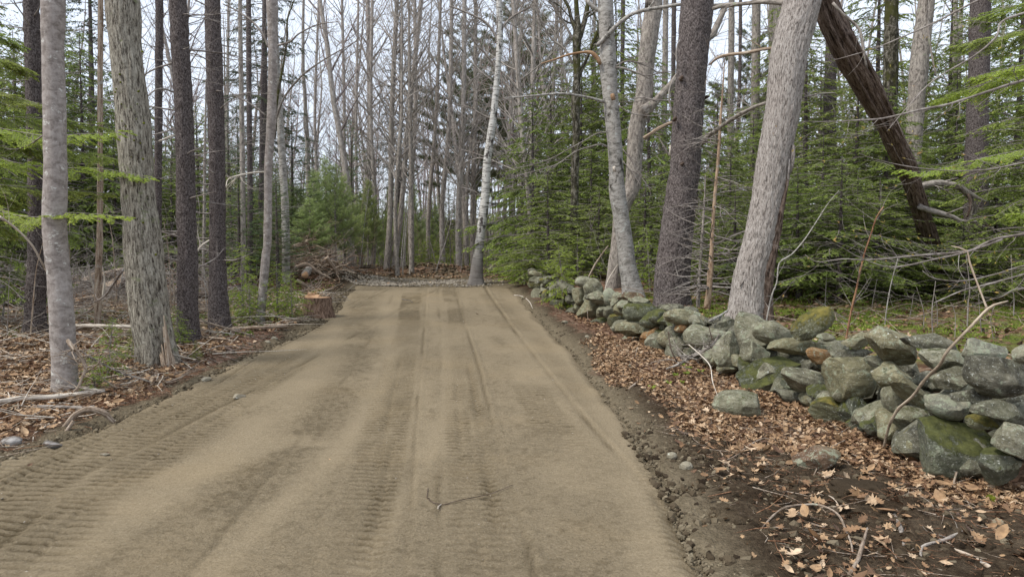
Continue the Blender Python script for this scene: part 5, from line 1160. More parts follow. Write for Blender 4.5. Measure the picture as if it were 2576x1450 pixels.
CON = [ # proto, x, Z, y_top, description
 ('hem_b',-120,12.5,-250,'dark hemlock with drooping green sprays'),('hem_b',40,21,120,'dark hemlock with drooping green sprays'),('hem_a',150,22,-60,'dark hemlock with drooping green sprays'),
 ('hem_b',215,21,60,'dark hemlock with drooping green sprays'),('spr_a',235,26,-300,'tall spruce with dark layered boughs'),('hem_m',290,21,330,'dark hemlock with drooping green sprays'),
 ('spr_a',160,30,-200,'tall spruce with dark layered boughs'),('hem_m',330,24,300,'dark hemlock with drooping green sprays'),('hem_b',5,20,-100,'dark hemlock with drooping green sprays'),('fir_b',430,24,330,'dark pointed fir'),('hem_m',420,28,420,'dark hemlock with drooping green sprays'),
 ('hem_b',505,30,340,'dark hemlock with drooping green sprays'),('fir_b',575,25,300,'dark pointed fir'),('fir_a',640,23,360,'dark pointed fir'),('fir_b',735,25,278,'dark pointed fir'),('fir_a',700,20,440,'dark pointed fir'),
 ('fir_a',668,28,330,'dark pointed fir'),('spr_a',663,24,-420,'tall spruce with dark layered boughs'),('fir_a',600,19,430,'dark pointed fir'),
 ('pin_a',790,27,432,'bright green young pine with soft needles'),('pin_a',845,25,418,'bright green young pine with soft needles'),('pin_a',752,25,470,'bright green young pine with soft needles'),('pin_a',820,30,400,'bright green young pine with soft needles'),
 ('fir_a',888,33,298,'dark pointed fir'),('pin_a',905,34,490,'bright green young pine with soft needles'),('pin_a',1040,40,468,'bright green young pine with soft needles'),('pin_a',1012,38,505,'bright green young pine with soft needles'),
 ('pin_a',940,36,520,'bright green young pine with soft needles'),('hem_s',1120,38,560,'low bright hemlock'),('hem_s',1165,40,575,'low bright hemlock'),('hem_m',985,42,480,'dark hemlock with drooping green sprays'),('hem_m',1090,46,500,'dark hemlock with drooping green sprays'),
 ('spr_a',1002,42,-30,'tall spruce with dark layered boughs'),('wpi_a',1165,44,40,'olive white pine with layered boughs'),('wpi_a',1290,50,-40,'olive white pine with layered boughs'),('wpi_a',1225,47,130,'olive white pine with layered boughs'),
 ('hem_s',1300,24.5,545,'low bright hemlock'),('hem_s',1335,26,500,'low bright hemlock'),('hem_s',1262,30,560,'low bright hemlock'),('hem_m',1345,24,205,'dark hemlock with drooping green sprays'),('hem_b',1395,28,120,'dark hemlock with drooping green sprays'),
 ('hem_m',1310,30,340,'dark hemlock with drooping green sprays'),('hem_m',1432,24,360,'dark hemlock with drooping green sprays'),('hem_m',1490,23,330,'dark hemlock with drooping green sprays'),('hem_s',1455,19,590,'low bright hemlock'),
 ('hem_b',1560,26,-40,'dark hemlock with drooping green sprays'),('hem_b',1640,23,60,'dark hemlock with drooping green sprays'),('hem_m',1500,20,480,'dark hemlock with drooping green sprays'),('hem_m',1620,19,430,'dark hemlock with drooping green sprays'),
 ('hem_b',1785,22,200,'dark hemlock with drooping green sprays'),('hem_m',1830,18,360,'dark hemlock with drooping green sprays'),('wpi_a',1885,34,40,'olive white pine with layered boughs'),
 ('hem_b',1900,24,250,'dark hemlock with drooping green sprays'),('hem_m',1790,16.5,520,'dark hemlock with drooping green sprays'),
 ('hem_a',2030,18.5,40,'dark hemlock with drooping green sprays'),('hem_b',2130,17,150,'dark hemlock with drooping green sprays'),('hem_m',2060,16,330,'dark hemlock with drooping green sprays'),('hem_b',2215,16.5,210,'dark hemlock with drooping green sprays'),
 ('hem_a',2370,21,-80,'dark hemlock with drooping green sprays'),('hem_m',2290,17.5,380,'dark hemlock with drooping green sprays'),('hem_a',2540,17,-220,'dark hemlock with drooping green sprays'),('hem_b',2410,18.5,150,'dark hemlock with drooping green sprays'),
 ('hem_m',2500,15.5,330,'dark hemlock with drooping green sprays'),('hem_b',2620,13,-60,'dark hemlock with drooping green sprays'),('hem_a',1975,26,-150,'dark hemlock with drooping green sprays'),('hem_a',2200,26,-260,'dark hemlock with drooping green sprays'),('hem_b',2330,24,60,'dark hemlock with drooping green sprays'),
 ('hem_m',2150,15,440,'dark hemlock with drooping green sprays'),('hem_m',2380,16,470,'dark hemlock with drooping green sprays'),('hem_m',1960,17,430,'dark hemlock with drooping green sprays'),('hem_m',2240,15.5,500,'dark hemlock with drooping green sprays'),
 ('hem_m',2010,14.5,420,'dark hemlock with drooping green sprays'),('hem_m',2110,13.8,390,'dark hemlock with drooping green sprays'),('hem_m',2200,14.2,450,'dark hemlock with drooping green sprays'),('hem_b',2070,21,120,'dark hemlock with drooping green sprays'),('hem_b',2290,20,260,'dark hemlock with drooping green sprays'),('hem_a',2460,20,-60,'dark hemlock with drooping green sprays'),('hem_m',2430,14.5,560,'dark hemlock with drooping green sprays'),('hem_m',1850,15.5,480,'dark hemlock with drooping green sprays'),('hem_b',1740,20,260,'dark hemlock with drooping green sprays'),('hem_m',1380,20.5,420,'dark hemlock with drooping green sprays'),('hem_b',1450,26,120,'dark hemlock with drooping green sprays'),('hem_b',1530,30,60,'dark hemlock with drooping green sprays'),('hem_m',110,21,330,'dark hemlock with drooping green sprays'),('hem_m',255,22,380,'dark hemlock with drooping green sprays'),('hem_b',320,22,170,'dark hemlock with drooping green sprays'),('hem_m',20,20,300,'dark hemlock with drooping green sprays'),('hem_m',470,22,430,'dark hemlock with drooping green sprays'),('pin_a',868,28,445,'bright green young pine with soft needles'),('pin_a',778,23,500,'bright green young pine with soft needles'),('pin_a',720,28,450,'bright green young pine with soft needles'),('pin_a',985,41,470,'bright green young pine with soft needles'),('hem_m',430,21,400,'dark hemlock with drooping green sprays'),('hem_b',515,24,250,'dark hemlock with drooping green sprays'),('hem_m',585,21,400,'dark hemlock with drooping green sprays'),('pin_a',640,24,470,'bright green young pine with soft needles'),('fir_b',455,27,230,'dark pointed fir'),('hem_m',700,26,420,'dark hemlock with drooping green sprays'),('hem_b',300,25,150,'dark hemlock with drooping green sprays'),('pin_a',925,32,455,'bright green young pine with soft needles'),('hem_s',960,40,575,'low bright hemlock'),('hem_s',1000,43,560,'low bright hemlock'),('hem_s',1060,44,570,'low bright hemlock'),('hem_m',1140,48,500,'dark hemlock with drooping green sprays'),('hem_m',1195,42,510,'dark hemlock with drooping green sprays'),('pin_a',1095,46,520,'bright green young pine with soft needles'),('fir_b',560,30,260,'dark pointed fir'),('fir_b',610,34,240,'dark pointed fir'),('fir_a',690,32,380,'dark pointed fir'),('hem_m',645,27,430,'dark hemlock with drooping green sprays'),('hem_m',590,23,480,'dark hemlock with drooping green sprays'),('hem_b',1500,34,40,'dark hemlock with drooping green sprays'),('wpi_a',1350,46,0,'olive white pine with layered boughs'),('hem_s',1080,34,590,'low bright hemlock'),('hem_s',1320,22,580,'low bright hemlock'),('fir_b',780,38,330,'dark pointed fir'),('fir_b',830,42,360,'dark pointed fir'),('hem_b',1700,30,160,'dark hemlock with drooping green sprays'),('hem_b',60,28,60,'dark hemlock with drooping green sprays'),('hem_b',360,34,200,'dark hemlock with drooping green sprays')]
for (pk, x, z, yt, ds) in CON:
    nm, gp = KD[pk[:3]]; h_ = HT[pk]; o = place(nm, 'tree', ds, gp, PR[pk], x, z, y_top=yt, natural=h_)
    s_ = o.scale[2]
    if s_ > 1.35 or s_ < .75: o.scale = (min(max(s_, .8), 1.3),)*2+(s_,)
for k_ in range(46):
    z = R.uniform(42, 88); x = R.uniform(-40, 2620) if k_ % 3 else R.uniform(900, 1300)
    pk = R.choice(('hem_m', 'hem_b', 'fir_a', 'fir_b', 'spr_a')) if not 880 < x < 1320 else R.choice(('hem_m', 'fir_a', 'hem_m'))
    nm, gp = KD[pk[:3]]; place(nm, 'tree', {'hem': 'far small dark hemlock', 'fir': 'far small pointed fir', 'spr': 'far tall narrow spruce'}[pk[:3]], gp, PR[pk], x, z, sc=R.uniform(.7, 1.05))
# tall bare trees: individual ones to about 62 m, then the far woods as one mass
bgp = 'bare trees in the woods behind'
MID = [(936,11,34,936,0),(972,14,31,998,0),(990,13,33,1060,0),(1037,11,36,1043,0),(1076,10,38,1108,0),(1114,12,35,1136,-10),(1155,14,33,1168,20),(1190,12,37,1196,0),(932,14,41,925,0),(892,8,38,900,60),(1035,11,30,1030,180),(1330,14,27,1345,0),(1341,14,25,1290,-10),(1380,10,30,1402,0),(868,9,42,860,0),(790,8,40,800,40),(1000,10,29,1010,240),(1262,10,36,1300,0),(570,8,32,575,0),(340,9,34,345,0),(1420,9,33,1410,0),(1500,9,34,1495,0)]
for k_, (xb, w_, z, xt, yt) in enumerate(MID):
    X_ = (xb-CX)/F*z; rt = (X_, z, H(X_, z)); b = proj(rt)
    t = empty('bare_tree', rt, None, 'tree', bgp)
    bend = R.uniform(-8, 8)
    path = [(xb, b[1], w_*1.25), (xb+(xt-xb)*.25+bend, 520, w_), (xb+(xt-xb)*.55-bend*.5, 300, w_*.9), (xt, yt, w_*.72)]
    pts = trunk('trunk', path, z, ('bark_far', 'bark_grey', 'bark_far')[k_ % 3], t, rt, 12, .25, 'smooth', top=z*.42+3, flare=.6, bury=.3)
    A = catmull(pts, .3); S = []; n_ = len(A)
    for _ in range(60):
        i = min(n_-2, int(n_*R.uniform(.25, .98))); q = Vector(A[i, :3]); a = R.uniform(0, 6.28); tt = R.uniform(.45, 1.1); dd = Vector((math.cos(a)*math.sin(tt), math.sin(a)*math.sin(tt), math.cos(tt)))
        grow(S, q, dd, A[i, 3]*R.uniform(.2, .5), R.uniform(1.2, 3.6), 0, (.35, .26, .2), .10, .2, .6, (.35, .9), mx=2, rmin=.0045)
    mb = MB(); segs(mb, S, 3); obj('crown', mb.mesh('crown', origin=rt), M['bark_far'], t)
    queue.append((xb, z, 'tall bare grey tree', t))
placed = [(m_[0], m_[2]) for m_ in MID]
for k_ in range(104):
    for _ in range(30):
        z = R.uniform(30, 64); x = R.uniform(-60, 2640)
        if all(abs(x-a)*z/F > .75 or abs(z-b) > 1.5 for a, b in placed): break
    placed.append((x, z)); q = R.choice((0, 0, 1, 2, 2, 3, 3, 4, 4, 5)); a, c, _ = BR[q]; s_ = R.uniform(.75, 1.15)
    ms, nm = [a, c], ['trunk', 'crown']
    red = (q == 1 and (x > 1500 or x < 980)); ms += [bud1] if q == 1 else ([bud3] if q == 3 else []); nm += ['buds'] if q in (1, 3) else []
    ds = {0: 'tall bare grey tree', 1: 'tall bare tree with reddish spring buds', 2: 'tall bare grey tree', 3: 'tall bare tree with reddish spring buds', 4: 'half-dead tree with short snapped twigs', 5: 'half-dead tree with short snapped twigs'}[q]
    place('bare_tree', 'tree', ds, bgp, ms, x, z, sc=s_, names=nm, tilt=(R.gauss(0, .03), R.gauss(0, .03)))
# slender saplings crowding the end of the clearing
def sap_mesh(seed, h, r):
    global R
    keep = R; R = random.Random(seed); p = Vector((0, 0, -.1)); d = Vector((R.gauss(0, .10), R.gauss(0, .08), 1)).normalized(); pts = []; S = []
    for i in range(9):
        pts.append((*p, r*(1-.8*i/8)))
        if i > 3 and R.random() < .8: a = R.uniform(0, 6.28); grow(S, p.copy(), Vector((math.cos(a)*.6, math.sin(a)*.6, .7)).normalized(), r*.35, h*R.uniform(.1, .25), 0, (.2,), .08, .2, .5, mx=1, rmin=.004)
        d = (d+Vector((R.gauss(0, .07), R.gauss(0, .07), .03))).normalized(); p = p+d*h/8
    mb = MB(); tube(mb, pts, 6, .25); segs(mb, S, 3); me = mb.mesh('sapling'); R = keep; return me
SM = [sap_mesh(300+k, h, r) for k, (h, r) in enumerate(((4.5, .022), (5.5, .028), (3.6, .018), (6.2, .03), (5, .02), (3, .016)))]
for me, mt in zip(SM, ('bark_beech', 'bark_twig', 'bark_dead', 'bark_twig', 'bark_beech', 'bark_dead')): me.materials.append(M[mt])
for k_ in range(88):
    z = R.uniform(28.5, 40); x = R.uniform(860, 1290) if k_ < 58 else R.choice((R.uniform(1290, 1700), R.uniform(380, 860)))
    if x < 880 and z < 30: z += 4
    X_ = (x-CX)/F*z; q = R.randrange(6); o = obj('sapling', SM[q]); o.location = (X_, z, H(X_, z)); s_ = R.uniform(.7, 1.2); o.scale = (s_, s_, s_); o.rotation_euler = (0, 0, R.uniform(0, 6.28))
    o['category'] = 'sapling'; o['group'] = 'slender saplings at the end of the clearing'
    queue.append((x, z, {0: 'slender pale sapling', 4: 'slender pale sapling', 2: 'thin brown dead sapling', 5: 'thin brown dead sapling'}.get(q, 'slender grey sapling'), o))
# far woods: everything past about 62 m reads as one mass
mb = MB(); S = []
for k_ in range(330):
    z = R.uniform(62, 120); x = R.uniform(-150, 2750); X_ = (x-CX)/F*z; h_ = R.uniform(13, 21); r_ = R.uniform(.07, .2); g_ = H(X_, z)
    p = Vector((X_, z, g_-.3)); d = Vector((R.gauss(0, .04), 0, 1)).normalized()
    for i in range(7):
        q = p+d*h_/7; S.append((*p, *q, r_*(1-.8*i/7), r_*(1-.8*(i+1)/7)))
        if i > 1:
            for _ in range(5):
                a = R.uniform(0, 6.28); t_ = R.uniform(.4, 1.0); grow(S, q.copy(), Vector((math.cos(a)*math.sin(t_), math.sin(a)*math.sin(t_), math.cos(t_))), r_*.25, R.uniform(1.5, 3.8), 0, (.7, .5), .12, .2, .7, mx=1, rmin=.012)
        p = q; d = (d+Vector((R.gauss(0, .05), R.gauss(0, .05), .04))).normalized()
segs(mb, S, 3); tag(obj('far_woods', mb.mesh('far_woods'), M['bark_purple']), kind='stuff')
# brushy undergrowth low in the woods
mb = MB(); S = []
for k_ in range(2600):
    z = R.uniform(29, 95); x = R.uniform(-80, 2650)
    if z < 36 and 850 < x < 1290 and R.random() < .6: continue
    X_ = (x-CX)/F*z; g_ = H(X_, z); grow(S, Vector((X_, z, g_-.05)), Vector((R.gauss(0, .3), R.gauss(0, .3), 1)).normalized(), .010+z*.0001, R.uniform(.8, 3.0)*(1 if z < 45 else 1.9), 0, (.45, .4), .05, .25, .5, mx=1, rmin=.005)
segs(mb, S, 3); tag(obj('undergrowth', mb.mesh('undergrowth'), M['bark_twig']), kind='stuff')
mb = MB(); S = []
for k_ in range(420):
    z = R.uniform(15, 27); x = R.choice((R.uniform(-60, 820), R.uniform(1420, 2640))); X_ = (x-CX)/F*z
    if x > 1400 and X_ < float(ew(z))+1.2: continue
    if x < 900 and X_ > float(el(z))-1.5: continue
    grow(S, Vector((X_, z, H(X_, z)-.05)), Vector((R.gauss(0, .5), R.gauss(0, .5), 1)).normalized(), .007, R.uniform(.5, 2.2), 0, (.2, .15), .02, .28, .5, mx=1, rmin=.003)
segs(mb, S, 3); tag(obj('undergrowth', mb.mesh('undergrowth'), M['bark_twig']), kind='stuff')
# low boughs of the left hemlock reaching over the maple
def bough(par, rt, path, Z, Z2, tlen, mat, per=.0058, L_=.030, W_=.010, n=26, droop=-.12, tmin=.15, tint=.55):
    pts = []
    for i, (x, y) in enumerate(path):
        p = P(x, y, Z+(Z2-Z)*i/(len(path)-1)); pts.append((*p, .007*(1-.8*i/(len(path)-1))))
    A = catmull(pts, .03); S = [(*A[i, :3], *A[i+1, :3], A[i, 3], A[i+1, 3]) for i in range(len(A)-1)]; g = NR; Pp, D, Nn, Tt = [], [], [], []
    for q in range(n):
        f = tmin+(1-tmin)*q/(n-1); i = min(len(A)-2, int(f*(len(A)-1))); ax = A[i+1, :3]-A[i, :3]; ax /= np.linalg.norm(ax); sd = np.cross(ax, [0, 0, 1.]); sd /= np.linalg.norm(sd)
        tl = tlen*(1.05-f)**.6*g.uniform(.6, 1.1)+.04; s_ = 1 if q % 2 else -1; td = ax*.75+sd*s_*.75+np.array([0, 0, droop-.25+g.normal(0, .3)]); td /= np.linalg.norm(td)
        for (o_, dd, ll) in [(A[i, :3], td, tl)]+[(A[i, :3]+td*tl*u, td*.8+np.cross(td, [0, 0, 1.])*v*.7+np.array([0, 0, -.05]), tl*(.5-.35*u)) for u in (.2, .35, .5, .65, .8) for v in (-1, 1)]:
            dd = dd/np.linalg.norm(dd); e_ = o_+dd*ll; S.append((*o_, *e_, .0016, .0007)); m_ = max(3, int(ll/per)); t = g.uniform(0, 1, m_); s2 = np.cross(dd, [0, 0, 1.]); s2 /= np.linalg.norm(s2)+1e-9
            Pp.append(o_+dd*(ll*t)[:, None]+np.array([0, 0, -.04])*(t**2*ll)[:, None]); D.append(dd*.5+s2*np.where(g.random(m_) < .5, -1, 1)[:, None]+g.normal(0, .12, (m_, 3))); Nn.append(np.array([0, -.6, .6])+g.normal(0, .6, (m_, 3))); Tt.append(np.clip(tint+.35*(t-.5)+g.normal(0, .15, m_), 0, 1))
    mb = MB(); segs(mb, S, 4); a = obj('bough', mb.mesh('bough', origin=rt), M['bark_twig'], par)
    mb = MB(); Pp = np.vstack(Pp); blades(mb, Pp, np.vstack(D), np.vstack(Nn), L_*NR.uniform(.6, 1.2, len(Pp)), W_, np.concatenate(Tt)); obj('needles', mb.mesh('needles', origin=rt, smooth=False), M[mat], a)
rt = (-7.9, 10.2, H(-7.9, 10.2)); t = empty('hemlock_tree', rt, 'hemlock past the left edge whose bright green boughs hang before the maple', 'tree')
trunk('trunk', [(-7.9, 10.2, rt[2], .13), (-7.9, 10.2, 3, .11), (-7.85, 10.3, 9, .03)], 0, 'bark_spruce', t, rt, 16, .1, 'scaly', None, .5, .2)
for (pth, a, b, tl, n_, mt) in (([(-120,300),(40,330),(120,342),(200,338),(330,330)], 9.4, 8.6, .40, 44, 'hemlock_bright'), ([(-150,420),(-20,520),(80,545),(180,535),(330,545)], 9.2, 7.4, .36, 46, 'hemlock_bright'),
  ([(-150,360),(0,400),(120,420),(260,425),(390,448)], 9.6, 9.2, .42, 48, 'hemlock_bright'), ([(-150,180),(0,230),(60,250),(130,268)], 10, 10, .5, 40, 'hemlock'), ([(-150,120),(20,150),(80,190)], 10, 10.6, .5, 36, 'hemlock'), ([(-150,300),(-20,320),(60,360),(100,400)], 10, 10.8, .5, 40, 'hemlock'),
  ([(-150,250),(0,290),(150,300),(290,325)], 10, 11.5, .55, 44, 'hemlock'), ([(-150,470),(0,490),(60,520)], 10, 10.6, .5, 36, 'hemlock'), ([(-150,450),(60,470),(200,480),(310,490)], 10, 11.8, .5, 40, 'hemlock'), ([(-150,60),(0,90),(60,120)], 10.5, 11, .5, 34, 'hemlock'), ([(-150,380),(100,370),(220,385),(300,400)], 10, 12.3, .55, 44, 'hemlock'), ([(-150,560),(0,570),(50,600)], 10, 10.8, .4, 30, 'hemlock')):
    bough(t, rt, pth, a, b, tl, mt, n=n_)
# boughs hanging in at the right edge
rt = (7.6, 9.2, H(7.6, 9.2)); t = empty('hemlock_tree', rt, 'hemlock past the right edge with yellow-green boughs hanging into the upper right', 'tree')
trunk('trunk', [(7.6, 9.2, rt[2], .12), (7.6, 9.2, 3, .10), (7.5, 9.3, 9, .03)], 0, 'bark_spruce', t, rt, 16, .1, 'scaly', None, .5, .2)
for (pth, a, b, tl, n_, mt) in (([(2740,40),(2600,70),(2480,95),(2380,120)], 9.2, 9.6, .55, 44, 'hemlock'), ([(2740,150),(2600,160),(2520,175),(2440,195)], 9, 9.2, .5, 40, 'hemlock_bright'), ([(2740,-60),(2600,0),(2500,30),(2440,50)], 9.2, 10, .55, 40, 'hemlock'), ([(2740,330),(2600,370),(2480,395),(2330,430),(2260,425)], 9, 8.4, .34, 46, 'hemlock_bright'), ([(2740,230),(2640,250),(2560,270)], 9, 9, .45, 34, 'hemlock'), ([(2740,520),(2620,530),(2540,540)], 9, 9.4, .4, 34, 'hemlock_bright'), ([(2740,620),(2620,640),(2560,660)], 9, 9.4, .4, 30, 'hemlock'), ([(2700,90),(2500,200),(2420,230),(2350,255)], 9.4, 11, .5, 40, 'hemlock_bright')):
    bough(t, rt, pth, a, b, tl, mt, n=n_)
# ================================================================ STUMP, FALLEN WOOD, BRUSH
def stick(name, cat, label, path, Z=None, mat='stick', tw=0, twl=.15, group=None, k=8, lift=.01, on_ground=True, step=.03, twr=.0012, cut=None, kind=None):
    """path (x, y, width px[, height above ground]); lies on the ground unless Z is given"""
    pts = []
    for i, q in enumerate(path):
        x, y, w_ = q[:3]; up_ = q[3] if len(q) > 3 else 0
        if Z is None: g = G(x, y+up_*0); r = w_/2*g.y/F; pts.append((g.x, g.y, g.z+r*.6+lift+up_, r))
        else:
            zz = Z[0]+(Z[1]-Z[0])*i/(len(path)-1) if isinstance(Z, tuple) else Z; p = P(x, y, zz); pts.append((*p, w_/2*zz/F))
    rt = pts[0][:3]; mb = MB(); A = tube(mb, pts, k, step, lambda bc, r, th, L: r*.22*fbm(bc*22, 2, 4))
    if tw:
        S = []
        for _ in range(tw):
            i = R.randrange(max(1, len(A)//8), len(A)-1); p = Vector(A[i, :3]); a = R.uniform(0, 6.28); d = Vector((math.cos(a), math.sin(a), R.uniform(-.1, .7))).normalized()
            grow(S, p, d, max(twr, A[i, 3]*R.uniform(.25, .5)), twl*R.uniform(.4, 1.4), 0, (.05,), .02, .3, .45, mx=1, rmin=.0009)
        segs(mb, S, 4)
    o = obj(name, mb.mesh(name, origin=rt), M[mat], loc=rt); return tag(o, label, cat, group, kind)
# the stump beside the clearing
g = G(797, 792); rt = (g.x+.05, g.y-.1, g.z+.05); k_ = g.y/F; t = empty('tree_stump', rt, 'freshly cut tree stump with dark furrowed bark beside the left edge of the dirt', 'stump')
def sd(bc, r, th, L): return .02*(1-np.abs(noise(bc*np.array([24, 24, 5]), 2)))+.03*np.cos(th*5+.6)*np.clip(1-L/.18, 0, 1)
mb = MB(); r_ = 33*k_; tube(mb, [(0, 0, -.16, r_*1.24), (0, 0, .08, r_*1.06), (0, 0, .2, r_*.98), (0, 0, 40*k_, r_*.95)], 80, .02, sd, cap=False); b_ = obj('bark', mb.mesh('bark'), M['bark_stump'], t)
mb = MB(); n_ = 48; th = np.arange(n_)*2*PI/n_; hh = 40*k_
Vt = [(0, 0, hh-.01)]+[(math.cos(a)*r_*.96*(1+.03*math.sin(5*a)), math.sin(a)*r_*.96*(1+.03*math.sin(5*a)), hh-.012+.05*(math.cos(a-2.6) > .55)*1.0) for a in th]
mb.add(np.array(Vt), None, [(0, 1+i, 1+(i+1) % n_) for i in range(n_)]); obj('cut_face', mb.mesh('cut_face', smooth=False), M['cut'], t)
mb = MB()
for i in range(9):
    a = 2.2+i*.12; x_, y_ = math.cos(a)*r_*.8, math.sin(a)*r_*.8; tube(mb, [(x_, y_, hh-.02, .012), (x_+.01, y_, hh+.05, .009), (x_+.015, y_, hh+R.uniform(.07, .12), .002)], 5, .03)
obj('splinters', mb.mesh('splinters'), M['cut'], t)
# sawdust on the ground beside it
px, py = NR.normal(-4.75, .45, 5000), NR.normal(14.4, .55, 5000); k = el(py)-px > .2; clods('sawdust', px[k], py[k], NR.uniform(.004, .013, k.sum()), .5, .2, 'sawdust', sub=1, flat=.5)
# hemlock seedlings near the stump
for (x, y, h_, lb, sx) in ((700, 806, 1.15, 'leafy green seedling bush left of the stump', 1), (735, 800, .9, 'smaller green seedling bush touching the left side of the stump', 1), (612, 800, 1.5, 'feathery green seedling between the straight dark spruce and the bent grey tree', .8), (630, 812, .8, 'low green seedling at the foot of the bent grey tree', 1)):
    g = G(x, y); o = empty('hemlock_seedling', g, lb, 'seedling', 'green seedlings near the stump'); s_ = h_/3.6; o.scale = (s_*1.25*sx, s_*1.25*sx, s_)
    for nm, me in zip(('trunk', 'branches', 'crown'), PR['hem_s']): obj(nm, me, parent=o)
for (x, y, h_, lb) in ((455, 868, .62, 'small green seedling at the foot of the thick dark spruce'), (270, 948, .75, 'limp green hemlock sprig standing right of the spotted maple'), (330, 905, .5, 'little green sprig left of the largest furrowed trunk'), (495, 905, .28, 'creeping green sprig at the verge beyond the torn trunk'), (240, 985, .5, 'drooping green sprig beside the cut branch'), (1700, 735, 1.3, 'small green hemlock between the beech and the massive pine'), (1635, 700, 1.5, 'small green hemlock just right of the beech trunk'), (1425, 700, 1.5, 'small green hemlock behind the middle of the wall')):
    g = G(x, y) if y > 800 else P(x, y, 16); g = Vector((g.x, g.y, H(g.x, g.y))); o = empty('hemlock_seedling', g, lb, 'seedling', 'small hemlock sprigs among the trunks'); s_ = h_/3.6; o.scale = (s_, s_, s_); o.rotation_euler = (R.uniform(-.2, .2), R.uniform(-.2, .2), R.uniform(0, 6))
    for nm, me in zip(('trunk', 'branches', 'crown'), PR['hem_s']): obj(nm, me, parent=o)
ST = 'sticks and fallen branches on the left forest floor'
st = stick
st('fallen_pole', 'pole', 'long pale peeled pole lying level between the maple and the furrowed trunk', [(92,817,6),(150,818,8),(230,819,9),(335,820,9),(400,821,8)], Z=(12.2, 11.6), mat='bleached')
st('fallen_log', 'log', 'pale barkless log on the reddish earth at the lower left', [(-20,1030,13),(60,1018,15),(150,1012,14),(215,1004,12),(262,996,9)], mat='bleached', lift=.05)
st('fallen_log', 'log', 'thinner grey log just below the pale barkless log', [(95,1034,9),(170,1036,9),(235,1038,7)], mat='bark_grey', lift=.04)
st('root', 'root', 'arched brown root rising from the reddish earth at the lower left', [(140,1090,9),(165,1070,12),(190,1042,16),(222,1030,17),(258,1036,14),(288,1062,10)], Z=(6.45, 6.6), mat='stick')
st('root', 'root', 'small forked root end running down from the arched root', [(185,1058,10),(165,1085,8),(140,1100,7),(118,1112,5)], Z=(6.4, 6.2), mat='stick')
st('cut_branch', 'branch', 'short sawn pale branch piece lying at the foot of the spotted maple', [(190,984,12),(215,987,13),(253,995,13)], mat='bark_grey', lift=.03)
st('fallen_branch', 'branch', 'broken lichen-crusted sapling leaning across the foot of the spotted maple', [(170,855,10),(183,872,12),(200,892,9),(215,925,8),(205,952,8),(196,975,7),(180,990,6)], Z=(7.8, 7.6), mat='stick', tw=26, twl=.35)
st('fallen_branch', 'branch', 'long thin grey branch arching from the spotted maple toward the road', [(200,880,5),(240,905,5),(290,930,5),(330,945,4),(380,960,3)], Z=(7.8, 8.2), mat='bark_grey', tw=14, twl=.4)
st('fallen_branch', 'branch', 'dark twiggy branch sweeping over the leaves toward the dirt edge', [(240,935,4),(300,980,5),(350,985,5),(400,968,5),(450,950,4),(480,935,3)], Z=(8.0, 8.6), mat='stick', tw=18, twl=.4)
st('fallen_branch', 'branch', 'pale forked branch lying below the torn trunk', [(290,895,6),(310,925,6),(340,925,5),(365,928,4)], mat='bleached', tw=8, twl=.3)
st('fallen_branch', 'branch', 'long straight stick slanting down from the largest furrowed trunk toward the road', [(430,788,5),(500,806,6),(560,822,6),(628,842,5)], Z=(12.6, 11.6), mat='stick', tw=8, twl=.4)
st('fallen_branch', 'branch', 'thin pale crooked stick standing against the pale pole', [(222,665,5),(228,700,5),(240,740,5),(244,770,4),(240,812,4)], Z=13, mat='bleached', tw=8, twl=.4)
st('fallen_branch', 'branch', 'tan broken stick propped above the pale pole left of centre', [(184,806,5),(200,795,5),(225,780,6),(243,766,5)], Z=(12, 12.6), mat='stick', tw=2)
st('fallen_log', 'log', 'weathered log lying right of the straight dark spruce', [(568,822,13),(630,822,15),(700,824,13)], Z=(14.6, 14.2), mat='bark_grey', lift=.05)
st('fallen_log', 'log', 'reddish split log lying just above the dirt edge', [(585,834,8),(650,832,9),(722,828,9)], mat='bark_dead', lift=.04)
st('fallen_log', 'log', 'pale straight log behind the thick dark spruce', [(430,775,14),(500,772,16),(570,767,15)], Z=(17, 17.5), mat='bark_dead', lift=.1)
st('fallen_branch', 'branch', 'silvery twiggy branch at the far left on the leaves', [(-10,792,6),(40,784,7),(66,776,6)], mat='bleached', tw=10, twl=.4)
st('fallen_branch', 'branch', 'dark thin stick lying at the far left below the first spruce', [(-10,826,4),(50,828,4),(88,822,3)], mat='bark_rot', tw=3)
st('fallen_branch', 'branch', 'small dark charred branch end at the dirt edge', [(560,880,9),(575,884,11),(588,890,9)], mat='bark_rot', lift=.02)
for i_ in range(60):
    x = R.uniform(0, 540); y = R.uniform(870, 1010) if i_ % 3 else R.uniform(830, 900); lx = R.uniform(30, 110); a = R.gauss(0, .25)
    if G(x, y).x > float(el(G(x, y).y))-.5: continue
    q = [(x, y, R.uniform(2.5, 5)), (x+lx*.5, y-lx*.5*a+R.uniform(-6, 6), R.uniform(2.5, 4.5)), (x+lx, y-lx*a, 2)]
    e_ = G(q[2][0], q[2][1])
    if e_.x > float(el(e_.y))-.2: continue
    mt = R.choice(['stick', 'bark_grey', 'bleached', 'bark_dead']); cn = {'stick': 'brown', 'bark_grey': 'grey', 'bleached': 'pale peeled', 'bark_dead': 'tan'}[mt]
    o = st('fallen_branch', 'branch', None, q, mat=mt, tw=R.choice((0, 3, 6)), twl=.25, group=ST, lift=R.uniform(.0, .05))
    queue.append((x, G(x, y).y, f'{cn} stick on the leaves', o))
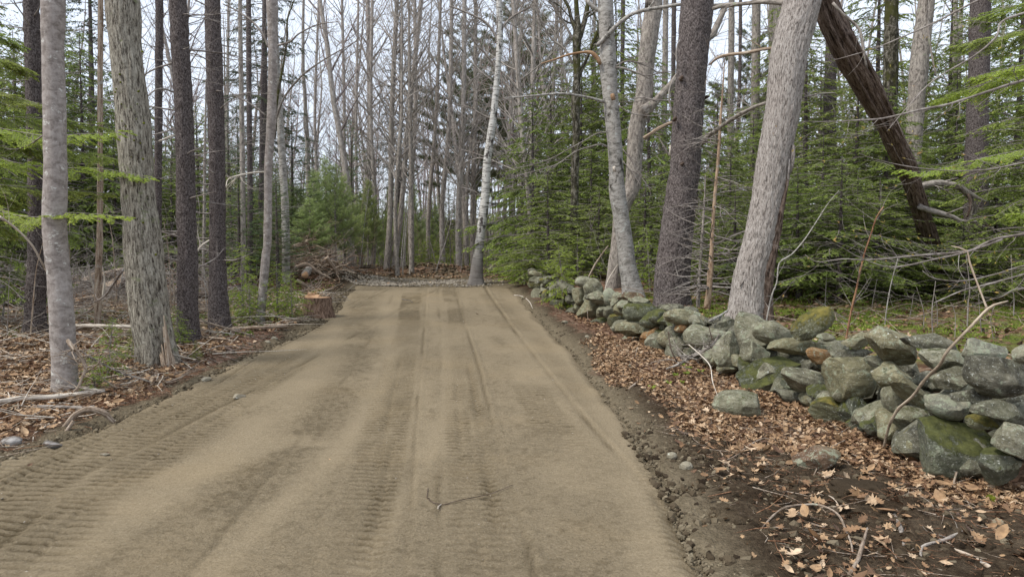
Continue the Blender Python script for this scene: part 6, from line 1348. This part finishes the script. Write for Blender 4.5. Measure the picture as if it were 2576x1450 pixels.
# brush pile, logs and an old wheel at the left
def heap(name, x, z, rx, ry, hgt, n_, r_, L_, mats, label, cat='brush pile', seed=1):
    X_ = (x-CX)/F*z; gz = H(X_, z); mb = MB(); S = []
    for _ in range(n_):
        u, v = R.gauss(0, .45), R.gauss(0, .45); h_ = hgt*max(0, 1-u*u-v*v)*R.uniform(.1, 1)
        a = R.uniform(0, 6.28); grow(S, Vector((X_+u*rx, z+v*ry, gz+h_)), Vector((math.cos(a), math.sin(a), R.gauss(.05, .3))).normalized(), R.uniform(.4, 1)*r_, R.uniform(.3, 1)*L_, 0, (.22,), .0, .3, .3, mx=1, rmin=.004)
    segs(mb, S, 4); o = obj(name, mb.mesh(name, origin=(X_, z, gz)), M[mats[0]], loc=(X_, z, gz)); tag(o, label, cat); return X_, gz
heap('brush_pile', 765, 22.5, 1.1, .9, 1.0, 170, .014, 1.6, ['bark_dead'], 'tangled brush heap of pale branches and roots left of the gravel')
heap('brush_pile', 775, 23.2, 1.2, .8, 1.1, 170, .010, 1.0, ['stick_red'], 'dark reddish twiggy part of the brush heap left of the gravel')
heap('brush_pile', 280, 17, 4.2, 1.2, .85, 420, .013, 1.5, ['bark_twig'], 'long low heap of grey slash behind the left trunks')
heap('brush_pile', 30, 15.2, 2.2, .9, .8, 260, .012, 1.3, ['bark_twig'], 'grey slash heap at the far left edge')
heap('brush_pile', 470, 18.5, 1.4, .8, .6, 110, .012, 1.2, ['stick_red'], 'brown slash heap behind the two straight dark spruces')
heap('brush_pile', 1350, 27, 1.6, .8, .5, 70, .012, 1.2, ['bark_dead'], 'scatter of pale sticks beside the far end of the wall')
LG = 'logs heaped behind the left trunks'
for (x1, y1, x2, y2, w_, z, mt, lb) in ((215,742,262,722,24,16.8,'bark_dead','short brown log with its cut end facing the bleached pole'),(248,748,300,708,30,17,'bark_dead','thick shaggy brown log pointing up to the right'),(288,722,345,690,26,17.3,'bark_grey','rough log behind the right side of the log heap'),(190,722,228,700,20,17.4,'bark_dead','small brown log at the back of the log heap'),(300,712,352,728,22,16.6,'bark_rot','dark rotten log sloping down toward the furrowed trunk'),(430,742,480,722,26,17.6,'bark_rot','dark log between the furrowed trunk and the thick dark spruce'),(480,752,530,738,22,17.4,'bark_rot','dark round log just left of the straight dark spruce'),(262,690,318,678,16,18,'bark_dead','pale split log on top of the log heap'),(15,700,60,676,20,16.2,'bark_grey','grey log at the far left behind the wheel'),(96,696,150,706,18,17,'bark_rot','dark log behind the spotted maple'),(195,770,245,752,18,15.9,'bark_dead','brown log lying in front of the log heap')):
    a, b = P(x1, y1, z), P(x2, y2, z+.5); r_ = w_/2*z/F; b = b+(b-a)*.35; a.z = max(a.z, H(a.x, a.y)+r_*.6)
    t = empty('log', a, lb, 'log', LG); mb = MB(); tube(mb, [(*a, r_), (*((a+b)/2), r_*.97), (*b, r_*.93)], 28, .05, rowdisp('furrowed')); obj('bark', mb.mesh('bark', origin=a), M[mt], t)
    mb = MB(); d = (a-b).normalized(); tube(mb, [(*(a+d*.001), r_*.93), (*(a+d*.012), r_*.9)], 24, .05); obj('cut_face', mb.mesh('cut_face', origin=a), M['cut'], t)
c_ = P(772, 690, 21.2); t = empty('log', c_, 'small log end with a pale sawn face in the brush heap', 'log'); mb = MB(); tube(mb, [(c_.x, c_.y-.2, c_.z, .11), (c_.x-.1, c_.y+.6, c_.z+.15, .11)], 20, .1, rowdisp('furrowed')); obj('bark', mb.mesh('bark', origin=c_), M['bark_grey'], t)
mb = MB(); tube(mb, [(c_.x, c_.y-.202, c_.z, .10), (c_.x, c_.y-.215, c_.z, .098)], 20, .1); obj('cut_face', mb.mesh('cut_face', origin=c_), M['cut'], t)
for (pth, z, lb) in (([(742,672,8),(770,664,9),(800,684,8),(832,700,6)], 21.5, 'pale curved branch arching out of the brush heap'), ([(820,648,12),(836,668,10),(850,690,8)], 22, 'pale broken branch at the right side of the brush heap'), ([(738,620,14),(760,612,12),(772,605,9)], 22.4, 'dark splintered branch sticking up from the brush heap'), ([(770,606,7),(776,618,6),(780,640,4)], 22.3, 'pale strip of torn wood hanging from the splintered branch'), ([(745,705,10),(790,726,8),(815,724,4)], 20.6, 'thin pale stick at the foot of the brush heap'), ([(738,748,8),(790,765,7),(830,738,4)], 17.8, 'grey stick lying behind the stump'), ([(700,600,3),(735,640,4),(742,690,4)], 21, 'thin crossed stick left of the brush heap')):
    st('fallen_branch', 'branch', lb, pth, Z=(z, z+.4), mat='bark_dead', tw=4, twl=.6)
c_ = P(38, 737, 15.2); t = empty('car_wheel', (c_.x, c_.y, c_.z), 'old black tyre on a rusty rim dumped by the slash heap at far left', 'wheel')
def ring(R0, r0, sx, k=40, m=12):
    V = []; 
    for i in range(k):
        a = i*2*PI/k
        for j in range(m):
            b = j*2*PI/m; rr = R0+r0*math.cos(b); V.append((math.cos(a)*rr, math.sin(b)*r0*sx, math.sin(a)*rr))
    Q = [(i*m+j, i*m+(j+1) % m, ((i+1) % k)*m+(j+1) % m, ((i+1) % k)*m+j) for i in range(k) for j in range(m)]
    return np.array(V), Q
mb = MB(); V, Q = ring(.25, .085, 1.1); mb.add(V, Q); obj('tyre', mb.mesh('tyre'), M['rubber'], t)
mb = MB(); V, Q = ring(.165, .022, 3.2); mb.add(V, Q); V, Q = ring(.05, .03, 1); mb.add(V, Q)
for i in range(5):
    a = i*2*PI/5; tube(mb, [(math.cos(a)*.04, 0, math.sin(a)*.04, .028), (math.cos(a)*.165, .01, math.sin(a)*.165, .022)], 8, .05)
obj('rim', mb.mesh('rim'), M['rust'], t); t.rotation_euler = (math.radians(-38), 0, math.radians(22))
for i_ in range(26):
    x = R.uniform(-20, 560); zz = R.uniform(10.5, 19); X_ = (x-CX)/F*zz
    if X_ > float(el(zz))-1.2 or abs(x-390) < 35: continue
    yb = proj((X_, zz, H(X_, zz)))[1]; hh_ = R.uniform(90, 330)*12/zz; dx = R.gauss(0, 28); w0 = R.uniform(2.5, 5)
    q_ = wand('sapling', None, [(x, yb, w0), (x+dx*.3, yb-hh_*.35, w0*.8), (x+dx*.6, yb-hh_*.7, w0*.55), (x+dx*1.3, yb-hh_, w0*.3)], zz, R.choice(['bark_beech', 'bark_twig', 'bark_dead']), 26, .75, 'thin bare saplings among the left trunks')
    queue.append((x, zz, 'thin bare sapling with fine side twigs', q_[0]))
# --- the stick leaning on the wall
def wallz(x, y): return Zcol(x)
t = empty('fallen_branch', P(2230, 1088, 5.72), 'long pale peeled stick leaning up across the wall, forked at its tip', 'branch')
L_ = [(2222,1125,8,5.75),(2231,1088,9,5.66),(2240,1060,9,5.58),(2261,1026,10,5.48),(2295,996,10,5.32),(2325,955,10,5.16),(2362,918,9.5,5.0),(2384,881,9,4.92),(2437,825,9,4.82),(2485,776,9,4.82),(2510,764,8,4.84),(2534,757,5,4.86)]
mb = MB(); pts = [(*P(x, y, z), w_*.78/2*z/F) for x, y, w_, z in L_]; tube(mb, pts, 12, .03, lambda bc, r, th, L: r*.2*fbm(bc*20, 2, 4)); obj('stem', mb.mesh('stem', origin=t.location), M['stick_pale'], t)
mb = MB(); pts = [(*P(x, y, z), w_/2*z/F) for x, y, w_, z in ((2483,778,6,4.82),(2470,745,5,4.85),(2452,698,5,4.88),(2437,655,4.5,4.9),(2432,631,4,4.9),(2410,622,3,4.92),(2392,618,2,4.95))]; tube(mb, pts, 9, .03, lambda bc, r, th, L: r*.2*fbm(bc*20, 2, 4)); obj('branch', mb.mesh('branch', origin=t.location), M['bark_dead'], t)
# --- dead branch lying against the wall (crop B pixels)
b_ = lambda L_: [(*cB(x, y), w_*.3316) for x, y, w_ in L_]
st('fallen_branch', 'branch', 'bare dead branch with many pale twigs propped against the middle of the wall', b_([(1430,985,16),(1520,950,22),(1600,905,24),(1700,850,24),(1780,800,20),(1830,720,10)]), Z=(8.6, 8.9), mat='bark_grey', tw=34, twl=.38)
st('fallen_branch', 'branch', 'thin dark twig rising from the dead branch against the wall', b_([(1510,930,12),(1470,850,10),(1450,750,8),(1445,700,6)]), Z=8.5, mat='bark_rot', tw=2)
st('fallen_branch', 'branch', 'second thin dark twig near the tip of the dead branch', b_([(1770,830,10),(1780,770,9),(1760,700,7),(1755,660,5)]), Z=8.9, mat='bark_rot', tw=2)
st('fallen_branch', 'branch', 'pale looping twig trailing down the leaves from the dead branch', b_([(1600,800,8),(1690,880,8),(1760,960,7),(1780,1080,6),(1820,1190,5)]), Z=(8.6, 6.6), mat='bleached', tw=5)
st('fallen_branch', 'branch', 'short dark upright twig at the edge of the leaves', b_([(1170,985,8),(1185,920,8),(1210,820,6)]), Z=9.6, mat='stick', tw=2)
st('fallen_branch', 'branch', 'pale lichened stick on the ground behind the pointed grey stone', b_([(1760,620,20),(1820,590,18),(1890,545,14)]), Z=(9.8, 10.4), mat='bark_beech')
st('fallen_branch', 'branch', 'dark leaning stick standing up behind the crest of the middle wall', b_([(840,290,14),(880,210,14),(930,130,12),(990,50,8)]), Z=16, mat='stick')
st('fallen_branch', 'branch', 'pale forked stick standing behind the crest of the middle wall', b_([(965,385,12),(990,310,11),(1030,240,9),(1065,190,6)]), Z=15.6, mat='bleached', tw=3)
st('fallen_branch', 'branch', 'small twig standing by the flat ledge stone', b_([(835,620,5),(832,570,5),(828,520,3)]), Z=13, mat='bark_dead')
st('fallen_branch', 'branch', 'bent pale stick on the bank near the far end of the wall', b_([(275,430,6),(340,440,6),(390,480,6),(415,530,4)]), mat='bleached')
st('root', 'root', 'brown root curling on the soil at the edge of the leaves', b_([(1145,1145,14),(1200,1105,20),(1240,1080,16),(1258,1045,10)]), mat='stick')
# --- near right ground: sticks and roots (pixels of the lower right crop)
r_c = lambda L_: [(1545+x*.3998, 944.2+y*.3998, w_*.3998, *u) for x, y, w_, *u in L_]
for (nm, ct, lb, pth, mt, tw) in (
 ('root', 'root', 'long bent root arching over the dark soil at the lower right', [(930,960,10),(1000,915,12,.03),(1080,885,14,.05),(1200,878,14,.06),(1290,880,14,.06),(1400,925,14,.05),(1455,1010,14,.03),(1492,1100,13,.02),(1495,1180,12)], 'stick', 0),
 ('root', 'root', 'straight brown root lying just below the long bent root', [(1115,905,12),(1200,925,14),(1300,955,14),(1425,975,12)], 'stick', 0),
 ('fallen_branch', 'branch', 'thin bowed twig on the soil left of the half-buried rock', [(690,545,10),(780,515,10,.02),(860,465,10,.04),(950,420,10,.03),(1015,428,8)], 'stick', 1),
 ('root', 'root', 'dark curved root at the edge of the leaf litter', [(350,262,12),(385,320,16),(420,365,20),(470,380,18),(525,385,12)], 'bark_rot', 0),
 ('fallen_branch', 'branch', 'stubby grey stick pointing at the camera at the lower right', [(1755,880,22),(1790,940,26),(1810,1010,28),(1825,1080,30)], 'bark_grey', 0),
 ('fallen_branch', 'branch', 'curving grey branch at the bottom right', [(1925,1150,16),(1935,1085,20),(1990,1065,22),(2080,1040,22),(2140,1010,18),(2190,985,14)], 'bark_grey', 3),
 ('fallen_branch', 'branch', 'dark wet branch crossing the leaves at the right', [(2120,800,14),(2160,880,18),(2220,960,18),(2290,1040,16),(2340,1110,12)], 'bark_rot', 2),
 ('fallen_branch', 'branch', 'brown stub leaning toward the camera near the bottom edge', [(1480,1260,26),(1530,1190,26,.02),(1560,1110,22,.04),(1590,1030,14,.06)], 'stick', 0),
 ('fallen_branch', 'branch', 'thin twig slanting across the half-buried rock', [(1240,655,7),(1300,580,8,.05),(1350,520,8,.07),(1450,440,6,.04)], 'stick', 0),
 ('root', 'root', 'pale stringy root in front of the dark soil mound', [(1240,680,8),(1250,760,9),(1290,820,9),(1330,870,8)], 'bark_dead', 2),
 ('root', 'root', 'pale stringy root curving up beside the other stringy one', [(1300,755,9),(1350,780,9,.02),(1390,810,9,.02),(1420,840,6)], 'bark_dead', 1),
 ('bark_strip', 'bark', 'long reddish strip of bark near the bottom right corner', [(2130,1100,22),(2220,1140,30),(2300,1180,34),(2380,1230,30),(2450,1265,20)], 'bark_dead', 0),
 ('root', 'root', 'hair-thin root looping on the soil near the bottom edge', [(980,1130,5),(1010,1095,5),(1080,1110,5),(1150,1160,5),(1200,1220,4)], 'bark_dead', 0),
 ('fallen_branch', 'branch', 'short brown root stub beside the dark soil on the road side', [(610,795,12),(650,830,14),(690,850,12)], 'stick', 1),
 ('fallen_branch', 'branch', 'fine dark twig running along the leaf edge below the lone boulder', [(850,860,8),(890,890,8),(930,920,6)], 'bark_rot', 2),
 ('fallen_branch', 'branch', 'lichened twig under the mossy blocky stone', [(1270,460,9),(1330,430,10),(1390,390,10),(1440,350,7)], 'bark_beech', 3),
 ('fallen_branch', 'branch', 'thin twig in the leaves beneath the lone boulder', [(940,270,6),(1060,262,6),(1150,250,5)], 'stick', 1),
 ('fallen_branch', 'branch', 'small forked twig among leaves right of the dark curved root', [(860,360,7),(900,355,9),(950,375,8),(1000,400,7)], 'bark_grey', 2),
 ('bark_strip', 'bark', 'splintered pale wood sliver on the soil beside the long bent root', [(1215,960,14),(1245,1000,18),(1270,1040,16),(1285,1065,8)], 'bleached', 0),
 ('fallen_branch', 'branch', 'forked brown twig standing up in the leaves before the huge mossy boulder', [(2120,1070-340,12),(2165,640,14,.10),(2190,570,10,.16)], 'stick', 3),
 ('fallen_branch', 'branch', 'thin bowed twig draped over the right-hand stones', [(2170,360,8,.45),(2240,400,8,.45),(2370,440,8,.42),(2460,420,9,.42),(2580,385,8,.45)], 'stick', 2)):
    st(nm, ct, lb, r_c(pth), mat=mt, tw=tw, twl=.12, lift=.004)
# the thin twig on the dirt, nearest the camera
t5 = lambda L_: [(686.7+x*.408, 858.4+y*.408, w_*.408) for x, y, w_ in L_]
st('fallen_branch', 'branch', 'long thin dark twig lying alone across the tyre tracks', t5([(1480,895,3.5),(1350,950,4.5),(1290,965,5),(1140,995,5.5),(1050,1020,5.5),(1000,1012,5),(960,990,4)]), mat='bark_rot', lift=.016)
st('fallen_branch', 'branch', 'short dark twig at the left end of the long thin twig', t5([(965,982,6),(948,975,5),(952,945,5),(955,915,4)]), mat='bark_rot', lift=.014)
st('fallen_branch', 'branch', 'tiny pale forked twig touching the long thin twig', t5([(1015,1052,8),(1018,1038,8),(1036,1022,6)]), mat='bleached', lift=.02)
for (x, y, s_, a, lb) in ((828,1157,.035,.3,'small pale leaf scrap on the dirt left of the long thin twig'),(1199,790,.10,.8,'small curled brown leaf on the far dirt'),(75,1172,.06,.1,'grey-green leaf at the left edge of the dirt'),(272,1100+42,.05,.5,'small dark bark chip on the left of the dirt')):
    g = G(x, y); V, T = LT[2]; mb = MB(); scatter(mb, V*np.array([1, 1, 1.6]), None, T, np.array([[0, 0, .006]]), rotm(np.array([a]), np.array([.3]), np.array([.2])), np.array([s_]), .8 if 'pale' in lb else .3); tag(obj('leaf', mb.mesh('leaf', smooth=False), M['dead_leaf'], loc=g), lb, 'leaf')
def lp(x, y, s_, kk, a, tn, lb, tp_=.2):
    g = G(x, y); V, T = LT[kk]; mb = MB(); scatter(mb, V*np.array([1, 1, 1.5]), None, T, np.array([[0, 0, .03]]), rotm(np.array([a]), np.array([tp_]), np.array([-.45])), np.array([s_]), tn); tag(obj('leaf', mb.mesh('leaf', smooth=False), M['dead_leaf'], loc=g), lb, 'leaf', 'big pale leaves on the right-hand soil')
c7 = lambda x, y: (1545+x*.3998, 944.2+y*.3998)
for (x, y, s_, kk, a, tn, lb) in ((1350,655,.15,0,1.9,.98,'large tan lobed oak leaf on the dark mound, upper one'),(1430,875,.17,1,1.4,.98,'large tan leaf resting on the long bent root'),(2455,610,.17,1,.4,.95,'big pointed tan leaf among leaves in front of the right-hand boulder'),(820,590,.09,0,.8,.8,'small orange oak leaf on the dark soil'),(525,200,.11,0,.7,.92,'pale oak leaf left of the lone boulder'),(560,445,.10,1,.2,.9,'pale curled leaf beside the dark curved root'),(1120,715,.09,2,.1,.78,'pinkish leaf on the soil below the half-buried rock'),(1810,1200,.08,2,.2,.97,'cream leaf near the bottom edge'),(1625,1160,.05,2,1,.99,'tiny whitish leaf near the bottom edge'),(770,760,.05,2,.4,.97,'small cream leaf on the bare soil'),(865,705,.07,2,1.2,.82,'small pink-brown leaf on the bare soil')):
    lp(*c7(x, y), s_, kk, a, tn, lb)
# dark peat mounds and a moss cushion in the near right ground
for i_, (x, y, w_, hh_, mt, lb, ct) in enumerate(((550,318,150,60,'clod','dark crumbly peat clump beside the dark curved root','clump'),(410,218,140,60,'clod','dark root-filled clump at the edge of the leaves','clump'),(1560,690,460,110,'clod','broad dark peat mound in the middle of the lower right','mound'),(300,120,110,40,'clod','small dark clump high on the leaf edge','clump'),(2410,770,130,90,'moss','bright green moss cushion among leaves at the right edge','moss'),(1750,640,60,30,'clod','small dark clod right of the peat mound','clump'),(1280,1130,240,70,'clod','brown earth lump near the bottom edge','clump'))):
    a, b = c7(x, y); g = G(a, b+hh_*.2); k_ = g.y/F*.3998; V, T = ico(5); q = V*(1+.22*fbm(V*2.2+i_, 4, i_)[:, None]+.10*fbm(V*9+i_, 3, i_+4)[:, None])*np.array([w_*k_/2, w_*k_*.4, hh_*k_*.62])
    mb = MB(); mb.add(q, None, T, None, .12+.1*np.clip(noise(V*6), 0, 1)); tag(obj(ct if ct != 'moss' else 'moss_cushion', mb.mesh('clump'), M[mt], loc=(g.x, g.y+.05, g.z-.01)), lb, ct if ct != 'moss' else 'moss')
# small green seedlings pushing through the leaves
for i_, (x, y) in enumerate(((1448,1112),(1540,1110),(1582,1040),(1690,1022),(1505,1055),(1600,1000),(1318,1150),(1545,975))):
    a, b = cB(x, y); g = G(a, b); mb = MB(); n_ = 5; an = NR.uniform(0, 6.28, n_); blades(mb, np.zeros((n_, 3))+[0, 0, .03], np.stack([np.cos(an), np.sin(an), np.full(n_, .6)], -1), NR.normal(0, 1, (n_, 3))+[0, -1, .5], .06, .035, NR.uniform(.4, 1, n_)); segs(mb, [(0, 0, -.01, 0, 0, .035, .002, .0015)], 4)
    o = obj('seedling', mb.mesh('seedling', smooth=False), M['grass'], loc=g); tag(o, None, 'seedling', 'tiny green seedlings in the leaf litter by the wall'); queue.append((a, g.y, 'tiny green seedling in the leaf litter', o))
# ================================================================ names for everything that repeats: told apart by the landmark they stand beside
ORD = ['first', 'second', 'third', 'fourth', 'fifth', 'sixth', 'seventh', 'eighth', 'ninth', 'tenth', 'eleventh', 'twelfth', 'thirteenth', 'fourteenth', 'fifteenth', 'sixteenth', 'seventeenth', 'eighteenth', 'nineteenth', 'twentieth']
from collections import defaultdict
bk = defaultdict(list)
for (x, z, d, o) in queue:
    lm = None
    for lx, nm in LM:
        if x >= lx: lm = nm
    bk[(lm, d)].append((x, z, o))
for (lm, d), L_ in bk.items():
    L_.sort(key=lambda q: q[0])
    for i, (x, z, o) in enumerate(L_):
        where = f'right of {lm}' if lm else 'left of the far-left dark spruce'
        if lm is None: L2 = len(L_)
        o['label'] = (f'{d} {where}' if len(L_) == 1 else f'{ORD[min(i, 19)]} {d} {where}') if lm else (f'{d} {where}' if len(L_) == 1 else f'{ORD[min(i, 19)]} {d} from the left picture edge')
# ================================================================ LIGHT, SKY, CAMERA
sc = bpy.context.scene
W = bpy.data.worlds.new('World'); sc.world = W; W.use_nodes = True; nt = W.node_tree
bg = nt.nodes['Background']; sky = nt.nodes.new('ShaderNodeTexSky'); sky.sky_type = 'NISHITA'; sky.sun_disc = False
SE, SA = math.radians(54), math.radians(-118)     # veiled sun high, behind and to the left of the view
sky.sun_elevation = SE; sky.sun_rotation = SA; sky.air_density = 1.2; sky.dust_density = 2.0
tc = nt.nodes.new('ShaderNodeTexCoord'); nz = nt.nodes.new('ShaderNodeTexNoise'); nz.inputs['Scale'].default_value = 2.2; nz.inputs['Detail'].default_value = 5
rp = nt.nodes.new('ShaderNodeValToRGB'); rp.color_ramp.elements[0].position = .3; rp.color_ramp.elements[0].color = (.62,)*3+(1,); rp.color_ramp.elements[1].position = .7; rp.color_ramp.elements[1].color = (.93,)*3+(1,)
mx = nt.nodes.new('ShaderNodeMix'); mx.data_type = 'RGBA'; mx.inputs[7].default_value = (8.2, 8.95, 10.2, 1)
nt.links.new(tc.outputs['Generated'], nz.inputs['Vector']); nt.links.new(nz.outputs[0], rp.inputs[0]); nt.links.new(rp.outputs[0], mx.inputs[0])
nt.links.new(sky.outputs[0], mx.inputs[6]); nt.links.new(mx.outputs[2], bg.inputs['Color']); bg.inputs['Strength'].default_value = .1
L = bpy.data.lights.new('sun', 'SUN'); L.energy = 2.6; L.angle = math.radians(16); L.color = (1, .96, .90)
so = bpy.data.objects.new('sun', L); C.objects.link(so)
sd = Vector((math.sin(SA)*math.cos(SE), math.cos(SA)*math.cos(SE), math.sin(SE)))
so.rotation_euler = sd.to_track_quat('Z', 'Y').to_euler(); so.location = sd*60
cam = bpy.data.cameras.new('camera'); co = bpy.data.objects.new('camera', cam); C.objects.link(co)
cam.sensor_width = 36; cam.lens = 36*F/2575; cam.clip_end = 1500; cam.clip_start = .05
co.location = (0, 0, EYE); co.rotation_euler = (math.radians(90)-TH, 0, 0); sc.camera = co
sc.view_settings.view_transform = 'Standard'; sc.view_settings.look = 'None'; sc.view_settings.exposure = .5; sc.view_settings.gamma = 1
sc.render.engine = 'CYCLES'; sc.cycles.max_bounces = 5; sc.cycles.diffuse_bounces = 4; sc.cycles.glossy_bounces = 1; sc.cycles.transmission_bounces = 3; sc.cycles.transparent_max_bounces = 4
sc.cycles.use_denoising = True; sc.cycles.caustics_reflective = False; sc.cycles.caustics_refractive = False
